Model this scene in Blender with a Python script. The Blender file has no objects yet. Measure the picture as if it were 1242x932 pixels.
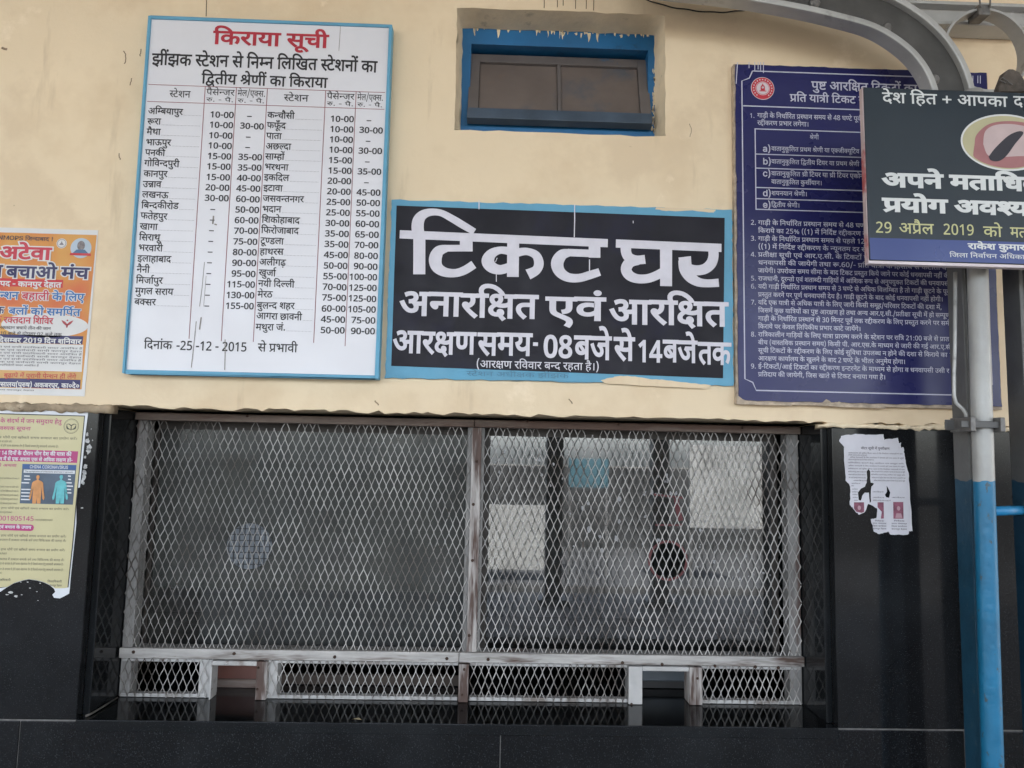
import bpy, bmesh, math, random
from mathutils import Vector, Matrix, geometry
random.seed(11)
SC = bpy.context.scene
COL = SC.collection

# ------------------------------------------------------------------ camera
CAM_Z = 1.586
FOCAL, PITCH, ROLL, YAW = 884.38, 0.0971, 0.0209, 0.0273
FWD = Vector((math.sin(YAW) * math.cos(PITCH), math.cos(YAW) * math.cos(PITCH), math.sin(PITCH)))
RIGHT0 = Vector((math.cos(YAW), -math.sin(YAW), 0))
UP0 = RIGHT0.cross(FWD)
RIGHT = RIGHT0 * math.cos(ROLL) + UP0 * math.sin(ROLL)
UP = UP0 * math.cos(ROLL) - RIGHT0 * math.sin(ROLL)
cam = bpy.data.objects.new('camera', bpy.data.cameras.new('camera'))
COL.objects.link(cam)
m3 = Matrix((RIGHT, UP, -FWD)).transposed()
cam.matrix_world = Matrix.Translation((0, 0, CAM_Z)) @ m3.to_4x4()
cam.data.sensor_width = 36.0
cam.data.lens = FOCAL / 1242 * 36
cam.data.clip_start = 0.02
cam.data.clip_end = 2000
SC.camera = cam

# ------------------------------------------------------------------ sky, sun, exposure
SUN_EL, SUN_AZ = math.radians(52), math.radians(22)     # azimuth clockwise from +Y
w = bpy.data.worlds.new('World')
SC.world = w
w.use_nodes = True
nt = w.node_tree
sky = nt.nodes.new('ShaderNodeTexSky')
sky.sky_type = 'NISHITA'
sky.sun_disc = False
sky.sun_elevation = SUN_EL
sky.sun_rotation = SUN_AZ
sky.air_density = 0.9
sky.dust_density = 2.6
sky.ozone_density = 0.0
haze_white = nt.nodes.new('ShaderNodeHueSaturation')        # hazy, whitish sky
haze_white.inputs['Saturation'].default_value = 0.45
nt.links.new(sky.outputs[0], haze_white.inputs['Color'])
nt.links.new(haze_white.outputs[0], nt.nodes['Background'].inputs[0])
nt.nodes['Background'].inputs[1].default_value = 0.15
sun = bpy.data.objects.new('sun', bpy.data.lights.new('sun', 'SUN'))
COL.objects.link(sun)
sun.data.energy = 4.5
sun.data.angle = math.radians(0.5)
sun.data.color = (1.0, 0.95, 0.88)
sd = Vector((math.sin(SUN_AZ) * math.cos(SUN_EL), math.cos(SUN_AZ) * math.cos(SUN_EL), math.sin(SUN_EL)))
sun.rotation_euler = sd.to_track_quat('Z', 'Y').to_euler()
SC.view_settings.view_transform = 'Standard'
SC.view_settings.look = 'None'
SC.view_settings.gamma = 1.0
SC.view_settings.use_curve_mapping = False
SC.view_settings.exposure = 3.17


def at(px, py, Y):
    """the point of the vertical plane at depth Y seen at photo pixel (px, py)"""
    d = FWD + RIGHT * ((px - 621) / FOCAL) - UP * ((py - 466) / FOCAL)
    p = d * (Y / d.y)
    return Vector((p.x, Y, p.z + CAM_Z))


# ------------------------------------------------------------------ lettering outlines (plain numbers)
GLYPHS = {
3:(260,[]),
5:(0,[[-188,847,-184,866,-174,882,-158,892,-139,896,-120,892,-104,882,-93,866,-89,847,-93,828,-104,812,-120,801,-139,797,-158,801,-174,812,-184,828],[69,863,50,803,25,756,-8,722,-46,698,-89,685,-138,680,-184,685,-226,700,-264,724,-298,760,-327,806,-352,863,-283,887,-265,844,-245,809,-223,782,-184,756,-135,747,-84,756,-49,784,-24,829,-5,889]]),
6:(0,[[-185,772,-181,794,-168,813,-151,826,-130,830,-109,826,-91,813,-79,794,-75,772,-79,750,-91,731,-109,718,-130,714,-151,718,-168,731,-181,750]]),
9:(764,[[470,218,459,157,424,114,374,88,312,80,257,87,206,108,159,144,115,196,71,267,29,356,100,382,129,316,160,260,193,214,228,180,265,160,305,153,340,157,367,170,385,193,391,227,386,262,370,293,347,321,318,347,290,343,260,341,255,411,313,418,352,435,373,461,380,494,374,525,356,546,331,558,302,562,267,560,235,552,204,540,171,525,146,594,175,608,210,620,252,629,298,632,346,628,386,615,418,593,449,549,459,495,452,447,429,407,392,375,402,365,412,355,450,351,486,350,516,351,543,353,568,357,594,363,594,551,521,551,521,622,779,622,779,551,675,551,675,0,594,0,594,290,570,285,547,282,523,280,498,279,479,280,455,282,466,251]]),
10:(1023,[[470,218,459,157,424,114,374,88,312,80,257,87,206,108,159,144,115,196,71,267,29,356,100,382,129,316,160,260,193,214,228,180,265,160,305,153,340,157,367,170,385,193,391,227,386,262,370,293,347,321,318,347,290,343,260,341,255,411,313,418,352,435,373,461,380,494,374,525,356,546,331,558,302,562,267,560,235,552,204,540,171,525,146,594,175,608,210,620,252,629,298,632,346,628,386,615,418,593,449,549,459,495,452,447,429,407,392,375,402,365,412,355,450,351,486,350,516,351,543,353,568,357,594,363,594,551,521,551,521,622,1038,622,1038,551,934,551,934,0,853,0,853,551,675,551,675,0,594,0,594,290,570,285,547,282,523,280,498,279,479,280,455,282,466,251]]),
11:(491,[[271,222,242,220,213,215,186,207,161,197,118,228,82,263,58,304,50,352,52,378,60,400,72,418,87,433,112,448,141,458,176,463,221,465,314,465,314,551,0,551,0,622,505,622,505,551,395,551,395,394,211,394,184,393,167,391,155,387,145,381,134,366,130,347,134,325,144,306,158,291,174,277,222,290,275,294,322,290,363,277,398,256,425,228,442,194,447,154,437,96,406,52,374,30,335,14,289,4,319,-8,350,-19,382,-30,415,-40,382,-110,345,-92,308,-74,273,-56,239,-37,207,-18,176,1,123,7,82,18,57,37,48,65,51,85,62,102,78,112,101,116,121,113,142,106,166,91,194,70,207,68,219,68,281,73,328,88,356,115,366,153,360,182,342,204,312,218]]),
12:(491,[[271,222,242,220,213,215,186,207,161,197,118,228,82,263,58,304,50,352,52,378,60,400,72,418,87,433,112,448,141,458,176,463,221,465,314,465,314,551,0,551,0,622,505,622,505,551,395,551,395,394,211,394,184,393,167,391,155,387,145,381,134,366,130,347,134,325,144,306,158,291,174,277,222,290,275,294,322,290,363,277,398,256,425,228,442,194,447,154,437,96,406,52,374,30,335,14,289,4,319,-8,350,-19,382,-30,415,-40,382,-110,345,-92,308,-74,273,-56,239,-37,207,-18,176,1,123,7,82,18,57,37,48,65,51,85,62,102,78,112,101,116,121,113,142,106,166,91,194,70,207,68,219,68,281,73,328,88,356,115,366,153,360,182,342,204,312,218],[293,615,274,651,258,688,247,726,243,762,254,821,288,862,337,888,398,896,429,894,457,890,482,882,504,872,482,806,464,814,446,821,426,826,405,827,370,821,344,804,328,779,323,747,326,714,336,682,353,650,375,615]]),
13:(548,[[0,622,563,622,563,551,453,551,477,510,485,464,476,409,450,364,406,328,440,293,470,254,492,207,499,152,493,106,476,68,450,38,415,17,374,4,328,0,272,8,220,30,186,55,153,88,120,130,89,181,59,242,29,313,100,338,119,288,140,242,162,200,184,164,209,133,234,108,276,82,320,74,357,79,388,92,407,119,414,160,408,199,392,236,365,269,329,301,298,296,264,294,259,364,323,372,368,390,395,420,404,463,400,491,389,516,372,536,351,551,0,551]]),
14:(765,[[0,622,780,622,780,551,453,551,477,510,485,464,476,409,450,364,406,328,417,319,427,309,437,299,446,288,477,307,508,322,540,330,573,333,632,323,680,294,711,247,721,185,717,139,706,93,686,47,656,0,584,41,607,72,625,106,637,142,641,181,636,219,620,244,596,259,565,264,525,255,484,227,490,210,495,192,498,172,499,152,493,106,476,68,450,38,415,17,374,4,328,0,272,8,220,30,186,55,153,88,120,130,89,181,59,242,29,313,100,338,119,288,140,242,162,200,184,164,209,133,234,108,276,82,320,74,357,79,388,92,407,119,414,160,408,199,392,236,365,269,329,301,298,296,264,294,259,364,323,372,368,390,395,420,404,463,400,491,389,516,372,536,351,551,0,551]]),
19:(553,[[568,551,474,551,474,380,472,334,466,299,456,271,441,246,411,219,372,201,323,192,307,266,327,270,344,276,359,282,370,292,380,305,388,322,392,345,393,380,393,551,160,551,160,353,161,311,163,278,168,252,176,230,188,212,206,196,230,179,260,160,370,98,408,74,438,52,460,30,479,-7,486,-53,482,-92,470,-128,454,-160,439,-184,367,-142,380,-121,392,-100,400,-77,403,-55,401,-37,395,-22,383,-6,363,10,333,31,290,56,203,106,167,129,136,154,112,180,95,212,83,256,79,316,79,551,0,551,0,622,568,622]]),
23:(1023,[[470,218,459,157,424,114,374,88,312,80,257,87,206,108,159,144,115,196,71,267,29,356,100,382,129,316,160,260,193,214,228,180,265,160,305,153,340,157,367,170,385,193,391,227,386,262,370,293,347,321,318,347,290,343,260,341,255,411,313,418,352,435,373,461,380,494,374,525,356,546,331,558,302,562,267,560,235,552,204,540,171,525,146,594,175,608,210,620,252,629,298,632,346,628,386,615,418,593,449,549,459,495,452,447,429,407,392,375,402,365,412,355,450,351,486,350,516,351,543,353,568,357,594,363,594,551,521,551,521,622,1038,622,1038,551,934,551,934,0,853,0,853,551,675,551,675,0,594,0,594,290,570,285,547,282,523,280,498,279,479,280,455,282,466,251],[854,615,840,664,826,705,812,740,791,778,767,804,740,818,708,823,687,822,669,818,653,814,638,809,614,882,656,892,705,896,755,890,798,870,824,850,848,820,870,784,890,737,910,681,929,615]]),
24:(1023,[[470,218,459,157,424,114,374,88,312,80,257,87,206,108,159,144,115,196,71,267,29,356,100,382,129,316,160,260,193,214,228,180,265,160,305,153,340,157,367,170,385,193,391,227,386,262,370,293,347,321,318,347,290,343,260,341,255,411,313,418,352,435,373,461,380,494,374,525,356,546,331,558,302,562,267,560,235,552,204,540,171,525,146,594,175,608,210,620,252,629,298,632,346,628,386,615,418,593,449,549,459,495,452,447,429,407,392,375,402,365,412,355,450,351,486,350,516,351,543,353,568,357,594,363,594,551,521,551,521,622,1038,622,1038,551,934,551,934,0,853,0,853,551,675,551,675,0,594,0,594,290,570,285,547,282,523,280,498,279,479,280,455,282,466,251],[844,615,818,650,794,674,772,689,750,698,728,702,703,703,683,702,662,697,641,690,621,682,595,751,618,760,643,767,669,772,697,773,740,768,777,752,809,726,836,692,820,740,801,774,781,799,760,815,736,824,707,827,685,826,667,823,652,818,637,813,614,882,656,892,705,896,755,890,798,870,824,850,848,820,870,784,890,737,910,681,929,615]]),
25:(762,[[777,551,452,551,452,349,486,377,525,393,569,399,628,389,675,358,698,326,711,286,716,239,712,192,701,141,689,107,672,73,651,39,579,80,602,114,620,154,632,196,636,237,631,278,616,307,593,324,562,330,526,322,489,298,452,258,452,0,371,0,371,174,344,154,312,136,272,122,226,118,180,123,138,137,100,161,71,194,52,238,46,290,52,340,70,382,101,417,141,443,189,459,244,464,268,463,296,460,321,457,339,454,333,381,315,385,292,388,269,390,249,391,198,384,159,365,135,334,127,292,135,246,158,214,190,194,228,188,270,193,306,209,340,232,371,260,371,551,0,551,0,622,777,622]]),
26:(818,[[729,551,729,0,648,0,648,45,611,28,572,16,530,9,488,7,417,13,348,31,282,60,216,104,150,164,85,239,62,271,49,296,42,318,40,338,44,358,55,376,75,389,104,393,127,390,148,382,165,368,181,350,199,372,210,398,215,428,217,458,216,483,214,508,209,530,201,551,0,551,0,622,833,622,833,551],[534,232,568,236,598,246,625,262,648,280,648,551,281,551,294,509,298,458,294,407,282,364,263,328,237,298,204,273,166,253,214,201,263,158,314,124,368,99,426,84,490,79,532,82,572,89,610,102,648,122,648,198,623,185,593,174,559,166,521,164,476,169,436,184,403,207,378,238,361,276,356,319,361,364,377,402,404,432,439,455,482,468,531,473,550,472,575,470,599,467,616,463,610,394,594,398,576,401,558,403,540,404,497,398,464,382,444,354,437,316,444,279,464,252,496,237]]),
27:(563,[[208,551,208,234,205,211,196,193,180,182,160,178,134,183,106,199,81,222,60,250,46,280,41,308,44,329,54,345,73,356,102,359,127,359,127,551,0,551,0,622,578,622,578,551,474,551,474,0,393,0,393,551]]),
28:(591,[[605,551,502,551,502,0,421,0,421,166,388,148,352,132,310,122,259,118,211,123,169,136,134,158,107,188,91,224,86,266,88,294,96,320,109,344,128,366,92,389,65,420,48,457,42,497,44,526,52,551,0,551,0,622,605,622],[167,269,174,233,195,208,227,193,267,188,316,193,358,210,393,233,421,260,421,551,145,551,128,525,123,494,128,461,144,437,169,421,200,412,230,417,263,419,288,418,308,417,302,347,287,348,273,348,229,343,196,328,174,303]]),
30:(634,[[649,551,545,551,545,0,465,0,465,165,436,148,403,133,364,122,317,118,269,123,227,137,190,161,163,193,146,231,141,275,144,303,154,330,168,353,185,371,38,369,38,441,331,441,349,441,367,440,389,440,382,370,350,370,298,364,256,346,230,315,221,274,228,236,250,210,281,193,317,188,363,193,402,210,436,233,465,260,465,551,0,551,0,622,649,622]]),
31:(701,[[296,70,346,74,392,84,436,102,475,125,509,154,536,187,557,225,570,266,574,310,568,353,551,388,524,411,487,419,458,414,438,401,428,381,424,358,431,328,450,300,485,278,535,261,502,198,453,215,414,237,384,262,356,307,347,356,354,400,374,438,408,466,455,481,455,551,0,551,0,622,715,622,715,551,535,551,535,477,582,457,620,422,645,372,653,308,647,251,628,195,609,160,585,127,556,96,523,69,486,45,444,26,398,12,349,3,296,0,237,5,188,18,150,42,123,72,106,107,101,147,103,168,108,190,118,212,132,231,95,254,66,284,49,319,43,359,54,412,88,451,140,475,206,483,225,482,249,480,272,477,288,473,282,404,267,408,250,412,232,414,212,415,163,408,134,386,124,350,130,324,146,305,171,291,202,281,232,288,266,290,289,289,308,287,302,217,288,218,276,218,224,210,192,187,182,148,190,113,213,89,249,75]]),
32:(742,[[653,551,653,0,572,0,572,370,435,370,400,371,378,373,410,340,436,303,452,262,458,218,453,176,438,141,414,114,384,95,348,84,310,80,258,88,209,110,177,135,147,169,117,212,88,264,59,327,31,401,102,426,133,344,165,276,198,222,232,184,268,161,306,153,335,157,358,170,374,193,379,227,371,270,348,310,314,346,273,377,302,441,572,441,572,551,0,551,0,622,757,622,757,551]]),
33:(756,[[271,222,242,220,213,215,186,207,161,197,118,228,82,263,58,304,50,352,52,378,60,400,72,418,87,433,111,448,138,458,173,463,218,465,314,465,314,551,0,551,0,622,771,622,771,551,667,551,667,0,586,0,586,209,561,203,537,200,512,198,484,197,462,198,438,202,445,179,447,154,437,96,406,52,374,30,335,14,289,4,319,-8,350,-19,382,-30,415,-40,382,-110,345,-92,308,-74,273,-56,239,-37,207,-18,176,1,123,7,82,18,57,37,48,65,51,85,62,102,78,112,101,116,121,113,142,106,166,91,194,70,207,68,219,68,281,73,328,88,356,115,366,153,360,182,342,204,312,218],[480,268,534,272,586,283,586,551,395,551,395,394,211,394,184,393,167,391,155,387,145,381,134,366,130,347,134,325,144,306,158,291,174,277,222,290,275,294,315,291,352,281,381,276,410,272,443,269]]),
35:(504,[[519,551,371,551,371,349,316,349,272,347,236,341,206,331,181,318,150,290,132,255,126,215,132,171,148,136,173,108,206,89,243,78,283,74,333,77,375,86,414,101,455,121,482,47,437,29,388,14,338,3,286,0,221,6,162,26,129,46,100,71,77,101,54,155,46,220,54,280,80,330,105,357,135,379,170,397,227,414,288,420,290,551,0,551,0,622,519,622]]),
36:(585,[[600,551,371,551,371,414,420,391,462,362,495,328,519,288,534,245,539,198,531,135,506,84,482,58,452,37,418,20,360,5,297,0,227,6,166,25,115,56,77,99,54,152,46,216,54,278,80,328,105,356,135,379,170,397,227,414,287,420,290,551,0,551,0,622,600,622],[293,72,358,80,411,102,446,142,458,200,451,246,429,286,393,321,343,349,308,349,241,342,187,321,162,301,142,276,130,246,126,210,131,167,147,133,174,106,208,87,248,76]]),
37:(577,[[358,222,329,220,300,215,272,207,248,197,205,228,169,263,145,304,137,352,140,378,147,400,159,418,174,433,199,448,228,458,264,463,308,465,401,465,401,551,0,551,0,622,592,622,592,551,482,551,482,394,298,394,272,393,254,391,242,387,232,381,221,366,217,347,220,325,231,306,246,291,261,277,309,290,362,294,409,290,450,277,485,256,512,228,529,194,534,154,529,112,512,75,485,44,447,19,397,5,337,0,274,5,215,20,162,44,112,76,66,114,25,158,86,207,124,166,163,132,202,106,244,88,289,78,337,74,401,83,440,109,453,152,447,183,428,204,399,218]]),
39:(723,[[634,551,634,0,553,0,553,551,420,551,420,321,418,282,412,250,401,222,385,198,361,176,331,160,294,149,251,146,194,153,149,172,114,205,99,231,88,263,81,303,79,352,79,551,0,551,0,622,737,622,737,551],[249,217,293,225,321,249,330,267,336,288,338,315,339,353,339,551,160,551,160,353,161,318,164,291,170,270,178,251,190,237,206,226,225,219]]),
40:(570,[[481,551,481,0,400,0,400,328,291,328,238,326,200,322,172,313,150,299,132,274,126,237,135,189,163,142,191,111,227,77,271,40,217,-12,187,15,159,41,132,68,96,109,68,151,51,195,45,242,48,275,58,305,74,330,93,351,125,373,163,388,211,396,272,399,400,399,400,551,0,551,0,622,584,622,584,551]]),
41:(642,[[553,551,553,0,472,0,472,180,440,162,403,146,359,136,308,132,254,137,206,154,164,180,128,218,101,265,83,322,140,337,185,356,216,378,245,418,255,467,249,511,232,542,205,562,171,568,148,565,130,556,118,541,114,521,134,480,195,461,187,391,129,405,84,430,56,468,46,519,55,568,82,604,123,625,172,632,212,628,250,614,285,592,312,561,330,520,336,469,332,423,318,383,296,349,266,320,228,295,182,274,206,243,234,220,268,207,314,203,362,208,403,223,439,246,472,275,472,551,390,551,390,622,656,622,656,551]]),
42:(520,[[413,-58,392,-24,373,11,356,44,342,73,330,71,316,70,302,68,287,68,245,71,202,78,162,92,124,112,92,140,68,176,51,219,46,272,50,313,62,348,79,377,102,401,139,426,183,443,234,453,290,456,295,551,0,551,0,622,534,622,534,551,376,551,376,385,327,385,275,383,234,378,201,369,173,355,153,338,138,317,129,292,126,262,136,214,166,174,197,155,237,144,287,140,299,140,312,141,308,160,306,176,311,206,327,226,349,236,373,240,411,234,438,216,455,190,461,162,457,134,446,112,430,97,410,86,423,62,438,36,457,9,480,-24]]),
43:(615,[[630,551,526,551,526,0,445,0,445,150,413,132,378,116,336,106,283,103,235,108,193,121,158,144,132,173,116,209,111,251,113,278,120,303,132,327,148,348,105,370,72,402,49,442,42,493,52,548,83,592,130,622,187,632,236,625,276,604,302,572,311,531,301,486,271,443,210,482,219,492,226,504,229,515,230,526,228,541,220,554,206,565,184,568,158,562,136,546,121,521,116,489,120,460,132,438,149,421,172,409,197,402,223,397,254,403,288,405,300,405,312,404,333,402,326,332,312,333,298,333,253,328,220,312,198,288,191,254,198,218,220,193,252,178,292,173,341,178,382,194,416,218,445,245,445,551,383,551,383,622,630,622]]),
44:(555,[[0,622,569,622,569,551,466,551,466,0,385,0,385,298,204,298,204,244,200,220,190,202,174,192,153,188,128,193,102,209,77,232,56,260,42,290,37,318,40,339,50,355,69,366,98,369,385,369,385,551,0,551]]),
46:(568,[[479,551,479,0,398,0,398,191,368,174,335,159,298,149,254,146,216,149,182,160,152,175,128,194,106,223,91,258,82,301,79,358,79,551,0,551,0,622,583,622,583,551],[398,551,160,551,160,369,161,332,163,304,167,282,172,266,180,252,190,240,220,223,263,217,302,222,338,236,370,256,398,280]]),
47:(771,[[460,551,460,349,486,370,514,386,544,396,578,399,637,389,684,358,707,326,720,286,725,239,721,192,710,141,698,107,681,73,660,39,588,80,611,114,629,154,641,196,645,237,640,278,625,307,601,324,570,330,534,322,498,298,460,257,460,0,379,0,379,193,353,175,323,160,288,150,248,146,210,150,176,160,147,177,125,197,104,228,90,262,82,302,79,354,79,551,0,551,0,622,786,622,786,551],[160,551,160,360,162,313,166,281,174,259,188,240,213,223,248,217,287,221,321,234,352,254,379,278,379,551]]),
48:(571,[[585,551,482,551,482,0,401,0,401,165,371,148,336,132,293,122,241,118,188,123,140,139,101,164,71,198,52,238,46,286,53,339,73,383,106,418,151,444,204,459,265,464,280,464,299,462,319,461,338,459,356,457,369,454,363,385,342,389,318,392,293,394,268,395,248,394,230,392,365,224,384,239,401,256,401,551,0,551,0,622,585,622],[127,287,135,242,160,210,198,190,242,184,260,185,276,187,293,190,308,195,168,370,137,335]]),
49:(703,[[174,632,209,629,240,622,267,607,291,586,307,563,320,533,329,492,332,437,332,321,533,321,533,551,402,551,402,622,717,622,717,551,614,551,614,0,533,0,533,250,332,250,332,213,328,185,318,166,302,155,283,151,264,154,243,164,223,178,204,196,188,216,175,237,167,258,164,278,167,295,178,308,196,318,224,321,253,321,253,426,252,468,248,498,242,520,232,538,206,560,169,568,145,565,128,555,118,540,114,521,120,496,138,478,169,466,218,460,210,389,163,396,124,408,90,426,57,464,46,520,56,571,84,606,126,625]]),
50:(598,[[509,551,509,0,428,0,428,250,207,250,207,213,203,185,192,166,177,155,159,151,140,154,119,164,99,178,80,196,64,216,50,237,42,258,39,278,42,295,52,308,71,318,100,321,126,321,126,551,0,551,0,622,612,622,612,551],[428,551,207,551,207,321,428,321]]),
51:(580,[[595,622,595,551,491,551,491,0,410,0,410,179,379,162,343,146,301,136,253,132,197,139,148,159,108,192,75,237,52,291,38,353,92,369,130,390,152,418,160,457,157,484,148,509,136,532,123,551,0,551,0,622],[129,301,152,258,180,228,215,209,259,203,306,208,346,224,380,247,410,274,410,551,211,551,233,498,240,445,228,381,191,333]]),
52:(409,[[395,42,341,-12,302,21,265,54,230,87,197,120,166,151,138,181,102,222,75,256,57,284,46,305,42,323,40,340,44,358,55,376,75,389,104,393,127,390,148,382,165,368,181,349,215,372,238,399,252,431,256,468,255,491,251,514,246,534,239,551,0,551,0,622,424,622,424,551,320,551,332,510,336,458,330,407,314,365,288,330,254,300,213,276,167,254,199,219,233,183,272,146,312,110,353,75]]),
54:(678,[[0,551,0,622,693,622,693,551,589,551,589,0,508,0,508,355,494,356,470,353,445,344,420,327,397,300,375,262,356,208,279,232,293,275,311,313,287,329,263,342,238,350,209,353,174,347,148,330,131,304,126,271,131,234,148,198,174,163,210,126,239,100,272,71,309,40,255,-12,217,21,182,53,149,84,119,114,94,145,73,176,52,224,45,275,51,323,70,362,97,390,131,410,168,422,204,426,246,422,284,412,320,394,354,370,396,401,444,420,499,426,508,551]]),
57:(556,[[571,551,467,551,467,0,387,0,387,165,358,148,324,132,282,122,233,118,182,123,137,139,99,164,70,198,52,238,46,286,52,339,72,383,104,418,146,444,196,459,255,464,270,464,288,462,307,461,326,459,342,457,354,454,349,381,329,385,306,388,282,390,259,391,204,384,162,364,136,331,127,287,135,243,158,212,193,194,235,188,283,194,324,210,359,234,387,260,387,551,0,551,0,622,571,622]]),
58:(680,[[122,189,90,193,64,206,46,227,40,255,44,280,58,299,78,310,104,314,122,312,142,306,164,295,191,276,236,299,273,335,297,384,305,443,298,493,276,532,242,558,199,566,172,563,153,552,142,537,138,516,140,500,148,484,162,467,186,454,221,444,270,440,253,370,196,378,149,394,112,418,78,463,66,517,75,563,102,600,145,624,204,632,250,627,292,610,329,584,358,546,378,499,384,440,380,395,369,353,350,312,324,276,292,246,254,221,284,194,313,165,341,134,368,103,392,73,414,43,350,-1,317,44,286,84,258,118,230,147,204,172,179,194,151,190],[591,551,591,0,510,0,510,551,421,551,421,622,695,622,695,551]]),
59:(578,[[593,622,593,551,489,551,489,0,408,0,408,191,376,175,341,160,301,150,254,146,216,149,182,160,152,175,128,194,106,223,91,258,82,301,79,358,79,551,0,551,0,622],[408,551,205,551,408,287],[189,240,219,223,262,217,288,219,313,225,337,234,360,245,159,507,159,369,160,332,162,304,166,282,172,266,179,252]]),
60:(676,[[587,551,587,0,506,0,506,266,477,258,448,254,416,252,380,251,337,253,292,258,248,267,212,277,191,264,167,253,196,218,228,182,264,146,301,110,340,75,380,42,326,-12,289,21,254,54,220,87,189,120,160,151,133,181,99,222,73,256,55,284,46,305,41,323,40,340,44,358,55,376,75,389,104,393,127,390,148,382,165,368,181,350,199,372,210,398,215,428,217,458,216,486,212,512,207,534,201,551,0,551,0,622,691,622,691,551],[369,322,406,323,440,326,472,331,506,339,506,551,281,551,288,532,293,511,297,486,298,458,296,419,288,385,277,356,262,333,315,325]]),
61:(531,[[321,69,354,82,380,98,397,120,403,148,396,182,374,208,336,224,280,229,219,222,174,200,147,167,138,124,141,94,150,64,167,33,196,0,224,-26,259,-56,302,-89,248,-142,192,-96,145,-51,108,-9,80,34,64,80,58,130,62,166,74,198,92,225,115,248,97,268,82,292,72,320,69,352,72,378,79,400,91,418,106,433,131,448,158,458,191,463,229,465,361,465,361,551,0,551,0,622,546,622,546,551,442,551,442,394,230,394,204,393,186,391,174,387,164,381,153,366,149,347,152,328,159,312,170,297,183,284,232,296,284,300,347,295,396,279,434,255,460,224,476,190,481,153,472,100,447,57,421,34,388,16,348,2]]),
66:(259,[[170,551,170,0,89,0,89,551,0,551,0,622,273,622,273,551]]),
67:(259,[[89,551,0,551,0,622,80,622,69,645,60,669,55,695,53,724,59,773,79,814,111,849,154,875,206,891,266,896,356,888,440,862,516,820,585,763,648,695,704,615,620,615,515,731,402,801,283,824,221,817,174,794,144,760,134,714,136,686,144,662,154,640,165,622,273,622,273,551,170,551,170,0,89,0]]),
68:(259,[[-185,615,-200,649,-211,682,-218,714,-220,748,-210,807,-178,854,-146,878,-107,891,-61,896,-6,889,39,868,64,845,87,815,108,778,127,734,145,682,163,622,273,622,273,551,170,551,170,0,89,0,89,551,0,551,0,622,87,622,68,685,49,736,28,776,-8,813,-57,825,-92,819,-118,800,-134,771,-139,733,-136,701,-129,672,-118,644,-105,615]]),
69:(0,[[-248,-12,-193,5,-136,11,-90,7,-51,-6,-20,-28,12,-72,22,-129,10,-184,-24,-229,-60,-251,-104,-264,-157,-268,-219,-263,-275,-248,-324,-222,-370,-188,-414,-147,-455,-100,-394,-57,-368,-87,-344,-113,-320,-136,-284,-163,-246,-182,-204,-192,-157,-196,-98,-188,-63,-163,-51,-122,-57,-93,-76,-73,-102,-61,-131,-57,-157,-58,-180,-62,-201,-69,-222,-79]]),
70:(0,[[-63,-245,-89,-254,-116,-262,-145,-266,-173,-268,-219,-264,-259,-250,-290,-228,-322,-183,-333,-126,-322,-73,-287,-29,-253,-7,-211,7,-162,11,-114,8,-70,-1,-31,-17,5,-38,38,-62,68,-90,96,-122,121,-154,145,-189,83,-228,47,-177,10,-135,-27,-101,-66,-77,-109,-62,-156,-57,-201,-62,-233,-76,-252,-99,-259,-128,-253,-160,-234,-181,-208,-192,-178,-196,-152,-195,-130,-190,-109,-184,-88,-175]]),
75:(0,[[-169,615,-183,664,-197,705,-210,740,-232,778,-256,804,-283,818,-315,823,-336,822,-354,818,-370,814,-385,809,-409,882,-367,892,-318,896,-268,890,-224,870,-199,850,-175,820,-154,784,-133,737,-113,681,-94,615]]),
76:(0,[[-179,615,-205,650,-228,674,-251,689,-272,698,-295,702,-320,703,-340,702,-361,697,-382,690,-402,682,-428,751,-404,760,-380,767,-354,772,-326,773,-284,768,-246,752,-214,726,-187,692,-203,740,-222,774,-242,799,-263,815,-287,824,-316,827,-338,826,-356,823,-372,818,-386,813,-409,882,-367,892,-318,896,-268,890,-224,870,-199,850,-175,820,-154,784,-133,737,-113,681,-94,615]]),
79:(259,[[170,551,170,0,89,0,89,551,0,551,0,622,273,622,273,551],[90,615,76,664,62,705,48,740,27,778,3,804,-24,818,-56,823,-77,822,-95,818,-111,814,-126,809,-150,882,-108,892,-59,896,-9,890,34,870,60,850,84,820,106,784,126,737,146,681,165,615]]),
80:(259,[[170,551,170,0,89,0,89,551,0,551,0,622,273,622,273,551],[80,615,54,650,30,674,8,689,-14,698,-36,702,-61,703,-81,702,-102,697,-123,690,-143,682,-169,751,-146,760,-121,767,-95,772,-67,773,-24,768,13,752,45,726,72,692,56,740,37,774,17,799,-4,815,-28,824,-57,827,-79,826,-97,823,-112,818,-127,813,-150,882,-108,892,-59,896,-9,890,34,870,60,850,84,820,106,784,126,737,146,681,165,615]]),
96:(577,[[358,222,329,220,300,215,272,207,248,197,205,228,169,263,145,304,137,352,140,378,147,400,159,418,174,433,199,448,228,458,264,463,308,465,401,465,401,551,0,551,0,622,592,622,592,551,482,551,482,394,298,394,272,393,254,391,242,387,232,381,221,366,217,347,220,325,231,306,246,291,261,277,309,290,362,294,409,290,450,277,485,256,512,228,529,194,534,154,529,112,512,75,485,44,447,19,397,5,337,0,274,5,215,20,162,44,112,76,66,114,25,158,86,207,124,166,163,132,202,106,244,88,289,78,337,74,401,83,440,109,453,152,447,183,428,204,399,218],[257,-134,261,-112,274,-93,291,-80,312,-76,333,-80,351,-93,363,-112,367,-134,363,-157,351,-176,333,-188,312,-192,291,-188,274,-176,261,-157]]),
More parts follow.
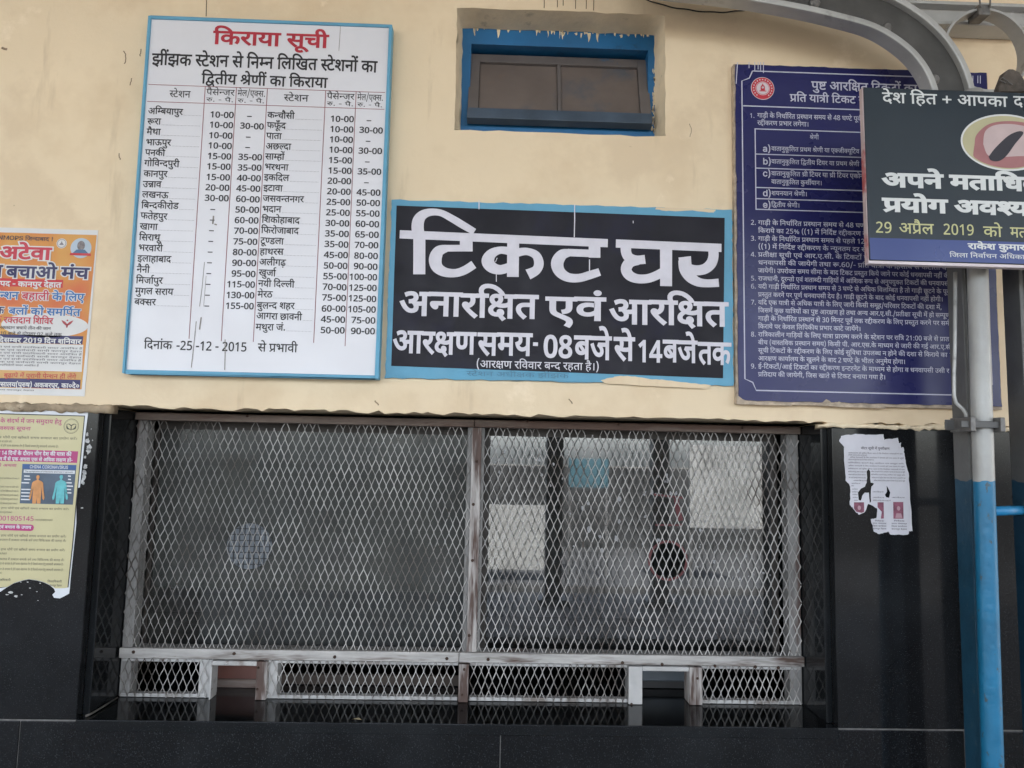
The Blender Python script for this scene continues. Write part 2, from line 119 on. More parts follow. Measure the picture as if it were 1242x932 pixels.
97:(563,[[307,0,257,3,212,12,170,28,134,48,104,75,79,106,61,143,50,185,46,231,50,275,62,314,82,348,109,378,140,402,177,420,217,434,260,443,305,446,305,551,0,551,0,622,577,622,577,551,385,551,385,375,346,375,289,373,248,366,215,356,188,341,162,319,142,292,130,259,126,221,134,168,158,126,196,95,248,75,237,116,233,157,237,190,250,221,270,248,298,270,335,283,380,288,425,283,460,270,488,248,508,221,519,190,523,157,517,113,497,75,466,44,422,19,370,5],[306,140,310,104,323,70,373,76,413,94,439,121,448,157,444,184,430,204,410,217,385,221,353,216,328,200,312,174],[221,-134,225,-112,238,-93,255,-80,276,-76,297,-80,315,-93,327,-112,331,-134,327,-157,315,-176,297,-188,276,-192,255,-188,238,-176,225,-157]]),
104:(379,[[194,622,275,622,275,0,194,0]]),
106:(551,[[275,121,220,127,172,146,131,177,100,218,81,266,75,321,81,376,100,424,131,464,171,494,219,514,274,520,330,514,378,494,419,464,450,424,470,375,476,319,470,264,450,216,420,176,380,146,331,127],[273,192,321,201,360,229,386,271,394,322,386,374,362,414,325,440,277,449,230,440,191,412,166,370,157,318,165,267,189,227,226,201]]),
179:(712,[[623,551,623,0,542,0,542,325,510,312,476,302,436,295,390,293,342,296,298,303,259,314,225,326,184,298,153,270,134,242,128,208,130,188,138,168,152,149,174,134,205,123,247,120,269,121,264,139,263,157,268,184,283,202,304,213,328,216,364,210,391,190,408,164,413,136,410,111,400,92,385,78,365,66,383,44,402,22,423,1,448,-24,390,-65,364,-34,338,-4,316,26,298,53,286,51,272,50,258,50,245,50,190,55,141,70,101,95,71,126,52,164,46,205,55,255,80,296,119,331,164,361,125,392,97,426,80,464,74,507,84,556,114,596,145,616,184,628,231,632,289,625,338,603,371,566,382,515,376,471,359,434,332,402,295,373,315,369,336,366,357,364,379,364,423,367,464,374,504,389,542,411,542,551,453,551,453,622,727,622,727,551],[153,502,158,471,174,442,198,418,228,399,270,433,295,468,303,506,299,528,286,548,263,562,229,566,198,562,174,549,158,529]]),
181:(0,[[-190,615,-209,651,-226,688,-236,726,-240,762,-229,821,-196,862,-146,888,-85,896,-54,894,-26,890,-1,882,21,872,-1,806,-18,814,-37,821,-57,826,-78,827,-113,821,-139,804,-155,779,-160,747,-157,714,-146,682,-130,650,-108,615]]),
183:(603,[[618,551,452,551,452,334,475,348,501,358,531,366,567,368,631,368,631,297,580,297,539,294,508,287,481,274,452,253,452,0,371,0,371,174,344,154,312,136,272,122,226,118,180,123,138,137,100,161,71,194,52,238,46,290,52,340,70,382,101,417,141,443,189,459,244,464,268,463,296,460,321,457,339,454,333,381,315,385,292,388,269,390,249,391,198,384,159,365,135,334,127,292,135,246,158,214,190,194,228,188,270,193,306,209,340,232,371,260,371,551,0,551,0,622,618,622]]),
184:(648,[[700,74,657,50,610,28,555,12,488,7,417,13,348,31,282,60,216,104,150,164,85,239,62,271,48,296,42,318,40,338,44,358,55,376,75,389,104,393,127,390,148,382,165,368,181,350,199,372,210,398,215,428,217,458,213,507,201,551,0,551,0,622,663,622,663,551,282,551,288,532,294,510,297,486,298,458,294,407,282,364,263,328,237,298,204,273,166,253,214,201,263,158,314,124,368,99,426,84,490,79,539,82,585,93,630,112,676,140],[673,215,642,195,606,178,565,168,521,164,476,169,436,184,403,207,378,238,361,276,356,319,361,364,377,402,404,432,439,455,482,468,531,473,550,472,575,470,599,467,616,463,610,394,594,398,576,401,558,403,540,404,497,398,464,382,444,354,437,316,444,279,464,252,496,237,534,232,568,236,598,246,625,262,648,280]]),
197:(467,[[251,146,194,153,149,172,114,205,99,231,88,263,81,303,79,352,79,551,0,551,0,622,481,622,481,551,420,551,420,321,418,282,412,250,401,222,385,198,361,176,331,160,294,149],[249,217,293,225,321,249,330,267,336,288,338,315,339,353,339,551,160,551,160,353,161,318,164,291,170,270,178,251,190,237,206,226,225,219]]),
198:(349,[[0,622,363,622,363,551,0,551],[45,242,48,275,58,305,74,330,93,351,125,373,163,388,211,396,272,399,380,399,380,328,291,328,238,326,200,322,172,313,150,299,132,274,126,237,135,189,163,142,191,111,227,77,271,40,217,-12,187,15,159,41,132,68,96,109,68,151,51,195]]),
201:(362,[[482,178,443,149,400,125,348,108,283,103,235,108,193,121,158,144,132,173,116,209,111,251,113,278,120,303,132,327,148,348,105,370,72,402,49,442,42,493,52,548,83,592,130,622,187,632,236,625,276,604,302,572,311,531,301,486,271,443,210,482,219,492,226,504,229,515,230,526,228,541,220,554,206,565,184,568,158,562,136,546,121,521,116,489,120,460,132,438,149,421,172,409,197,402,223,397,254,403,288,405,300,405,312,404,333,402,326,332,312,333,298,333,253,328,220,312,198,288,191,254,198,218,220,193,252,178,292,173,341,178,382,195,416,218,445,245]]),
202:(358,[[0,622,373,622,373,551,0,551],[204,298,204,244,200,220,190,202,174,192,153,188,128,193,102,209,77,232,56,260,42,290,37,318,40,339,50,355,69,366,98,369,385,369,385,298]]),
205:(401,[[0,622,416,622,416,551,0,551],[439,193,399,164,354,140,302,124,241,118,188,123,140,139,101,164,71,198,52,238,46,286,53,339,73,383,106,418,151,444,204,459,265,464,280,464,299,462,319,461,338,459,356,457,369,454,363,385,342,389,318,392,293,394,268,395,248,394,230,392,365,225,375,232,384,240,393,248,401,256],[127,287,135,242,160,210,198,190,242,184,260,185,276,187,293,190,308,195,168,370,137,335]]),
207:(350,[[207,321,428,321,428,250,207,250,207,213,203,185,192,166,177,155,159,151,140,154,119,164,99,178,80,196,64,216,50,237,42,258,39,278,42,295,52,308,71,318,100,321,126,321,126,551,0,551,0,622,364,622,364,551,207,551]]),
210:(500,[[0,622,515,622,515,551,0,551],[537,349,516,354,494,356,470,353,445,344,420,327,397,300,375,262,356,208,279,232,293,275,311,313,288,329,264,342,238,350,209,353,174,347,148,330,131,304,126,271,131,234,148,198,174,163,210,126,239,100,272,71,309,40,255,-12,217,21,182,53,149,84,119,114,94,145,73,176,52,224,45,275,51,323,70,362,97,390,130,410,167,422,204,426,246,422,284,412,320,394,354,370,396,401,445,420,500,426,514,426,530,424,544,421,556,417]]),
213:(407,[[122,189,90,193,64,206,46,227,40,255,44,280,58,299,78,310,104,314,122,312,142,306,164,295,191,276,236,299,273,335,297,384,305,443,298,493,276,532,242,558,199,566,172,563,153,552,142,537,138,516,140,500,148,484,162,467,186,454,221,444,270,440,253,370,196,378,149,394,112,418,78,463,66,517,75,563,102,600,145,624,204,632,250,627,292,610,329,584,358,546,378,499,384,440,380,395,369,353,350,312,324,276,292,246,254,221,284,194,313,165,341,134,368,103,392,73,414,43,350,-1,317,44,286,84,258,118,230,147,204,172,179,194,151,190]]),
215:(389,[[369,322,398,323,425,324,451,328,478,332,486,260,461,256,435,253,408,252,380,251,337,253,292,258,248,267,212,277,191,264,167,253,196,218,228,182,264,146,301,110,340,75,380,42,326,-12,289,21,254,54,220,87,189,120,160,151,133,181,99,222,73,256,55,284,46,305,41,323,40,340,44,358,55,376,75,389,104,393,127,390,148,382,165,368,181,350,199,372,210,398,215,428,217,458,216,486,212,512,207,534,201,551,0,551,0,622,403,622,403,551,281,551,288,532,293,511,297,486,298,458,296,419,288,385,277,356,262,333,315,325]]),
254:(762,[[46,53,174,127,124,146,83,180,55,227,46,290,52,340,70,382,101,417,141,443,189,459,244,464,268,463,296,460,321,457,339,454,333,381,315,385,292,388,269,390,249,391,198,384,159,365,135,334,127,292,135,246,158,214,190,194,228,188,270,193,306,209,340,232,371,260,371,551,0,551,0,622,777,622,777,551,452,551,452,350,478,370,506,386,536,396,569,399,628,389,675,358,698,326,711,286,716,239,712,192,701,141,689,107,672,73,651,39,579,80,602,114,620,154,632,196,636,237,631,278,616,307,593,324,562,330,535,325,508,312,480,289,452,258,452,0,371,0,371,173,362,167,353,160,342,153,331,146,93,-12]]),
269:(552,[[127,65,80,132,326,281,287,327,254,358,220,374,181,380,153,378,124,372,93,361,55,343,27,417,62,432,98,444,137,453,179,456,217,453,251,444,283,427,314,402,346,369,382,326,382,551,0,551,0,622,566,622,566,551,463,551,463,0,382,0,382,234]]),
270:(642,[[105,41,277,138,230,148,189,166,152,192,122,227,99,270,83,322,140,337,185,356,216,378,245,418,255,467,249,511,232,542,205,562,171,568,148,565,130,556,118,541,114,521,134,480,195,461,187,391,129,405,84,430,56,468,46,519,55,568,82,604,123,625,172,632,212,628,250,614,285,592,312,561,330,520,336,469,332,423,318,383,296,349,266,320,228,295,182,274,206,243,234,220,268,207,314,203,362,208,403,223,439,246,472,275,472,551,390,551,390,622,656,622,656,551,553,551,553,0,472,0,472,180,152,-24]]),
271:(520,[[42,4,213,81,170,93,131,112,97,139,70,174,52,218,46,272,50,313,62,348,79,377,102,401,139,426,183,443,234,453,290,456,295,551,0,551,0,622,534,622,534,551,376,551,376,385,327,385,275,383,234,378,201,369,173,355,153,338,138,317,129,292,126,262,136,214,166,174,197,155,237,144,287,140,299,140,312,141,308,160,306,176,311,206,327,226,349,236,373,240,411,234,438,216,455,190,461,162,457,134,446,112,430,97,410,86,423,62,438,36,457,9,480,-24,413,-58,392,-24,373,11,356,44,342,73,82,-66]]),
274:(568,[[45,53,214,153,166,168,128,194,106,223,91,258,82,301,79,358,79,551,0,551,0,622,583,622,583,551,479,551,479,0,398,0,398,193,92,-13],[398,551,160,551,160,369,161,332,163,304,167,282,172,266,180,252,190,240,220,223,262,217,300,222,337,236,370,256,398,280]]),
284:(707,[[243,40,195,107,447,258,392,270,342,284,297,298,257,314,213,286,168,258,123,229,76,202,28,270,68,290,108,312,146,333,183,354,138,392,110,428,94,465,89,503,100,552,132,594,163,615,202,628,247,632,307,623,356,596,388,553,399,500,393,459,376,422,351,390,319,361,367,345,423,330,482,318,537,310,537,551,461,551,461,622,722,622,722,551,618,551,618,0,537,0,537,234],[168,497,172,472,185,446,209,419,248,393,277,416,300,442,313,470,318,500,313,530,298,550,274,562,244,566,216,562,192,549,174,528]]),
403:(531,[[284,300,348,295,398,280,436,257,462,228,476,195,481,160,473,112,450,73,412,42,360,18,333,85,362,97,384,112,399,132,404,157,397,187,376,210,338,224,282,229,216,222,172,202,146,172,138,135,141,111,148,86,165,60,192,32,218,12,251,-9,292,-31,309,-30,325,-29,371,-33,410,-46,442,-68,473,-112,483,-169,471,-224,436,-269,401,-291,357,-304,304,-308,242,-303,186,-288,136,-262,91,-228,47,-187,6,-140,67,-97,93,-127,117,-153,141,-176,177,-203,216,-222,257,-232,304,-236,363,-228,398,-203,410,-162,404,-133,386,-113,359,-101,330,-97,304,-98,282,-102,260,-109,239,-119,223,-79,169,-43,127,-8,96,26,68,79,58,137,62,170,73,200,90,227,113,249,96,269,82,292,72,320,69,352,72,378,79,400,91,418,106,433,131,448,158,458,191,463,229,465,361,465,361,551,0,551,0,622,546,622,546,551,442,551,442,394,230,394,204,393,186,391,174,387,164,381,153,366,149,347,151,329,158,312,169,298,182,285,231,296]]),
417:(563,[[519,296,515,251,502,206,483,165,457,126,385,167,404,193,422,224,434,259,438,294,434,326,421,350,400,366,369,371,336,366,304,351,278,320,246,295,208,273,167,254,199,219,233,183,272,146,312,110,353,75,395,42,341,-12,302,21,265,54,230,87,197,120,166,151,138,181,102,222,75,256,57,284,46,305,42,323,40,340,44,358,55,376,75,389,104,393,127,390,148,382,165,368,181,349,215,372,238,399,252,431,256,468,255,491,251,514,246,534,239,551,0,551,0,622,577,622,577,551,320,551,332,510,336,458,336,443,334,429,362,437,392,440,441,431,482,404,510,358]]),
418:(787,[[498,159,443,169,398,198,368,243,358,300,342,312,324,318,305,323,284,326,260,304,232,286,201,269,167,254,199,219,233,183,272,146,312,110,353,75,395,42,341,-12,302,21,265,54,230,87,197,120,166,151,138,181,102,222,75,256,57,284,46,305,42,323,40,340,44,358,55,376,75,389,104,393,127,390,148,382,165,368,181,349,215,372,238,399,252,431,256,468,255,491,251,514,246,534,239,551,0,551,0,622,801,622,801,551,320,551,332,510,336,458,333,422,325,390,352,383,378,373,400,398,428,419,465,432,510,437,567,430,618,410,647,389,675,364,700,336,723,303,744,269,764,232,701,198,671,250,641,293,611,326,564,358,512,369,475,364,449,348,434,324,429,298,434,266,450,246,473,234,500,230,515,231,530,232,545,236,561,242,585,175,561,167,538,162,517,160]]),
420:(520,[[472,-245,446,-254,418,-262,390,-266,362,-268,316,-264,276,-250,244,-228,213,-183,202,-126,214,-73,248,-29,282,-7,324,7,373,11,367,28,358,44,350,59,342,73,330,71,316,70,302,68,287,68,245,71,202,78,162,92,124,112,92,140,68,176,51,219,46,272,50,313,62,348,79,377,102,401,139,426,183,443,234,453,290,456,295,551,0,551,0,622,534,622,534,551,376,551,376,385,327,385,275,383,234,378,201,369,173,355,153,338,138,317,129,292,126,262,136,214,166,174,197,155,237,144,287,140,299,140,312,141,308,160,306,176,311,206,327,226,349,236,373,240,411,234,438,216,455,190,461,162,457,134,446,112,430,97,410,86,421,66,433,45,447,23,464,-2,510,-20,552,-44,588,-76,622,-111,652,-149,680,-189,618,-228,582,-177,545,-135,508,-101,469,-77,426,-62,379,-57,334,-62,302,-76,282,-99,276,-128,282,-160,301,-181,328,-192,357,-196,382,-195,405,-190,426,-184,447,-175]]),
440:(259,[[-185,615,-200,649,-211,682,-218,714,-220,748,-210,807,-178,854,-146,878,-107,891,-61,896,-6,889,39,868,64,845,87,815,108,778,127,734,145,682,163,622,273,622,273,551,170,551,170,0,89,0,89,551,0,551,0,622,87,622,68,685,49,736,28,776,-8,813,-57,825,-92,819,-118,800,-134,771,-139,733,-136,701,-129,672,-118,644,-105,615],[152,816,156,838,168,857,186,870,207,874,228,870,246,857,258,838,262,816,258,794,246,775,228,762,207,758,186,762,168,775,156,794]]),
441:(259,[[89,551,0,551,0,622,87,622,68,685,49,736,28,776,-8,813,-57,825,-92,819,-118,800,-134,771,-139,733,-136,701,-129,672,-118,644,-105,615,-185,615,-200,649,-211,682,-218,714,-220,748,-210,807,-178,854,-146,878,-107,891,-61,896,-20,892,14,880,44,861,71,833,92,860,121,880,157,892,198,896,229,894,257,890,282,882,304,872,282,806,264,814,246,821,226,826,205,827,170,821,144,804,128,779,123,747,134,719,144,689,153,657,163,622,273,622,273,551,170,551,170,0,89,0]]),
449:(0,[[-169,615,-183,664,-197,705,-210,740,-232,778,-256,804,-283,818,-315,823,-336,822,-354,818,-370,814,-385,809,-409,882,-367,892,-318,896,-268,890,-224,870,-199,850,-175,820,-154,784,-133,737,-113,681,-94,615],[-113,821,-109,843,-96,862,-79,875,-58,879,-37,875,-18,862,-6,843,-2,821,-6,799,-18,780,-37,767,-58,763,-79,767,-96,780,-109,799]]),
452:(0,[[-179,615,-205,650,-228,674,-251,689,-272,698,-295,702,-320,703,-340,702,-361,697,-382,690,-402,682,-428,751,-404,760,-380,767,-354,772,-326,773,-284,768,-246,752,-214,726,-187,692,-203,740,-222,774,-242,799,-263,815,-287,824,-316,827,-338,826,-356,823,-372,818,-386,813,-409,882,-367,892,-318,896,-268,890,-224,870,-199,850,-175,820,-154,784,-133,737,-113,681,-94,615],[-113,816,-109,838,-96,857,-79,870,-58,874,-37,870,-18,857,-6,838,-2,816,-6,794,-18,775,-37,762,-58,758,-79,762,-96,775,-109,794]]),
461:(259,[[170,551,170,0,89,0,89,551,0,551,0,622,273,622,273,551],[90,615,76,664,62,705,48,740,27,778,3,804,-24,818,-56,823,-77,822,-95,818,-111,814,-126,809,-150,882,-108,892,-59,896,-9,890,34,870,60,850,84,820,106,784,126,737,146,681,165,615],[146,821,150,843,162,862,180,875,201,879,222,875,240,862,253,843,257,821,253,799,240,780,222,767,201,763,180,767,162,780,150,799]]),
501:(1106,[[0,622,1121,622,1121,551,941,551,941,477,988,457,1026,422,1051,372,1059,308,1053,251,1034,195,1015,160,991,127,962,96,929,69,892,45,850,26,804,12,755,3,702,0,643,5,594,18,556,42,529,72,512,107,507,147,509,168,514,190,524,212,538,231,501,254,472,284,455,319,449,359,460,412,494,451,546,475,612,483,631,482,655,480,678,477,694,473,688,404,673,408,656,412,638,414,618,415,569,408,540,386,530,350,536,324,552,305,577,291,608,281,638,288,672,290,695,289,714,287,708,217,694,218,682,218,630,210,598,187,588,148,596,113,619,89,655,75,702,70,752,74,798,84,842,102,881,125,915,154,942,187,963,225,976,266,980,310,974,353,957,388,930,411,893,419,864,414,844,401,834,381,830,358,837,328,856,300,891,278,941,261,908,198,859,215,820,237,790,262,762,307,753,356,760,400,780,438,814,466,861,481,861,551,0,551],[505,198,467,169,424,142,375,124,317,118,269,123,227,137,190,161,163,193,146,231,141,275,144,303,154,330,168,353,185,371,38,369,38,441,331,441,349,441,367,440,389,440,382,370,350,370,298,364,256,346,230,315,221,274,228,236,250,210,281,193,317,188,361,193,398,208,430,229,457,253]]),
529:(620,[[227,-125,174,-120,129,-104,92,-80,64,-48,46,-10,40,33,48,87,73,132,112,165,163,187,150,227,146,272,150,313,162,348,179,377,202,401,239,426,284,443,334,453,390,456,395,551,0,551,0,622,634,622,634,551,476,551,476,385,427,385,375,383,334,378,301,369,273,355,238,316,227,262,237,214,266,174,298,155,339,144,390,140,411,141,407,160,406,176,411,206,427,226,449,236,473,240,511,234,538,216,555,190,561,162,557,133,544,112,525,95,501,83,585,-138,516,-166,459,-6,430,-37,397,-64,362,-90,323,-109,278,-121],[119,34,127,-8,152,-36,188,-51,229,-56,271,-51,309,-37,343,-16,374,11,403,41,428,72,409,70,394,70,346,73,296,83,250,100,210,127,174,114,145,94,126,67]]),
533:(540,[[434,-169,414,-136,394,-101,377,-68,363,-39,350,-41,336,-42,321,-43,306,-43,248,-38,194,-25,147,-2,110,30,86,73,78,126,86,181,111,228,84,252,62,280,47,314,42,352,44,378,52,400,64,418,79,433,104,448,131,458,163,463,202,465,315,465,315,551,0,551,0,622,554,622,554,551,396,551,396,394,203,394,176,393,159,391,147,387,137,381,126,366,122,347,125,326,135,307,150,290,168,275,222,294,285,301,303,301,323,300,342,298,355,296,350,223,321,227,289,228,233,221,192,200,166,169,158,130,164,92,181,65,207,47,240,36,275,30,310,28,320,28,332,29,328,48,326,64,331,94,347,114,369,124,393,128,431,122,458,104,475,78,481,50,478,22,467,0,451,-15,430,-25,444,-50,459,-76,477,-103,500,-136]]),
545:(615,[[153,235,128,240,102,256,77,278,56,306,42,336,37,364,40,385,50,401,69,412,98,415,445,415,445,551,0,551,0,622,630,622,630,551,526,551,526,0,445,0,445,258,311,146,341,112,355,90,360,69,355,48,340,32,317,22,284,18,264,19,246,22,229,27,211,33,196,42,180,54,167,70,163,91,165,105,172,119,184,134,203,151,287,220,342,264,395,304,445,339,204,344,204,290,200,266,190,248,174,238]]),
546:(995,[[205,298,205,244,201,220,190,202,174,192,153,188,128,193,102,209,77,232,56,260,42,290,37,318,40,339,50,355,69,366,98,369,385,369,385,307,400,312,419,314,437,312,456,306,479,295,506,276,552,299,588,335,612,384,620,443,613,493,590,532,557,558,514,566,487,563,468,552,457,537,453,516,455,500,462,484,477,467,500,454,536,444,585,440,568,370,511,378,464,394,428,418,393,463,381,517,390,563,416,600,460,624,519,632,564,627,607,610,644,584,674,546,693,499,699,440,695,395,684,353,664,312,639,276,607,246,569,221,599,194,628,165,656,134,683,103,707,73,729,43,665,-1,632,44,601,84,572,118,545,147,519,172,494,194,466,190,437,189,405,193,378,206,361,227,355,255,359,280,372,298],[0,622,331,622,331,551,0,551],[906,551,906,0,825,0,825,551,736,551,736,622,1010,622,1010,551]]),
548:(946,[[961,551,857,551,857,0,776,0,776,150,744,132,708,116,667,106,614,103,566,108,524,121,490,144,463,173,447,209,442,251,444,278,451,303,462,327,479,348,436,370,402,402,380,442,373,493,383,548,414,592,460,622,518,632,567,625,606,604,633,572,642,531,632,486,602,443,541,482,550,492,556,504,560,515,561,526,558,541,551,554,537,565,515,568,489,562,467,546,452,521,447,489,451,460,462,438,480,421,502,409,528,402,554,397,585,403,619,405,631,405,644,404,664,402,657,332,642,333,629,333,584,328,550,312,529,288,522,254,529,218,550,193,583,178,623,173,672,178,713,194,747,218,776,245,776,551,714,551,714,622,961,622],[0,622,346,622,346,551,0,551],[442,196,400,165,354,140,302,124,241,118,188,123,140,139,101,164,71,198,52,238,46,286,53,339,73,383,106,418,151,444,204,459,265,464,286,464,311,462,334,460,353,457,347,388,328,391,308,393,288,394,268,395,248,394,230,392,365,224,385,240,404,259],[127,287,135,242,160,210,198,190,242,184,276,187,309,195,168,370,137,335]]),
549:(915,[[826,551,826,0,745,0,745,191,715,174,682,159,645,149,601,146,563,149,528,160,499,175,475,194,454,220,440,250,207,250,207,213,203,185,192,166,177,155,159,151,140,154,119,164,99,178,80,196,64,216,50,237,42,258,39,278,42,295,52,308,71,318,100,321,126,321,126,551,0,551,0,622,930,622,930,551],[207,321,427,321,426,339,426,358,426,551,207,551],[745,551,507,551,507,369,508,332,510,304,514,282,520,266,527,252,537,240,567,223,610,217,649,222,685,236,718,256,745,280]]),
553:(966,[[437,632,472,629,503,622,530,607,554,586,570,563,584,533,592,492,595,437,595,321,796,321,796,551,665,551,665,622,980,622,980,551,877,551,877,0,796,0,796,250,595,250,595,213,591,185,580,166,565,155,546,151,524,155,502,166,480,183,460,204,444,227,433,250,207,250,207,213,203,185,192,166,177,155,159,151,140,154,119,164,99,178,80,196,64,216,50,237,42,258,39,278,42,295,52,308,71,318,100,321,126,321,126,551,0,551,0,622,377,622,406,630],[207,321,516,321,516,426,515,468,511,498,504,520,495,538,469,560,432,568,408,565,391,555,380,540,377,521,383,496,400,478,432,466,481,460,473,389,426,396,387,408,354,426,320,464,309,520,310,536,312,551,207,551]]),
562:(584,[[316,0,253,4,197,18,150,40,113,74,90,118,82,175,89,218,109,255,143,286,119,311,100,341,88,377,84,420,84,551,0,551,0,622,599,622,599,551,495,551,495,334,430,272,376,272,322,271,278,267,242,260,212,248,174,217,162,171,167,137,183,112,207,94,238,83,274,77,313,75,363,78,408,88,451,104,491,123,518,47,474,29,423,14,369,4],[414,356,414,551,219,551],[164,438,167,396,176,364,191,339,214,319,275,332,346,337,164,521]]),
568:(1022,[[380,42,326,-12,289,21,254,54,220,87,189,120,160,151,133,181,99,222,73,256,55,284,46,305,41,323,40,340,44,358,55,376,75,389,104,393,127,390,148,382,165,368,181,350,199,372,210,398,215,428,217,458,216,486,212,512,207,534,201,551,0,551,0,622,494,622,522,630,552,632,592,628,630,614,665,592,692,561,710,520,716,469,712,423,698,383,676,349,646,320,608,295,562,274,586,243,614,220,648,207,694,203,742,208,783,223,819,246,852,275,852,551,770,551,770,622,1036,622,1036,551,933,551,933,0,852,0,852,180,820,162,783,146,739,136,688,132,644,136,603,146,566,164,533,189,506,221,484,259,434,253,380,251,337,253,292,258,248,267,212,277,191,264,167,253,196,218,228,182,264,146,301,110,340,75],[369,322,408,323,444,325,480,330,519,337,573,361,608,390,628,425,635,467,629,511,612,542,585,562,551,568,528,565,510,556,498,541,494,521,514,480,575,461,567,391,509,405,464,430,436,468,426,519,427,536,430,551,281,551,288,532,293,511,297,486,298,458,296,419,288,385,277,356,262,333,315,325]]),
570:(988,[[899,551,899,0,818,0,818,191,788,174,755,159,718,149,674,146,636,149,602,160,572,175,548,194,535,210,524,226,515,245,508,266,479,258,450,254,417,252,380,251,337,253,292,258,248,267,212,277,191,264,167,253,196,218,228,182,264,146,301,110,340,75,380,42,326,-12,289,21,254,54,220,87,189,120,160,151,133,181,99,222,73,256,55,284,46,305,41,323,40,340,44,358,55,376,75,389,104,393,127,390,148,382,165,368,181,350,199,372,210,398,215,428,217,458,216,486,212,512,207,534,201,551,0,551,0,622,1003,622,1003,551],[369,322,404,323,436,326,467,330,499,338,499,358,499,551,281,551,288,532,293,511,297,486,298,458,296,419,288,385,277,356,262,333,315,325],[818,551,580,551,580,369,581,332,583,304,587,282,592,266,600,252,610,240,640,223,683,217,722,222,758,236,790,256,818,280]]),
653:(259,[[89,551,0,551,0,622,86,622,60,686,34,737,6,776,-23,803,-58,820,-97,825,-138,818,-168,799,-186,768,-192,729,-190,697,-182,668,-171,641,-159,615,-239,615,-258,658,-269,700,-273,743,-268,786,-253,822,-228,854,-194,877,-153,891,-104,896,-43,889,10,867,55,830,94,778,131,708,164,622,273,622,273,551,170,551,170,0,89,0]]),
655:(259,[[89,551,0,551,0,622,81,622,-11,734,-111,802,-219,824,-276,817,-320,796,-348,762,-357,717,-354,686,-346,660,-334,636,-322,615,-406,615,-419,641,-429,668,-436,697,-438,728,-432,775,-414,816,-383,850,-342,876,-292,891,-234,896,-150,888,-74,864,-6,824,57,769,114,702,165,622,273,622,273,551,170,551,170,0,89,0]]),
790:(383,[[181,201,156,714,263,714,238,201],[147,54,152,86,165,106,185,117,209,121,232,117,252,106,266,86,271,54,266,23,252,2,232,-10,209,-14,185,-10,165,2,152,23]]),
793:(828,[[202,271,158,276,122,292,94,319,73,355,61,399,57,452,61,505,72,549,92,585,119,611,156,627,202,632,246,627,283,611,312,585,332,549,345,505,349,452,345,399,333,355,314,319,286,292,249,276],[569,622,646,622,261,0,183,0],[201,334,243,347,268,386,276,452,268,517,243,556,201,569,168,562,146,540,133,504,129,452,133,401,146,364,168,342],[624,-10,580,-5,544,12,516,38,495,75,483,119,479,171,483,224,494,269,514,304,541,331,578,347,624,352,669,347,705,331,734,304,754,269,766,224,770,171,766,119,755,75,736,38,708,12,671,-5],[624,55,666,68,691,107,699,171,691,237,666,276,624,289,591,282,569,260,556,223,552,171,556,120,569,84,591,62]]),
795:(354,[[213,-165,167,-93,131,-15,103,68,84,156,72,246,68,337,72,429,83,518,102,604,130,685,167,761,213,832,294,832,252,759,217,681,190,599,169,513,157,426,153,336,157,248,169,160,189,74,217,-11,252,-90,295,-165]]),
796:(354,[[60,-165,102,-92,136,-14,164,69,184,155,196,242,200,330,196,419,184,507,164,594,137,678,102,757,59,832,141,832,187,760,223,682,251,598,270,510,282,420,286,329,282,238,270,149,251,63,223,-19,187,-95,141,-165]]),
798:(551,[[239,286,50,286,50,359,239,359,239,548,312,548,312,359,501,359,501,286,312,286,312,97,239,97]]),
799:(268,[[46,-129,56,-89,65,-47,74,-3,86,60,95,116,192,116,199,105,189,69,177,30,162,-11,146,-52,130,-91,113,-129]]),
800:(340,[[49,338,291,338,291,256,49,256]]),
801:(268,[[72,54,76,86,90,106,110,117,133,121,157,117,178,106,191,86,196,54,191,23,178,2,157,-10,133,-14,110,-10,90,2,76,23]]),
802:(429,[[305,833,387,833,125,-166,42,-166]]),
803:(551,[[275,-10,205,1,148,33,104,88,73,161,54,251,48,358,51,432,58,498,70,556,89,606,113,648,143,682,180,706,224,720,275,725,346,714,403,682,448,628,479,556,498,465,504,358,502,285,494,219,482,160,463,110,439,68,408,34,371,10,327,-5],[275,66,320,74,356,98,382,138,400,194,410,268,414,358,410,447,400,520,382,576,356,617,320,641,275,649,230,641,195,617,169,576,152,520,141,447,138,358,141,269,152,196,169,139,195,98,230,74]]),
804:(551,[[261,0,261,446,261,490,262,538,264,585,265,622,250,607,238,594,224,582,206,567,134,508,87,568,274,714,347,714,347,0]]),
805:(551,[[47,76,218,262,249,296,277,328,302,357,332,399,355,440,369,483,374,530,366,580,342,618,305,641,259,649,215,644,176,630,139,608,104,582,54,640,96,672,144,700,199,718,260,724,318,718,368,701,409,673,440,635,458,588,464,533,458,480,442,429,426,396,405,364,382,332,355,299,325,266,293,231,156,85,492,81,492,0,47,0]]),
806:(551,[[229,-10,177,-8,128,-2,83,10,40,29,40,112,84,92,132,78,180,68,227,65,282,69,325,82,358,102,390,147,400,206,388,263,350,302,313,319,267,329,214,332,149,332,149,406,214,406,263,410,304,423,336,444,368,487,378,541,370,586,344,620,306,642,256,649,207,645,164,632,125,614,88,590,43,651,84,679,134,702,192,719,256,724,320,718,373,702,415,674,445,638,463,595,469,547,464,502,450,464,426,432,395,406,358,388,315,376,368,362,411,344,446,318,471,286,486,247,491,203,484,144,463,93,427,50,377,16,311,-3]]),
807:(551,[[341,160,11,160,11,238,335,718,427,718,427,241,531,241,531,160,427,160,427,0,341,0],[341,241,341,415,341,453,342,492,344,532,346,568,347,601,347,626,334,605,323,581,310,557,299,538,98,241]]),
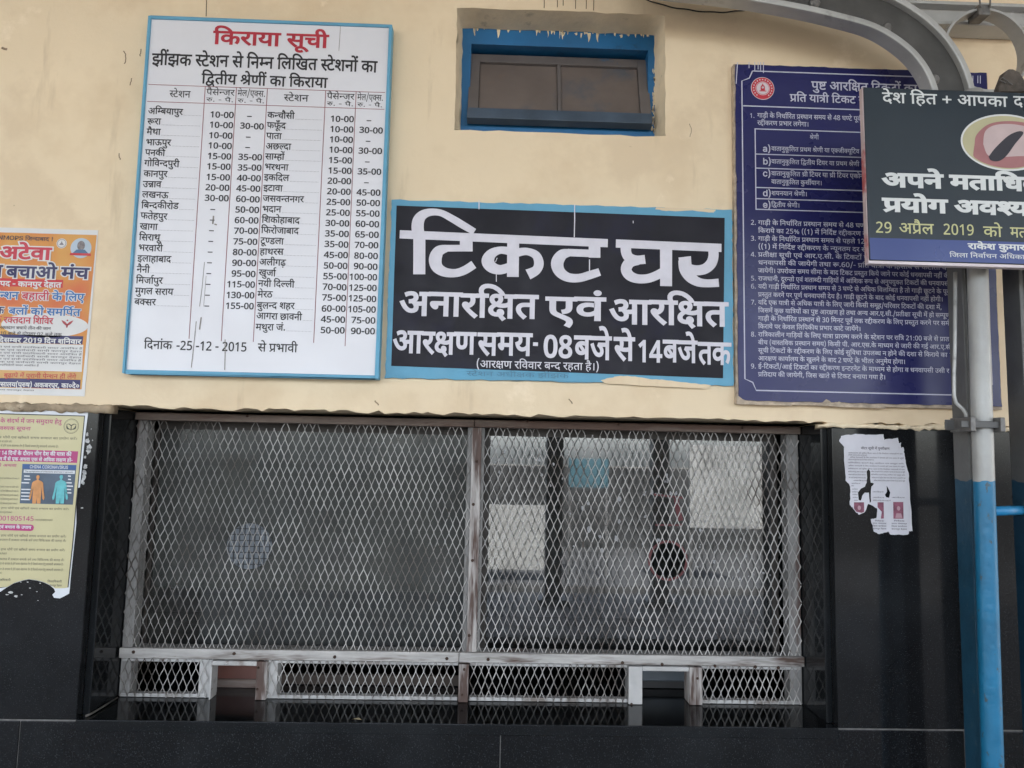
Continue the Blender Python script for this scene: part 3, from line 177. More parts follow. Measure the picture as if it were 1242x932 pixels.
808:(551,[[238,-10,189,-8,142,0,100,12,64,29,64,113,88,99,116,88,148,78,180,72,212,67,240,66,288,70,328,82,360,103,385,132,399,171,404,219,399,262,385,298,361,326,328,347,286,359,236,363,208,362,176,358,146,354,123,350,79,378,106,714,443,714,443,633,183,633,164,428,183,432,208,435,236,437,266,438,328,432,382,414,414,396,442,373,464,344,487,292,495,229,488,160,466,101,429,54,378,18,315,-3]]),
809:(551,[[288,-10,246,-6,207,5,170,24,137,51,109,85,86,128,69,179,58,238,55,305,57,366,62,427,73,485,90,540,114,591,145,636,170,661,200,683,234,700,273,714,318,721,367,724,387,724,410,722,433,719,451,715,451,639,433,644,412,648,391,650,370,651,310,645,262,628,224,601,194,566,173,523,159,474,150,420,146,364,176,396,208,423,250,441,302,447,359,441,408,422,450,390,480,348,499,294,505,230,498,161,479,103,446,54,403,19,350,-3],[287,65,340,75,382,105,403,137,415,178,419,230,411,291,387,338,347,367,290,377,249,372,213,358,184,336,162,308,148,278,144,247,148,204,160,162,180,124,208,92,244,72]]),
810:(551,[[412,633,44,633,44,714,503,714,503,643,232,0,137,0]]),
811:(551,[[276,-10,210,-4,155,13,110,42,78,80,58,127,52,182,57,228,70,267,92,300,121,329,154,353,190,374,160,396,132,420,108,448,83,495,75,554,82,606,103,649,136,682,177,706,225,720,276,725,329,720,376,706,418,682,450,649,470,606,477,553,468,494,440,447,414,421,384,398,349,378,386,356,422,332,453,303,478,270,494,231,500,186,493,130,472,82,438,43,393,14,339,-4],[277,414,320,438,357,466,382,503,390,550,382,594,360,626,323,645,275,651,228,645,192,626,170,594,162,550,170,502,194,466,231,439],[274,64,334,72,378,97,404,136,413,185,404,230,376,268,348,292,310,316,263,340,226,320,195,297,170,273,147,231,139,181,147,134,172,96,213,72]]),
812:(551,[[190,-10,170,-9,147,-8,125,-5,106,-1,106,75,124,70,144,66,166,64,187,63,247,69,296,86,334,113,363,148,384,191,398,240,407,294,411,350,382,318,350,291,308,273,255,267,198,273,149,292,108,324,77,367,58,420,52,484,59,553,78,612,110,660,154,696,207,717,269,724,312,720,351,709,388,690,420,663,448,629,471,586,488,535,499,476,502,409,500,348,494,288,484,229,467,174,443,123,412,78,387,53,357,31,322,14,284,0,239,-7],[267,337,308,342,344,356,373,379,395,406,408,436,413,467,409,510,397,552,377,590,350,622,314,642,270,649,217,639,175,609,154,577,142,536,138,484,146,423,170,376,211,347]]),
813:(294,[[147,414,123,418,103,430,90,451,85,482,90,514,103,535,123,546,147,550,171,546,191,535,204,514,209,482,204,451,191,430,171,418],[147,-14,123,-10,103,2,90,23,85,54,90,86,103,107,123,118,147,122,171,118,191,107,204,86,209,54,204,23,191,2,171,-10]]),
5002:(690,[[25,0,290,728,397,728,665,0,567,0,413,432,397,477,380,531,366,575,351,626,334,684,352,684,335,625,320,574,306,530,288,475,274,432,124,0],[158,203,158,284,532,284,532,203]]),
5073:(730,[[382,-10,322,-5,267,10,216,35,171,70,133,113,101,164,78,224,64,290,60,363,64,437,78,503,101,563,133,614,171,657,216,692,267,717,322,732,382,737,436,733,487,721,533,701,575,674,611,640,640,599,662,552,676,499,583,499,572,534,556,564,536,591,510,612,482,629,451,642,417,649,382,651,340,648,301,637,264,618,231,593,204,560,181,521,164,475,153,422,150,363,153,305,164,252,181,206,204,167,232,135,265,109,301,91,340,80,382,76,417,79,451,86,482,99,510,115,536,137,556,163,572,194,583,229,676,229,662,176,640,129,611,89,575,54,534,27,487,7,436,-6]]),
5161:(743,[[88,0,88,728,181,728,181,413,562,413,562,728,655,728,655,0,562,0,562,331,181,331,181,0]]),
5234:(441,[[45,0,45,82,174,82,174,646,45,646,45,728,396,728,396,646,267,646,267,82,396,82,396,0]]),
5292:(903,[[88,0,88,728,220,728,399,269,406,250,413,228,422,203,430,176,439,148,448,119,456,92,462,67,442,67,449,91,457,117,466,145,474,174,483,201,492,227,500,250,506,269,683,728,815,728,815,0,724,0,724,416,724,440,724,467,725,496,725,527,726,559,727,592,727,624,728,655,725,621,714,587,703,552,692,519,681,488,671,460,662,435,654,416,492,0,411,0,246,416,239,435,230,459,220,486,210,517,199,550,187,584,175,620,163,655,173,627,174,596,174,564,175,532,175,500,176,469,176,441,176,416,176,0]]),
5300:(753,[[88,0,88,728,197,728,493,262,506,242,521,216,539,186,557,152,576,115,595,76,582,76,578,117,576,156,574,193,573,227,573,256,573,281,573,728,666,728,666,0,555,0,292,414,273,443,255,473,236,507,213,546,197,576,177,610,155,649,172,649,175,597,177,549,179,506,180,469,181,438,181,415,181,0]]),
5321:(765,[[383,-10,323,-5,267,10,217,35,171,70,133,113,102,164,78,224,64,290,60,363,64,437,78,503,102,563,133,614,171,657,217,692,267,717,323,732,383,737,443,732,498,717,549,692,594,657,632,614,663,563,687,503,700,437,705,363,700,290,687,224,663,164,632,113,594,70,549,35,498,10,443,-5],[383,76,425,80,464,91,500,109,533,135,561,167,584,206,601,252,611,305,615,363,611,422,601,475,584,521,561,561,533,593,500,618,464,637,425,648,383,651,341,648,301,637,265,618,232,593,204,560,181,521,164,475,153,422,150,363,153,305,164,252,181,207,204,167,232,135,265,109,301,91,341,80]]),
5375:(639,[[88,0,88,728,337,728,390,724,437,714,477,697,510,674,537,646,558,613,578,558,585,496,578,434,558,378,537,346,510,318,477,294,437,277,391,267,337,263,161,263,161,345,333,345,385,350,426,365,456,388,477,419,489,455,493,496,489,537,477,573,456,603,426,626,384,641,332,646,181,646,181,0]]),
5384:(644,[[88,0,88,728,337,728,390,724,437,715,477,698,510,677,537,650,558,619,578,564,585,503,578,442,558,388,537,357,510,331,477,310,437,295,391,285,337,282,140,282,140,365,333,365,385,369,426,382,456,402,477,429,489,463,493,503,489,544,477,578,456,607,425,628,384,642,332,646,181,646,181,0],[506,0,330,328,435,328,613,0]]),
5397:(642,[[321,-13,271,-10,225,-1,184,13,149,32,118,56,94,84,68,133,57,190,152,190,161,153,180,123,207,100,241,83,280,74,321,70,368,74,409,86,445,106,472,132,489,163,495,200,490,232,475,257,452,277,422,293,388,306,351,318,263,343,208,362,163,386,126,414,99,448,83,487,77,533,85,590,110,640,135,669,165,693,200,712,239,726,282,734,327,737,373,734,415,726,454,712,488,693,517,670,541,643,566,596,575,544,484,544,469,591,434,626,384,648,324,655,280,651,242,640,211,622,187,598,172,569,167,537,173,503,191,476,217,455,247,440,278,428,306,419,379,399,410,390,444,378,478,362,511,342,541,316,564,284,580,245,585,198,577,142,554,91,530,61,500,36,464,15,422,0,374,-10]]),
5411:(646,[[48,646,48,728,598,728,598,646,370,646,370,0,277,0,277,646]]),
5424:(744,[[373,-12,318,-8,268,3,222,22,183,47,150,78,123,114,104,155,92,200,88,248,88,728,181,728,181,255,186,206,204,162,232,125,270,98,317,80,373,74,428,80,475,98,513,125,541,162,558,206,563,255,563,728,656,728,656,248,652,200,641,155,621,114,594,78,562,47,522,22,477,3,427,-8]]),
5456:(690,[[293,0,25,728,123,728,277,296,292,253,310,197,324,152,339,101,356,44,338,44,355,103,370,154,384,198,402,253,416,296,566,728,665,728,400,0]]),
5507:(562,[[230,-13,181,-8,136,7,98,31,69,64,50,106,44,155,49,198,62,231,84,258,112,278,145,292,181,303,218,310,256,316,301,322,336,326,363,330,382,337,393,349,396,366,393,400,384,427,368,447,346,463,317,472,282,476,246,473,215,463,190,450,170,433,155,414,144,396,60,423,84,468,116,501,154,525,195,541,238,550,280,553,309,551,342,546,376,536,409,520,439,496,463,462,479,417,484,360,484,0,398,0,398,74,380,55,362,35,339,16,309,1,273,-9],[245,65,290,70,328,84,357,106,379,134,392,165,396,197,396,273,388,267,373,261,354,257,332,252,309,249,287,246,267,243,252,242,222,236,193,228,168,217,149,200,136,179,132,151,136,125,147,104,164,87,187,75,214,67]]),
5578:(612,[[331,-12,284,-7,247,6,219,25,198,47,183,67,172,84,162,84,162,0,77,0,77,728,165,728,165,458,183,475,198,495,218,516,246,535,282,548,330,553,374,549,414,538,450,519,483,493,510,460,532,421,548,376,558,327,562,271,558,216,549,166,532,121,510,82,483,49,451,23,414,4,374,-8],[317,67,364,74,403,94,433,127,455,169,468,218,472,272,468,326,455,375,434,416,404,447,365,467,317,474,271,468,233,449,203,418,181,378,168,329,164,272,168,215,182,166,203,124,234,93,272,73]]),
5586:(571,[[299,-12,252,-8,208,4,169,23,135,50,106,83,82,122,65,167,54,216,51,270,54,324,65,374,82,419,106,458,135,491,169,518,208,537,252,549,299,553,338,550,374,542,408,530,438,513,465,491,488,466,507,436,521,402,436,378,429,398,418,417,404,433,388,447,370,458,349,467,325,472,299,474,250,467,209,446,179,413,157,371,144,322,140,270,144,218,157,170,179,128,209,95,250,74,299,67,326,69,350,74,371,83,390,95,407,110,420,127,431,146,438,167,522,144,509,109,490,78,467,52,440,30,409,12,375,-1,338,-9]]),
5597:(612,[[282,-12,238,-8,198,4,162,23,129,49,102,82,80,121,64,166,54,216,51,271,54,327,64,376,80,421,103,460,130,493,162,519,199,538,239,549,282,553,330,548,367,535,394,516,415,495,430,475,440,458,447,728,535,728,535,0,450,0,450,84,440,84,430,67,414,47,393,25,365,6,329,-7],[295,67,341,73,379,93,409,124,431,166,444,215,448,272,444,329,431,378,409,418,379,449,341,468,295,474,247,467,209,447,179,416,157,375,144,326,140,272,144,218,157,169,179,127,209,94,248,74]]),
5614:(583,[[307,-12,256,-8,211,4,170,23,135,50,105,83,82,122,65,166,54,215,51,269,54,322,64,372,81,417,104,456,133,489,167,517,206,537,249,549,296,553,340,549,382,538,422,520,459,492,490,455,514,408,529,350,534,280,534,243,110,243,110,317,487,317,446,290,442,341,429,385,408,423,379,451,342,469,296,475,251,469,212,450,181,423,158,387,144,347,140,304,140,255,145,199,161,152,186,115,219,88,260,72,307,66,338,69,366,76,390,87,411,104,428,125,440,150,525,127,508,88,482,55,449,27,407,6,360,-7]]),
5647:(370,[[331,546,331,471,10,471,10,546],[117,0,117,619,123,662,139,698,165,726,197,746,234,758,272,762,301,760,324,757,342,752,354,747,330,672,312,677,299,679,283,680,248,675,224,659,210,634,205,599,205,0]]),
5670:(591,[[165,327,165,0,77,0,77,728,165,728,165,414,150,414,169,459,193,495,221,521,271,545,329,553,381,547,426,530,463,502,491,462,508,410,514,347,514,0,426,0,426,339,418,396,393,438,354,465,303,474,266,469,232,457,204,436,183,407,170,370]]),
5689:(242,[[77,0,77,546,165,546,165,0],[122,635,98,640,79,652,65,671,61,693,65,716,79,735,98,747,122,751,145,747,165,735,179,716,183,693,179,671,165,652,145,640]]),
5766:(876,[[77,0,77,546,163,546,163,424,171,464,192,497,218,523,248,541,281,552,316,556,370,547,412,519,443,477,460,423,448,423,462,461,484,494,513,520,547,540,585,552,627,556,672,551,713,535,748,509,776,473,793,426,799,368,799,0,711,0,711,366,703,416,678,450,642,469,601,476,566,472,537,460,514,442,496,418,486,389,482,356,482,0,394,0,394,375,386,416,364,448,329,469,287,476,256,472,227,461,202,442,182,417,169,384,165,344,165,0]]),
5773:(591,[[165,327,165,0,77,0,77,546,162,546,162,414,150,414,169,459,193,495,221,521,271,545,329,553,381,547,426,530,463,502,490,462,508,410,514,347,514,0,426,0,426,339,418,396,393,438,354,465,303,474,266,469,232,457,204,436,183,407,170,370]]),
5790:(600,[[299,-12,252,-8,208,4,169,23,135,50,106,83,82,122,65,167,54,216,51,270,54,324,65,374,82,419,106,458,135,491,169,518,208,537,252,549,299,553,347,549,391,537,430,518,465,491,494,458,518,419,535,374,545,324,549,270,545,216,535,167,518,122,494,83,465,50,430,23,391,4,347,-8],[299,67,350,74,390,95,421,128,443,170,456,218,460,270,456,322,443,370,421,412,390,446,350,467,299,474,250,467,209,446,179,413,157,371,144,322,140,270,144,218,157,170,179,128,209,95,250,74]]),
5843:(612,[[77,-204,77,546,162,546,162,458,172,458,183,475,198,495,218,516,246,535,282,548,330,553,374,549,414,538,450,519,483,493,510,460,532,421,548,376,558,327,562,271,558,216,549,166,532,121,510,82,483,49,451,23,414,4,374,-8,331,-12,284,-7,247,6,219,25,198,47,183,67,172,84,165,-204],[317,67,364,74,403,94,433,127,455,169,468,218,472,272,468,326,455,375,434,416,404,447,365,467,317,474,271,468,233,449,203,418,181,378,168,329,164,272,168,215,182,166,203,124,234,93,272,73]]),
5852:(376,[[77,0,77,546,162,546,162,462,189,499,222,529,263,547,310,554,333,553,354,552,354,464,334,467,318,468,301,469,264,465,231,452,204,433,183,407,169,377,165,342,165,0]]),
5871:(528,[[263,-12,210,-8,163,5,123,25,91,53,67,89,53,132,136,152,153,113,180,86,217,71,262,65,313,72,353,90,378,117,387,148,382,174,367,195,342,211,307,223,216,245,171,258,134,277,105,299,78,341,69,394,76,438,96,476,127,508,168,532,216,548,271,553,323,549,367,536,403,516,431,490,452,458,468,421,388,401,373,429,351,454,318,472,272,478,227,472,191,456,166,430,158,399,164,372,180,350,209,334,250,321,333,301,378,287,414,269,442,247,469,205,478,154,471,109,451,69,418,35,375,10,323,-6]]),
5889:(327,[[292,546,292,471,10,471,10,546],[92,676,180,676,180,142,183,110,195,88,214,76,244,71,265,73,278,75,289,77,307,3,293,-1,276,-4,259,-6,242,-7,179,3,131,31,102,75,92,135]]),
5984:(818,[[200,0,34,546,127,546,194,308,208,256,223,197,234,154,244,107,254,57,239,57,249,106,259,151,269,194,283,253,298,308,363,546,457,546,521,308,535,254,550,196,560,153,570,107,580,57,564,57,574,106,585,152,595,195,610,254,625,308,691,546,784,546,619,0,531,0,460,247,450,285,439,324,429,363,419,404,410,445,399,487,419,487,409,445,399,404,389,363,379,323,369,284,358,247,287,0]]),
5998:(562,[[68,-198,91,-122,100,-124,126,-128,149,-128,170,-121,188,-106,205,-82,219,-48,235,-3,26,546,123,546,239,222,256,172,270,122,283,73,297,25,265,25,279,73,292,122,306,172,323,222,440,546,536,546,296,-82,278,-121,256,-153,231,-177,202,-195,169,-205,133,-208,111,-207,92,-205,78,-201]]),
}
SHAPED = {
92803:[18645,795,0,795,354,804,708,796,1259,50,1873,449,2471,67,2731,44,2990,67,3545,42,3804,181,4269,562,4324,52,5168,533,5577,653,6117,25,6376,52,7138,39,7547,25,8530,75,9071,202,9552,51,9910,70,10490,44,10490,40,11045,50,11615,42,12473,52,12993,60,13662,75,14338,25,14598,50,15360,44,16218,61,17033,79,17564,27,17823,66,18386],
420147:[11191,795,0,10,354,52,1377,179,1786,39,2498,52,3481,67,3890,57,4149,57,4705,66,5261,52,5520,48,6189,202,6760,42,7118,52,7898,61,8307,40,8838,66,9408,61,9927,76,10458,104,10458,796,10837],
112074:[10685,804,0,803,551,48,1362,32,1933,75,2675,60,2935,75,3611,42,3871,79,4391,46,4650,61,5218,52,5749,803,6418,805,6969,48,7780,32,8351,75,9093,40,9353,25,9923],
293957:[8093,5300,0,5292,753,5321,1657,5375,2421,5397,3060,67,3962,32,4221,202,4963,42,5321,66,5841,48,6100,66,6671,42,6930,790,7710],
679041:[2744,9,0,31,764,210,1465,42,1965,66,2485],
347310:[2083,9,0,35,764,75,1224,57,1268,66,1824],
68900:[23731,9,0,67,764,43,1023,25,1638,32,2660,66,3402,44,3661,25,4216,66,4978,52,5237,68,5646,25,6165,75,6706,67,7187,54,7446,19,8124,25,8937,66,9699,51,9958,66,10538,181,10797,54,10797,51,11475,50,12315,449,12913,60,13173,549,13849,25,14764,181,15305,25,15786,52,16548,449,16957,40,17217,41,17787,66,18429,60,18948,50,19624,51,20222,60,21062,75,21738,46,21998,403,22566,5,23097,30,23097,449,23731],
411210:[3528,9,0,44,764,66,1319,52,1578,67,1987,179,2246,40,2958],
870940:[4448,9,0,46,764,44,1332,75,1887,50,2147,40,2745,66,3315,67,3574,43,3833],
459212:[2010,9,0,274,764,76,1332,54,1332],
501618:[3760,9,0,67,764,207,1023,48,1373,51,1944,66,2524,46,2783,69,3351,52,3351],
463730:[3631,9,0,43,764,181,1379,60,1379,76,2055,67,2055,44,2314,25,2869],
838946:[2827,9,0,54,764,68,1442,27,1701,97,2264],
702685:[4844,10,0,27,1023,52,1586,66,1995,31,2514,66,3215,57,3474,44,4030,68,4585],
234494:[2867,10,0,52,1023,179,1432,39,2144],
782198:[23074,10,0,52,1023,179,1432,39,2144,25,3127,66,3889,51,4148,66,4728,181,4987,54,4987,51,5665,25,6505,75,7046,26,7527,69,8345,54,8345,44,9023,75,9578,25,9838,75,10379,48,10860,66,11431,42,11690,805,12470,28,13281,197,13872,35,14339,75,14799,25,15103,75,15644,49,16125,68,16828,40,17087,52,17657,9,18326,44,19090,69,19645,50,19645,75,20243,51,20243,61,21083,79,21614,27,21873,66,22436,104,22695],
725232:[2973,10,0,52,1023,67,1432,179,1691,40,2403],
441709:[5712,10,0,57,1023,213,1579,51,1986,25,2566,60,3588,70,4264,30,4264,44,4898,66,5453],
309094:[2654,10,0,57,1023,75,1579,42,1579,44,2099],
310849:[2710,11,0,25,491,67,1253,42,1512,54,2032],
202716:[2069,11,0,35,491,66,995,57,1254,66,1810],
572339:[3568,11,0,54,491,66,1169,61,1428,66,1959,48,2218,66,2789,42,3048],
695265:[28797,12,0,800,491,67,831,35,1090,25,1594,35,2356,461,2860,802,3119,10,3548,12,4571,67,5322,35,5581,25,6085,35,6847,461,7351,25,7870,66,8632,52,9151,533,9560,653,10100,25,10359,52,11121,39,11530,11,12513,202,13004,35,13362,52,13866,44,14275,75,14830,35,14830,25,15594,75,16135,50,16616,66,17214,201,17473,51,17835,50,18415,60,19273,75,19949,61,20209,79,20740,27,20999,66,21562,57,22081,43,22897,44,23512,57,24067,66,24623,46,24882,60,25450,68,26126,13,26645,60,27193,68,27869,52,28388],
892806:[1978,13,0,545,548,66,1163,57,1422],
845004:[1109,19,0,57,553,6,1109],
475957:[2948,25,0,202,762,30,1120,80,1754,60,2013,68,2689],
111718:[1171,25,0,52,762,449,1171],
601309:[2553,25,0,66,762,44,1021,46,1576,69,2144,52,2144],
873877:[4693,25,0,66,762,44,1021,46,1576,69,2144,52,2144,42,2813,75,3278,61,3333,66,3864,40,4123],
869359:[2711,25,0,66,762,52,1021,25,1690,66,2452],
97740:[4357,67,0,25,259,52,1021,66,1430,51,1689,66,2269,60,2788,70,3464,30,3464,68,4098],
556215:[18213,67,0,25,259,52,1021,66,1430,51,1689,75,2269,25,2529,66,3291,805,3810,808,4361,793,4912,795,6000,795,6354,804,6708,796,7259,50,7873,449,8471,67,8731,44,8990,67,9545,42,9804,181,10269,562,10324,52,11168,533,11577,653,12117,25,12376,52,13138,39,13547,25,14530,75,15071,202,15552,51,15910,70,16490,44,16490,40,17045,50,17615],
473587:[16154,67,0,25,259,52,1021,66,1430,51,1689,75,2269,46,2529,52,3097,25,3766,75,4307,57,4528,54,5084,67,6022,54,6281,67,6959,46,7218,25,7786,655,8548,51,8807,274,9647,49,10215,66,10918,52,11177,25,11846,66,12608,35,12867,75,13327,32,13631,66,14373,51,14632,449,15212,27,15212,75,15775,104,15775],
607900:[2512,25,0,75,541,67,1022,54,1281,19,1959],
556335:[9590,25,0,75,541,60,1022,6,1698,42,1698,49,2218,181,2921,50,3181,449,3779,32,4039,44,4781,60,5596,50,6272,69,6870,42,6870,66,7390,51,7649,61,8489,75,9020,40,9020,69,9590],
427081:[1021,25,0,79,762],
192054:[5243,25,0,79,762,52,1021,79,1430,44,1689,66,2244,57,2763,66,3319,51,3578,52,4158,60,4567],
539110:[39774,25,0,79,762,52,1021,79,1430,44,1689,66,2244,57,2763,66,3319,51,3578,52,4158,60,4567,19,5503,25,6056,67,7078,57,7337,58,7893,75,8573,59,8573,274,9411,25,9979,66,10741,52,11000,25,11669,75,12210,57,12691,66,13247,51,13506,52,14086,60,14495,60,15431,75,16107,61,16367,79,16898,44,17157,75,17712,57,17972,66,18528,54,18787,66,19465,60,19984,6,20660,254,20660,66,21422,50,21681,25,22279,52,23301,79,23710,27,23969,61,24792,76,25323,67,25583,32,25842,60,26584,60,27260,75,27936,48,28196,30,28767,66,29401,57,29660,61,30476,75,31007,40,31007,69,31577,60,31837,66,32513,57,32772,43,33328,66,33943,44,34202,68,34757,10,35276,57,36299,213,36855,51,37262,25,37842,61,38864,76,39395,104,39395],
616206:[4493,26,0,66,818,5,1077,60,1077,68,1753,9,2272,41,3036,57,3678,66,4234],
593869:[1899,26,0,66,818,27,1077,66,1640],
842447:[1819,26,0,69,818,32,818,66,1560,181,1819],
853880:[16148,27,0,66,563,96,822,68,1399,25,1918,75,2459,67,2940,44,3199,43,3754,66,4369,181,4628,67,4628,52,4887,40,5296,274,6126,568,6694,66,7716,44,7975,60,8790,50,9466,51,10064,60,10904,75,11580,807,11840,811,12391,28,13202,197,13793,35,14260,75,14720,46,15024,70,15592,57,15592,181,16148],
545944:[17737,27,0,66,563,96,822,68,1399,25,1918,75,2459,67,2940,44,3199,43,3754,66,4369,181,4628,67,4628,52,4887,40,5296,274,6126,568,6694,66,7716,44,7975,60,8790,50,9466,51,10064,60,10904,75,11580,807,11840,811,12391,28,13202,197,13793,35,14260,75,14720,60,15024,75,15700,46,15960,61,16528,54,17059,75,17737],
15689:[18393,27,0,66,563,96,822,68,1399,25,1918,75,2459,67,2940,44,3199,43,3754,66,4369,181,4628,67,4628,52,4887,40,5296,274,6126,568,6694,66,7716,44,7975,60,8790,50,9466,51,10064,60,10904,75,11580,46,11840,61,12408,54,12939,75,13617,804,13877,805,14428,28,15239,197,15830,35,16297,75,16757,40,17061,25,17631],
1059:[29487,27,0,66,563,96,822,68,1399,25,1918,75,2459,67,2940,44,3199,43,3754,66,4369,181,4628,67,4628,52,4887,40,5296,274,6126,568,6694,66,7716,44,7975,60,8790,75,9466,806,9726,803,10277,67,11088,50,11347,44,11945,35,12500,46,13264,70,13832,57,13832,181,14388,40,14648,25,15218,52,16240,533,16649,653,17189,25,17448,52,18210,39,18619,25,19602,75,20143,67,20624,54,20883,19,21561,274,22374,215,22942,40,23331,69,23901,40,23901,25,24731,52,25493,44,25902,75,26457,46,26717,52,27285,60,27954,50,28630,68,29228],
383133:[3751,27,0,79,563,67,822,57,1081,202,1637,42,1995,46,2515,69,3083,52,3083,68,3492],
151317:[7938,32,0,44,742,46,1297,42,1865,800,2645,25,3245,66,4007,44,4266,46,4821,69,5389,52,5389,42,6058,75,6523,61,6578,66,7109,40,7368],
239669:[4429,32,0,60,742,57,1418,202,1974,40,2332,44,2902,27,3457,52,4020],
704369:[30763,32,0,66,742,51,1001,75,1581,27,1581,68,2144,104,2403,13,3042,46,3590,52,4158,79,4567,183,4826,40,5429,60,6259,50,6935,51,7533,60,8373,68,9049,50,9308,66,9906,25,10425,75,10966,48,11447,66,12018,42,12277,67,13057,35,13316,25,13820,35,14582,274,15346,215,15914,40,16303,69,16873,40,16873,67,17703,25,17962,51,18724,75,19304,32,19564,66,20306,44,20565,75,21120,46,21380,52,21948,25,22617,79,23379,12,23638,43,24389,44,25004,57,25559,66,26115,46,26374,60,26942,68,27618,44,28137,61,28692,440,29223,25,29742,655,30504],
379717:[22509,67,0,32,259,54,1001,66,1679,25,2198,66,2960,51,3219,181,3799,25,3799,66,4561,67,4820,52,5079,39,5488,68,6211,60,6730,42,7406,215,7926,51,8315,19,9155,57,9708,6,10264,60,10524,49,11200,68,11903,46,12422,42,12990,66,13510,67,13769,43,14028,25,14643,66,15405,52,15664,68,16073,60,16592,66,17268,42,17527,52,18047,10,18716,50,19739,6,20337,67,20337,269,20596,40,21148,61,21978,452,22509],
224796:[5316,67,0,32,259,54,1001,66,1679,25,2198,66,2960,51,3219,66,3799,181,4058,54,4058,51,4736],
449653:[8603,67,0,32,259,54,1001,66,1679,67,2198,44,2457,57,3012,66,3568,181,3827,30,3827,44,4461,9,5276,67,6040,43,6299,25,6914,66,7676,52,7935,68,8344],
72254:[4501,67,0,32,259,54,1001,66,1679,67,1938,43,2197,25,2812,66,3574,52,3833,68,4242],
68722:[30402,67,0,32,259,60,1001,50,1677,449,2275,25,2535,69,3076,31,3297,51,4258,66,4838,67,5097,269,5356,51,5908,461,6488,25,7007,66,7769,46,8288,69,8856,562,8856,10,9700,52,10723,179,11132,39,11844,61,12827,79,13358,40,13877,41,14447,66,15089,9,15608,202,16372,51,16730,10,17570,52,18593,801,19002,19,19270,801,19823,60,20091,68,20767,801,21026,802,21294,274,21723,40,22291,68,22861,179,23120,66,23832,60,24351,70,25027,30,25027,68,25661,50,26180,449,26778,61,27038,79,27569,60,28088,549,28764,70,29679,39,29679,181,30402],
639496:[14608,33,0,440,756,33,1015,25,1771,215,2793,35,3182,75,3642,58,3686,44,4366,60,5181,75,5857,67,6117,44,6376,207,6931,44,7281,67,8096,54,8355,67,9033,26,9292,40,10110,215,10940,35,11329,75,11789,58,11833,44,12513,461,13068,25,13587,66,14349],
590864:[2485,35,0,70,460,197,504,37,971,54,1548,66,2226],
428992:[1332,40,0,25,570],
85008:[2523,42,0,66,520,67,779,51,1038,198,1618,57,1967],
914906:[2355,67,0,42,259,44,779,66,1334,6,1593,25,1593],
109093:[13798,67,0,42,259,44,779,66,1334,6,1593,25,1593,804,2615,807,3166,67,3977,42,4236,60,4756,207,5432,48,5782,52,6353,805,7022,803,7573,804,8124,812,8675,67,9486,42,9745,44,10265,58,11080,67,11760,44,12019,57,12574,66,13130,52,13389],
349098:[6503,42,0,75,465,58,520,67,1460,61,1719,40,2250,798,3080,10,3891,46,4914,25,5482,66,6244],
332485:[8306,67,0,529,259,40,879,68,1449,51,1708,284,2548,75,3255,39,3255,440,3978,25,4497,66,5259,67,5778,25,6037,52,6799,66,7208,51,7467,66,8047],
781114:[4616,67,0,529,259,40,879,68,1449,51,1708,284,2548,75,3255,39,3255,68,3978,104,4237],
142931:[24325,43,0,44,615,57,1170,66,1726,46,1985,60,2553,68,3229,25,3748,655,4510,32,5029,66,5771,51,6030,75,6610,27,6610,68,7173,40,7692,41,8262,66,8904,418,9423,801,10210,809,10478,803,11029,802,11580,800,12009,274,12609,67,13177,40,13436,51,14266,66,14846,269,15105,68,15657,25,16176,75,16717,67,17198,61,17457,60,17988,66,18664,48,18923,60,19754,75,20430,25,20690,35,21452,80,21956,40,22215,68,22785,25,23304,655,24066],
293544:[4398,44,0,27,555,52,1118,46,1787,6,2355,30,2355,66,2989,51,3248,40,3828],
968622:[3870,44,0,51,555,68,1135,67,1654,42,1913,210,2433,54,2933,68,3611],
248806:[28129,67,0,44,259,25,814,35,1576,25,2340,75,2881,60,3362,52,4038,25,4447,66,5209,52,5468,68,5877,9,6396,570,7160,40,8148,66,8718,54,8977,50,9915,449,10513,40,10773,198,11343,25,11692,66,12454,54,12713,60,13651,549,14327,25,15242,181,15783,25,16264,52,17026,449,17435,40,17695,41,18265,66,18907,67,19426,30,19685,67,20319,25,20578,198,21340,60,21689,25,22365,25,23387,655,24149,60,24668,54,25344,66,26022,61,26281,54,27072,449,27750,104,27750],
590786:[2652,67,0,44,259,57,814,75,1370,42,1370,25,1890],
695414:[20017,67,0,44,259,57,814,75,1370,42,1370,25,1890,800,2912,60,3512,50,4188,215,4786,40,5175,67,6005,58,6264,179,6944,25,7656,19,8678,57,9231,6,9787,25,10047,50,10809,181,11407,30,11407,66,12041,52,12300,68,12709,60,13228,66,13904,41,14163,68,14805,25,15324,66,16086,44,16345,46,16900,69,17468,52,17468,42,18137,75,18602,61,18657,66,19188,40,19447],
234043:[1369,44,0,76,555,44,555,68,1110],
178652:[2144,46,0,44,568,25,1123,655,1885],
558157:[1656,46,0,66,568,40,827,66,1397],
244531:[4428,46,0,69,568,52,568,66,977,44,1236,68,1791,46,2310,75,2878,546,2878,44,3873],
342241:[8214,46,0,69,568,562,568,10,1412,52,2435,67,2844,179,3103,40,3815,67,4645,35,4904,25,5408,35,6170,461,6674,25,7193,66,7955],
800633:[2118,46,0,75,568,546,568,44,1563],
726402:[2753,46,0,76,568,60,568,75,1244,202,1244,32,1602,52,2344],
647570:[11157,274,0,67,568,40,827,51,1657,66,2237,269,2496,68,3048,67,3567,35,3826,25,4330,35,5092,52,5856,533,6265,653,6805,25,7064,52,7826,39,8235,274,9218,49,9786,66,10489,52,10748],
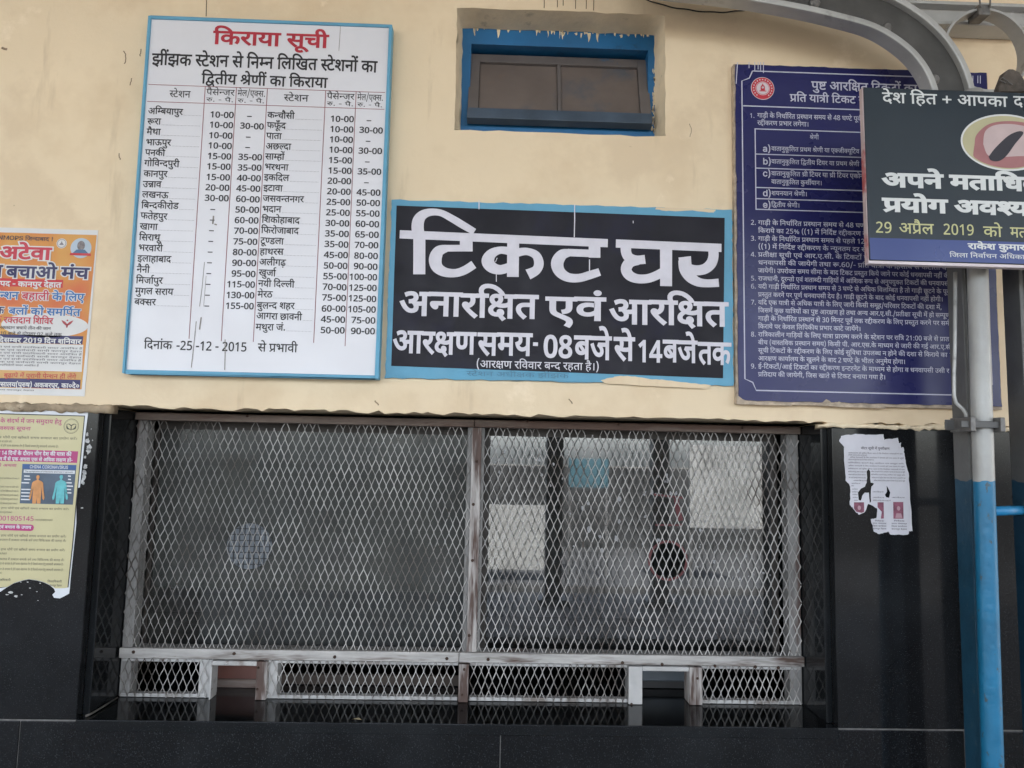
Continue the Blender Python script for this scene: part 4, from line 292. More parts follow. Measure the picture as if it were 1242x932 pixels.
359967:[19353,274,0,67,568,40,827,42,1397,66,1917,51,2176,25,3016,655,3778,32,4297,66,5039,51,5298,75,5878,27,5878,68,6441,799,6700,67,7228,32,7487,60,8229,26,9165,66,9983,40,10242,75,10812,60,11072,75,11748,67,12008,35,12267,25,12771,35,13533,48,14297,44,14868,66,15423,51,15682,66,16262,27,16781,51,17344,66,17924,61,18443,76,18974,104,18974],
150168:[19961,274,0,40,568,68,1138,179,1397,66,2109,60,2628,70,3304,30,3304,68,3938,19,4457,57,5010,6,5566,10,5826,52,6849,801,7258,19,7526,801,8079,60,8347,68,9023,801,9282,25,9810,75,10351,67,10832,35,11091,25,11595,35,12357,461,12861,46,13380,52,13948,27,14617,66,15180,96,15439,68,16016,25,16535,75,17076,274,17557,568,18125,66,19147,44,19406],
936142:[4537,274,0,51,568,79,1148,27,1407,9,2230,57,2994,213,3550,51,3957],
788132:[29095,274,0,215,568,40,957,69,1527,40,1527,25,2357,52,3119,44,3528,75,4083,46,4343,52,4911,46,5580,70,6148,39,6148,181,6871,43,7131,44,7746,57,8301,66,8857,46,9116,60,9684,68,10360,42,10879,75,11344,51,11399,61,12239,76,12770,104,12770,27,13409,66,13972,96,14231,68,14808,31,15327,70,15893,35,16028,44,16532,75,17087,25,17347,75,17888,48,18369,66,18940,42,19199,25,19979,79,20741,12,21000,43,21751,44,22366,57,22921,66,23477,46,23736,60,24304,68,24980,44,25499,61,26054,440,26585,61,27104,79,27635,27,27894,68,28457,104,28716],
343856:[2849,47,0,40,771,75,1341,61,1341,46,1872,69,2440,52,2440],
419465:[2062,47,0,47,771,70,1320,5,1330,42,1542],
862051:[4049,67,0,47,259,52,1030,79,1439,32,1698,66,2440,48,2699,66,3270,42,3529],
661535:[2259,48,0,183,571,60,1174,52,1850],
439974:[2487,48,0,30,571,66,1205,23,1464],
339484:[1313,48,0,32,571,75,1313],
105817:[5720,48,0,54,571,461,1249,25,1768,79,2530,60,3049,50,3725,67,4323,46,4582,181,5150,40,5150],
336003:[2298,48,0,61,571,66,1102,54,1361,68,2039],
739936:[23370,48,0,66,571,52,830,48,1499,66,2070,52,2329,60,2998,66,3674,48,3933,69,4504,44,4504,60,5319,75,5995,61,6255,66,6786,41,7045,43,7947,79,8562,51,8821,449,9401,19,9661,57,10214,6,10770,26,11030,66,11848,5,12107,60,12107,40,12783,75,13353,60,13613,50,14289,51,14887,418,15727,50,16514,66,17112,54,17371,25,18309,66,19071,274,19590,51,20158,79,20738,27,20997,25,21820,52,22582,449,22991,104,22991],
801592:[3974,67,0,48,259,202,830,42,1188,25,1708,655,2470,52,2729,79,3138,37,3397],
315388:[30184,48,0,68,571,30,830,795,1724,57,2078,66,2634,215,2893,40,3282,67,3852,57,4111,25,4667,274,5689,568,6257,66,7279,44,7538,60,8353,50,9029,51,9627,796,10207,67,10821,25,11080,60,11842,68,12518,46,13037,68,13605,801,13864,10,14392,52,15415,801,15824,19,16092,60,16645,801,17321,25,17589,75,18130,50,18611,66,19209,201,19468,51,19830,50,20410,60,21268,75,21944,32,22204,66,22946,52,23205,68,23614,25,24133,655,24895,27,25414,12,25977,10,26728,52,27751,801,28160,19,28428,801,28981,60,29249,68,29925],
491621:[10058,48,0,69,571,97,571,66,1134,46,1393,75,1961,50,2221,449,2819,46,3079,69,3647,52,3647,66,4056,44,4315,68,4870,46,5389,75,5957,546,5957,44,6952,61,7767,68,8298,54,8817,449,9495,27,9495,75,10058],
855914:[4007,48,0,69,571,54,571,202,1249,42,1607,58,2387,61,3067,52,3598],
894052:[2037,49,0,42,703,66,1223,44,1482],
177426:[2568,49,0,52,703,41,1112,44,1754,66,2309],
591341:[2595,49,0,52,703,57,1112,66,1668,52,1927,68,2336],
649755:[2704,49,0,66,703,14,962,46,1727,69,2295,52,2295],
370355:[1232,50,0,6,598,30,598],
724815:[2502,50,0,40,598,42,1168,66,1688,44,1947],
258127:[3178,50,0,41,598,69,1240,52,1240,66,1649,32,2168,6,2910,801,2910],
711168:[2835,67,0,50,259,32,857,66,1599,181,1858,46,1858,69,2426,52,2426],
984106:[8871,50,0,69,598,184,598,51,1246,67,2086,30,2345,67,2979,25,3238,198,4000,60,4349,66,5025,9,5544,67,6308,43,6567,25,7182,66,7944,52,8203,68,8612],
819477:[4023,50,0,69,598,27,598,54,1161,60,2099,52,2775,66,3184,51,3443],
253024:[12409,50,0,69,598,271,598,25,1118,67,2140,32,2399,54,3141,66,3819,25,4338,66,5100,51,5359,66,5939,181,6198,54,6198,51,6876,25,7716,66,8478,44,8737,46,9292,69,9860,52,9860,42,10529,75,10994,61,11049,66,11580,40,11839],
706665:[1592,50,0,75,598,52,598,36,1007],
320842:[3805,50,0,75,598,54,598,802,1276,19,1705,183,2258,60,2861,801,3537],
722415:[1499,50,0,76,598,41,598,66,1240],
772863:[28895,51,0,67,580,42,839,19,1619,25,2172,51,3194,66,3774,269,4033,68,4585,60,5104,75,5780,9,6040,67,6804,43,7063,25,7678,51,8700,66,9280,269,9539,68,10091,25,10610,75,11151,67,11632,54,11891,19,12569,32,13382,66,14124,52,14383,68,14792,67,15311,25,15570,60,16332,68,17008,60,17527,50,18203,70,18801,61,18801,802,19332,46,19761,67,20329,52,20588,57,20997,66,21553,52,21812,67,22481,35,22740,25,23244,35,24006,461,24510,25,25029,655,25791,42,26310,58,26830,66,27510,50,28029,449,28627,799,28627],
653246:[17964,51,0,67,580,42,839,67,1619,46,1878,31,2446,54,3147,75,3825,804,4085,807,4636,67,5447,42,5706,44,6226,461,6781,25,7300,75,7841,42,8322,80,8842,52,9101,66,9510,44,9769,30,10584,68,11218,44,11477,42,12292,75,12757,58,12812,25,13752,655,14514,51,15033,66,15613,269,15872,66,16424,25,16943,655,17705],
470894:[30133,51,0,42,580,653,1100,27,1619,66,2182,96,2441,68,3018,67,3537,44,3796,43,4351,66,4966,181,5225,67,5225,52,5484,40,5893,274,6723,568,7291,66,8313,44,8572,60,9387,50,10063,51,10661,60,11501,75,12177,806,12437,28,13248,197,13839,35,14306,75,14766,60,15070,75,15746,9,16006,67,16770,43,17029,25,17644,67,18666,57,18925,54,19481,67,20159,207,20418,48,20768,40,21339,61,22169,76,22700,40,22960,79,23530,27,24049,66,24612,96,24871,68,25448,31,25967,70,26533,35,26668,44,27172,75,27727,25,27987,75,28528,46,29009,70,29577,57,29577,181,30133],
878313:[9961,52,0,183,409,40,1012,42,1582,66,2102,44,2361,48,3176,30,3747,66,4381,51,4640,75,5220,40,5480,68,6050,44,6309,25,7124,655,7886,32,8405,66,9147,44,9406],
72191:[5339,52,0,183,409,40,1012,42,1582,66,2102,44,2361,67,3176,58,3435,67,4115,57,4374,52,4930],
718578:[8003,52,0,533,409,653,949,25,1208,52,1970,39,2379,274,3362,49,3930,66,4633,52,4892,54,5561,27,6239,75,6802,27,6802,66,7365,104,7624],
62580:[4398,52,0,66,409,25,668,75,1209,58,1430,25,2370,69,2911,50,3132,66,3730,52,3989],
652713:[30687,52,0,66,409,32,668,43,1410,66,2025,44,2284,68,2839,799,3098,420,3626,52,4146,202,4555,40,4913,79,5483,19,6002,57,6555,6,7111,58,7371,40,8051,66,8621,205,8880,42,9281,653,9801,27,10320,66,10883,67,11142,96,11401,51,11978,461,12558,50,13077,449,13675,10,13935,6,14958,67,14958,58,15217,25,15897,418,16919,46,17706,60,18534,75,19210,9,19470,44,20234,69,20789,46,20789,51,21357,69,21937,183,21937,40,22540,67,23370,35,23629,25,24133,35,24895,461,25399,25,25918,655,26680,43,27199,44,27814,57,28369,66,28925,46,29184,60,29752,68,30428],
625544:[29483,52,0,66,409,67,668,269,927,25,1479,66,2241,54,2500,68,3178,44,3437,27,4252,66,4815,67,5074,96,5333,51,5910,461,6490,25,7009,75,7550,67,8031,54,8290,19,8968,51,9781,66,10361,269,10620,66,11172,274,11691,66,12259,52,12518,553,12927,25,14153,52,14915,44,15324,75,15879,25,16139,75,16680,215,17161,35,17550,75,18010,58,18054,44,18734,46,19549,52,20117,52,20786,66,21195,67,21454,269,21713,805,22525,804,23076,813,23627,803,23921,803,24472,48,25283,32,25854,75,26596,60,26856,75,27532,274,27792,66,28360,40,28619,813,29189],
787207:[2527,417,0,801,563,800,1091,46,1691,76,2259,801,2259],
117157:[1455,418,0,52,787,66,1196],
15076:[8999,54,0,179,678,39,1390,19,2373,57,2926,6,3482,48,3742,30,4313,66,4947,57,5206,25,6022,75,6563,13,7044,46,7592,66,8160,51,8419],
857206:[2816,54,0,26,678,44,1496,14,2051],
501292:[8198,57,0,66,556,40,815,66,1385,44,1644,69,2199,25,2199,70,2740,67,2961,54,3220,40,3898,25,4728,69,5269,60,5490,441,6166,51,6425,66,7005,44,7264,104,7819],
101591:[15418,57,0,66,556,40,815,66,1385,44,1644,69,2199,25,2199,70,2740,67,2961,54,3220,40,3898,270,4728,68,5370,67,5889,35,6148,51,6652,52,7232,51,7901,66,8481,270,9000,68,9642,67,10161,35,10420,51,10924,52,11504,19,12173,25,12726,79,13488,44,13747,79,14302,50,14561,68,15159],
836776:[14144,57,0,66,556,40,815,66,1385,44,1644,69,2199,25,2199,70,2740,67,2961,54,3220,40,3898,67,4728,529,4987,40,5607,68,6177,51,6436,67,7276,35,7535,51,8039,52,8619,51,9288,66,9868,274,10387,41,10955,50,11597,284,12455,75,13162,39,13162,68,13885],
74407:[14503,57,0,66,556,40,815,66,1385,44,1644,69,2199,25,2199,70,2740,67,2961,54,3220,40,3898,274,4728,41,5296,50,5938,284,6796,75,7503,39,7503,68,8226,51,8745,66,9325,19,9844,183,10397,32,11000,68,11742,183,12001,51,12604,70,13184,67,13184,35,13443,57,13947],
736960:[7901,57,0,79,556,35,815,52,1319,60,1988,70,2664,30,2664,68,3298,50,3817,449,4415,46,4675,69,5243,44,5243,52,5798,68,6207,179,6466,39,7178],
833760:[5537,58,0,51,680,44,1260,51,1815,66,2395,44,2654,284,3469,75,4176,39,4176,68,4899,104,5158],
661157:[4100,67,0,58,259,25,939,79,1701,61,1960,66,2491,48,2750,66,3321,42,3580],
455967:[1689,284,0,75,707,39,707,68,1430],
547750:[1854,60,0,50,676,51,1274],
549183:[15457,60,0,67,676,207,935,50,1285,67,1883,54,2142,40,2820,25,3650,52,4412,66,4821,44,5080,75,5635,61,5895,75,6426,40,6426,69,6996,10,7256,57,8279,75,8835,42,8835,44,9355,46,10170,269,10738,274,11550,215,12118,40,12507,69,13077,40,13077,25,13907,52,14669,449,15078,104,15078],
572091:[23167,60,0,57,676,181,1232,60,1232,66,1908,43,2167,66,2782,52,3041,39,3450,25,4433,79,5195,60,5714,70,6390,67,6390,30,6649,40,7283,67,8113,25,8372,51,9134,66,9714,32,10233,66,10975,40,11234,66,11804,61,12323,76,12854,67,13114,25,13373,67,14395,44,14654,57,15209,66,15765,181,16024,30,16024,44,16658,44,17473,66,18028,50,18287,66,18885,57,19144,54,19700,68,20378,50,20897,449,21495,44,21755,66,22310,50,22569],
534727:[2075,60,0,66,676,207,935,61,1285,461,1816],
523819:[2245,67,0,60,259,52,935,66,1344,41,1603,70,2245],
609947:[29647,60,0,70,676,30,676,68,1310,67,1829,35,2088,25,2592,35,3354,461,3858,25,4377,75,4918,52,5399,533,5808,653,6348,25,6607,52,7369,39,7778,25,8761,75,9302,67,9783,54,10042,19,10720,25,11533,79,12295,12,12554,60,13305,69,13981,67,13981,57,14240,43,14796,66,15411,13,15930,46,16478,54,17046,548,17724,44,18930,61,19745,79,20276,44,20535,75,21090,25,21350,655,22112,42,22631,58,23151,66,23831,60,24350,75,25026,67,25286,25,25545,52,26307,66,26716,51,26975,75,27555,25,27815,66,28577,804,29096],
431662:[676,60,0,75,676],
567595:[3281,60,0,75,676,274,936,49,1504,66,2207,57,2466,68,3022],
531261:[2128,215,0,35,389,75,849,58,893,44,1573],
529999:[8293,215,0,35,389,75,849,58,893,44,1573,9,2388,43,3152,68,3767,179,4026,25,4738,33,5760,440,6516,33,6775,25,7531],
14413:[18681,568,0,66,1022,44,1281,800,2096,67,2696,32,2955,54,3697,66,4375,67,4894,30,5153,67,5787,25,6046,198,6808,60,7157,66,7833,54,8092,51,8770,795,9350,46,9704,69,10272,417,10272,59,10835,796,11413,9,12027,25,12791,48,13553,52,14124,46,14533,69,15101,52,15101,799,15510,25,16038,66,16800,106,17059,42,17610,75,18075,106,18130],
250116:[3072,215,0,57,389,76,945,67,945,501,1204,25,2310],
711399:[2517,61,0,66,531,41,790,52,1432,60,1841],
534240:[19245,61,0,79,531,24,1050,52,2073,67,2742,44,3001,207,3556,44,3906,50,4721,449,5319,60,5579,75,6255,19,6515,25,7068,9,8090,41,8854,57,9496,66,10052,19,10571,25,11124,60,12146,75,12822,9,13082,67,13846,43,14105,25,14720,54,15742,179,16420,39,17132,61,18115,79,18646,800,18905],
}
CHARS = {40:795,41:796,43:798,45:800,46:801,48:803,49:804,50:805,51:806,52:807,53:808,54:809,55:810,56:811,57:812,65:5002,67:5073,72:5161,73:5234,78:5300,79:5321,82:5384,83:5397,84:5411,85:5424,86:5456,97:5507,98:5578,99:5586,100:5597,101:5614,102:5647,104:5670,105:5689,109:5766,110:5773,111:5790,112:5843,114:5852,115:5871,116:5889,119:5984,121:5998}


# ------------------------------------------------------------------ mesh helpers
def catmull(P, n=6):
    out = []
    for i in range(len(P) - 1):
        a, b, c, d = P[max(i - 1, 0)], P[i], P[i + 1], P[min(i + 2, len(P) - 1)]
        for k in range(n):
            t = k / n
            out.append(tuple(0.5 * (2 * b[q] + (c[q] - a[q]) * t + (2 * a[q] - 5 * b[q] + 4 * c[q] - d[q]) * t * t
                                    + (3 * b[q] - a[q] - 3 * c[q] + d[q]) * t ** 3) for q in range(len(b))))
    out.append(tuple(P[-1]))
    return out


def area2(c):
    return sum(c[i][0] * c[(i + 1) % len(c)][1] - c[(i + 1) % len(c)][0] * c[i][1] for i in range(len(c))) / 2


def inside(p, c):
    r = False
    for i in range(len(c)):
        (x1, y1), (x2, y2) = c[i], c[(i + 1) % len(c)]
        if (y1 > p[1]) != (y2 > p[1]) and p[0] < (x2 - x1) * (p[1] - y1) / (y2 - y1) + x1:
            r = not r
    return r


glyph_cache = {}


def glyph(gid, bold):
    """triangulated groups [(points, triangles)] of one glyph, its strokes thickened by bold units"""
    key = (gid, bold)
    if key in glyph_cache:
        return glyph_cache[key]
    cs = []
    for L in GLYPHS[gid][1]:
        c = [(L[i], L[i + 1]) for i in range(0, len(L), 2)]
        if len(c) > 2:
            cs.append(c)
    groups = []
    outer = [c for c in cs if area2(c) < 0]
    holes = [c for c in cs if area2(c) >= 0]
    for o in outer:
        groups.append([o] + [h for h in holes if inside(h[0], o)])
    res = []
    for g in groups:
        pts = []
        loops = [[Vector((q[0], q[1], 0)) for q in c] for c in g]
        flat0 = [q for c in loops for q in c]
        for c in g:
            n = len(c)
            q = []
            for i in range(n):
                ax, ay = c[i][0] - c[i - 1][0], c[i][1] - c[i - 1][1]
                bx, by = c[(i + 1) % n][0] - c[i][0], c[(i + 1) % n][1] - c[i][1]
                la, lb = math.hypot(ax, ay) or 1, math.hypot(bx, by) or 1
                nx, ny = -ay / la - by / lb, ax / la + bx / lb
                ln = math.hypot(nx, ny) or 1
                k = min(1.6, 2 / max(ln, .6)) * bold / ln if ln > .1 else 0
                q.append(Vector((c[i][0] + nx * k, c[i][1] + ny * k, 0)))
            pts += q
        tris = geometry.tessellate_polygon(loops)
        T = []
        for a, b, c in tris:
            A, B, D = flat0[a], flat0[b], flat0[c]
            s = (B.x - A.x) * (D.y - A.y) - (D.x - A.x) * (B.y - A.y)
            if abs(s) > 1e-6:
                T.append((a, b, c) if s > 0 else (a, c, b))
        res.append(([(p.x, p.y) for p in pts], T))
    glyph_cache[key] = res
    return res


def lay(t):
    key = 7
    for ch in t:
        key = (key * 131 + ord(ch)) % 999983
    if key in SHAPED:
        L = SHAPED[key]
        out, i = [], 1
        while i < len(L):
            if L[i] > 0:
                out.append((L[i], L[i + 1], 0))
                i += 2
            else:
                out.append((-L[i], L[i + 1], L[i + 2]))
                i += 3
        return L[0], out
    x, out = 0, []
    for ch in t:
        if ch == ' ' or ord(ch) not in CHARS:
            x += 260
            continue
        g = CHARS[ord(ch)]
        out.append((g, x, 0))
        x += GLYPHS[g][0]
    return x, out


class MB:
    """collects shapes and links them as one mesh object"""
    def __init__(s):
        s.v, s.f = [], []

    def add(s, V, Fc):
        n = len(s.v)
        s.v += [tuple(p) for p in V]
        s.f += [tuple(i + n for i in f) for f in Fc]
        return s

    def box(s, x0, x1, y0, y1, z0, z1):
        V = [(x, y, z) for z in (z0, z1) for y in (y0, y1) for x in (x0, x1)]
        return s.add(V, [(0, 2, 3, 1), (4, 5, 7, 6), (0, 1, 5, 4), (2, 6, 7, 3), (0, 4, 6, 2), (1, 3, 7, 5)])

    def hexa(s, Q, y1):
        """four front corners Q (counter-clockwise from the front), pushed back to depth y1"""
        V = [tuple(q) for q in Q] + [(q[0], y1, q[2]) for q in Q]
        return s.add(V, [(0, 1, 2, 3), (7, 6, 5, 4), (0, 4, 5, 1), (1, 5, 6, 2), (2, 6, 7, 3), (3, 7, 4, 0)])

    def flat(s, P, Y, holes=()):
        """flat polygon of (x, z) points facing the platform"""
        loops = [[Vector((p[0], p[1], 0)) for p in L] for L in [P] + list(holes)]
        pts = [p for L in loops for p in L]
        T = []
        for a, b, c in geometry.tessellate_polygon(loops):
            A, B, D = pts[a], pts[b], pts[c]
            k = (B.x - A.x) * (D.y - A.y) - (D.x - A.x) * (B.y - A.y)
            if abs(k) > 1e-12:
                T.append((a, b, c) if k > 0 else (a, c, b))
        return s.add([(p.x, Y, p.y) for p in pts], T)

    def slab(s, P, y0, y1, holes=()):
        """polygon of (x, z) points with thickness from y0 (front) to y1 (back)"""
        s.flat(P, y0, holes)
        n = len(s.v)
        loops = [P] + list(holes)
        for L in loops:
            n = len(s.v)
            k = len(L)
            s.v += [(p[0], y0, p[1]) for p in L] + [(p[0], y1, p[1]) for p in L]
            for i in range(k):
                j = (i + 1) % k
                s.f.append((n + i, n + i + k, n + j + k, n + j))
        n = len(s.v)
        m = MB().flat(P, y1, holes)
        s.add(m.v, [f[::-1] for f in m.f])
        return s

    def tube(s, P, r, n=10, caps=True):
        P = [Vector(p) for p in P]
        rings = []
        ref = Vector((0, 1, 0))
        for i, p in enumerate(P):
            t = (P[min(i + 1, len(P) - 1)] - P[max(i - 1, 0)]).normalized()
            a = t.cross(ref)
            if a.length < 1e-3:
                a = t.cross(Vector((1, 0, 0)))
            a.normalize()
            b = t.cross(a)
            rr = r[i] if isinstance(r, (list, tuple)) else r
            rings.append([p + (a * math.cos(2 * math.pi * k / n) + b * math.sin(2 * math.pi * k / n)) * rr for k in range(n)])
        V = [q for R_ in rings for q in R_]
        Fc = [(i * n + k, i * n + (k + 1) % n, (i + 1) * n + (k + 1) % n, (i + 1) * n + k) for i in range(len(P) - 1) for k in range(n)]
        if caps:
            Fc += [tuple(range(n - 1, -1, -1)), tuple((len(P) - 1) * n + k for k in range(n))]
        return s.add(V, Fc)

    def sweep(s, path, prof, closed=False):
        """path of (x, z) points, profile of (n, y) points: n along the path's left normal, y the depth"""
        m, n = len(path), len(prof)
        V = []
        for i, p in enumerate(path):
            a = path[(i - 1) % m] if closed else path[max(i - 1, 0)]
            b = path[(i + 1) % m] if closed else path[min(i + 1, m - 1)]
            dx, dz = b[0] - a[0], b[1] - a[1]
            l = math.hypot(dx, dz) or 1
            nx, nz = -dz / l, dx / l
            V += [(p[0] + nx * q[0], q[1], p[1] + nz * q[0]) for q in prof]
        Fc = []
        for i in range(m if closed else m - 1):
            j = (i + 1) % m
            Fc += [(i * n + k, i * n + (k + 1) % n, j * n + (k + 1) % n, j * n + k) for k in range(n)]
        s.add(V, Fc)
        if not closed:
            k = len(s.v) - m * n
            s.f.append(tuple(range(k + n - 1, k - 1, -1)))
            s.f.append(tuple(k + (m - 1) * n + q for q in range(n)))
        return s

    def disc(s, cx, cz, r, Y, n=40, rz=None):
        rz = rz or r
        return s.flat([(cx + r * math.cos(2 * math.pi * k / n), cz + rz * math.sin(2 * math.pi * k / n)) for k in range(n)], Y)

    def ring(s, cx, cz, r0, r1, Y, n=40):
        c = lambda r: [(cx + r * math.cos(2 * math.pi * k / n), cz + r * math.sin(2 * math.pi * k / n)) for k in range(n)]
        return s.flat(c(r1), Y, [c(r0)])

    def bolt(s, x, y, z, r, h=.006):
        n = 8
        V = [(x + r * q * math.cos(2 * math.pi * k / n), y - d, z + r * q * math.sin(2 * math.pi * k / n)) for q, d in ((1, 0), (1, h * .6), (.6, h)) for k in range(n)]
        Fc = [(i * n + k, i * n + (k + 1) % n, (i + 1) * n + (k + 1) % n, (i + 1) * n + k) for i in range(2) for k in range(n)]
        Fc.append(tuple(2 * n + k for k in range(n)))
        return s.add(V, Fc)

    def ribbon(s, P, W, Y, n=7, smooth=True):
        """flat brush stroke through (x, z) points with a width at each"""
        Q = [(p[0], p[1], w_) for p, w_ in zip(P, W)]
        if smooth and len(Q) > 2:
            Q = catmull(Q, n)
        L, R_ = [], []
        for i, q in enumerate(Q):
            a, b = Q[max(i - 1, 0)], Q[min(i + 1, len(Q) - 1)]
            dx, dz = b[0] - a[0], b[1] - a[1]
            l = math.hypot(dx, dz) or 1
            nx, nz = -dz / l * q[2] / 2, dx / l * q[2] / 2
            L.append((q[0] + nx, Y, q[1] + nz))
            R_.append((q[0] - nx, Y, q[1] - nz))
        k = len(Q)
        return s.add(L + R_, [(i + k, i + k + 1, i + 1, i) for i in range(k - 1)])

    def build(s, name, mt, root=None, solid=True, smooth=False, bevel=0, seg=2):
        me = bpy.data.meshes.new(name)
        off = Vector((0, 0, 0))
        up = root
        while up is not None:
            off = off + up.location
            up = up.parent
        me.from_pydata([(v[0] - off[0], v[1] - off[1], v[2] - off[2]) for v in s.v], [], s.f)
        if solid:
            bm = bmesh.new()
            bm.from_mesh(me)
            bmesh.ops.remove_doubles(bm, verts=bm.verts, dist=1e-6)
            bmesh.ops.recalc_face_normals(bm, faces=bm.faces)
            bm.to_mesh(me)
            bm.free()
        me.materials.append(mt)
        if smooth:
            for p in me.polygons:
                p.use_smooth = True
        o = bpy.data.objects.new(name, me)
        COL.objects.link(o)
        if root is not None:
            o.parent = root
        if bevel:
            b = o.modifiers.new('bevel', 'BEVEL')
            b.width = bevel
            b.segments = seg
            b.limit_method = 'ANGLE'
            b.angle_limit = math.radians(40)
        return o


letter_level = [0]


def put(mb, t, X0, X1, zb, zh, Y, bold=0, unit=622, wob=0):
    """write t between X0 and X1, baseline zb, head line zh"""
    adv, L = lay(t)
    sx = (X1 - X0) / adv
    sz = (zh - zb) / unit
    for g, x, y in L:
        dz = random.uniform(-wob, wob) * (zh - zb)
        for pts, tris in glyph(g, bold):
            letter_level[0] = (letter_level[0] + 1) % 5
            yy = Y - letter_level[0] * 0.00005
            V = [(X0 + (x + px) * sx, yy, zb + dz + (y + pz) * sz) for px, pz in pts]
            if bold < 20:
                mb.add(V, tris)
            else:                       # heavy strokes overlap themselves: keep their pieces a hair apart
                W = [(V[i][0], yy - (k % 9) * .000005, V[i][2]) for k, f in enumerate(tris) for i in f]
                mb.add(W, [(3 * k, 3 * k + 1, 3 * k + 2) for k in range(len(tris))])


def tx(mb, t, x0, yh, x1, yb, Y, bold=0, unit=622, wob=0):
    """write t from photo pixel x0 to x1, head line at yh and baseline at yb (both read at x0)"""
    a, b, c = at(x0, yh, Y), at(x1, yh, Y), at(x0, yb, Y)
    put(mb, t, a.x, b.x, c.z, a.z, Y, bold, unit, wob)


def txw(mb, t, x0, yh, yb, Y, ratio=1.0, bold=0, right=None, unit=622, wob=0):
    """the same with the width following from the letter height; right aligns the end at that pixel"""
    adv = lay(t)[0]
    x = x0 if right is None else right
    a, c = at(x, yh, Y), at(x, yb, Y)
    wd = adv * (a.z - c.z) / unit * ratio
    X0 = a.x if right is None else a.x - wd
    put(mb, t, X0, X0 + wd, c.z, a.z, Y, bold, unit, wob)
    return X0 + wd


def pxpoly(P, Y):
    return [(q.x, q.z) for q in (at(p[0], p[1], Y) for p in P)]


def stroke(mb, P, wpx, Y):
    """thin straight line through photo pixels"""
    Q = pxpoly(P, Y)
    mb.ribbon(Q, [wpx * Y / FOCAL] * len(Q), Y, smooth=False)


# ------------------------------------------------------------------ materials
def node(t, kind, **kw):
    n = t.nodes.new(kind)
    for k, v in kw.items():
        if k == 'op':
            n.operation = v
        else:
            n.inputs[int(k[1:]) if k[0] == 'i' and k[1:].isdigit() else k].default_value = v
    return n


def ramp(t, src, stops):
    r = t.nodes.new('ShaderNodeValToRGB')
    el = r.color_ramp.elements
    while len(el) > 1:
        el.remove(el[0])
    for i, (p, c) in enumerate(stops):
        e = el[0] if i == 0 else el.new(p)
        e.position = p
        e.color = (c, c, c, 1) if isinstance(c, (int, float)) else (*c, 1)
    t.links.new(src, r.inputs[0])
    return r.outputs[0]


def mix(t, fac, a, b):
    m_ = t.nodes.new('ShaderNodeMix')
    m_.data_type = 'RGBA'
    for s_, v in ((0, fac), (6, a), (7, b)):
        if hasattr(v, 'links'):
            t.links.new(v, m_.inputs[s_])
        elif s_ == 0:
            m_.inputs[0].default_value = v
        else:
            m_.inputs[s_].default_value = (*v, 1)
    return m_.outputs[2]


def noise(t, scale, detail=4, rough=.55, stretch=None, shift=0):
    tc = t.nodes.new('ShaderNodeTexCoord')
    src = tc.outputs['Object']
    mp = t.nodes.new('ShaderNodeMapping')
    mp.inputs['Location'].default_value = (shift, shift * .7, shift * 1.3)
    if stretch:
        mp.inputs['Scale'].default_value = stretch
    t.links.new(src, mp.inputs[0])
    n = t.nodes.new('ShaderNodeTexNoise')
    n.inputs['Scale'].default_value = scale
    n.inputs['Detail'].default_value = detail
    n.inputs['Roughness'].default_value = rough
    t.links.new(mp.outputs[0], n.inputs['Vector'])
    return n.outputs['Fac']


def material(name, color, rough=.6, metal=0.0, spec=.5, vary=.12, vscale=8, bump=0.0, bscale=60, wear=None, rvary=.1, coat=0):
    """painted or plain surface: colour varied by noise, optional wear patches [(colour, scale, threshold, softness, stretch)]"""
    m_ = bpy.data.materials.new(name)
    m_.use_nodes = True
    t = m_.node_tree
    b = t.nodes['Principled BSDF']
    c = color
    lo = tuple(x * (1 - vary) for x in c)
    hi = tuple(min(1, x * (1 + vary)) for x in c)
    col = mix(t, ramp(t, noise(t, vscale, 5, .6, shift=random.uniform(0, 9)), [(.3, 0.0), (.7, 1.0)]), lo, hi)
    for wc, ws, th, sf, st in (wear or []):
        f = ramp(t, noise(t, ws, 6, .65, st, random.uniform(0, 20)), [(th, 0.0), (min(th + sf, .999), 1.0)])
        col = mix(t, f, col, wc)
    t.links.new(col, b.inputs['Base Color'])
    b.inputs['Metallic'].default_value = metal
    b.inputs['Specular IOR Level'].default_value = spec
    if coat:
        b.inputs['Coat Weight'].default_value = coat
        b.inputs['Coat Roughness'].default_value = .05
    r = ramp(t, noise(t, vscale * 2.3, 4, .6, shift=3.3), [(.3, max(rough - rvary, .02)), (.7, min(rough + rvary, 1.0))])
    t.links.new(r, b.inputs['Roughness'])
    if bump:
        bp = t.nodes.new('ShaderNodeBump')
        bp.inputs['Strength'].default_value = bump
        bp.inputs['Distance'].default_value = .004
        t.links.new(noise(t, bscale, 8, .62), bp.inputs['Height'])
        t.links.new(bp.outputs[0], b.inputs['Normal'])
    return m_


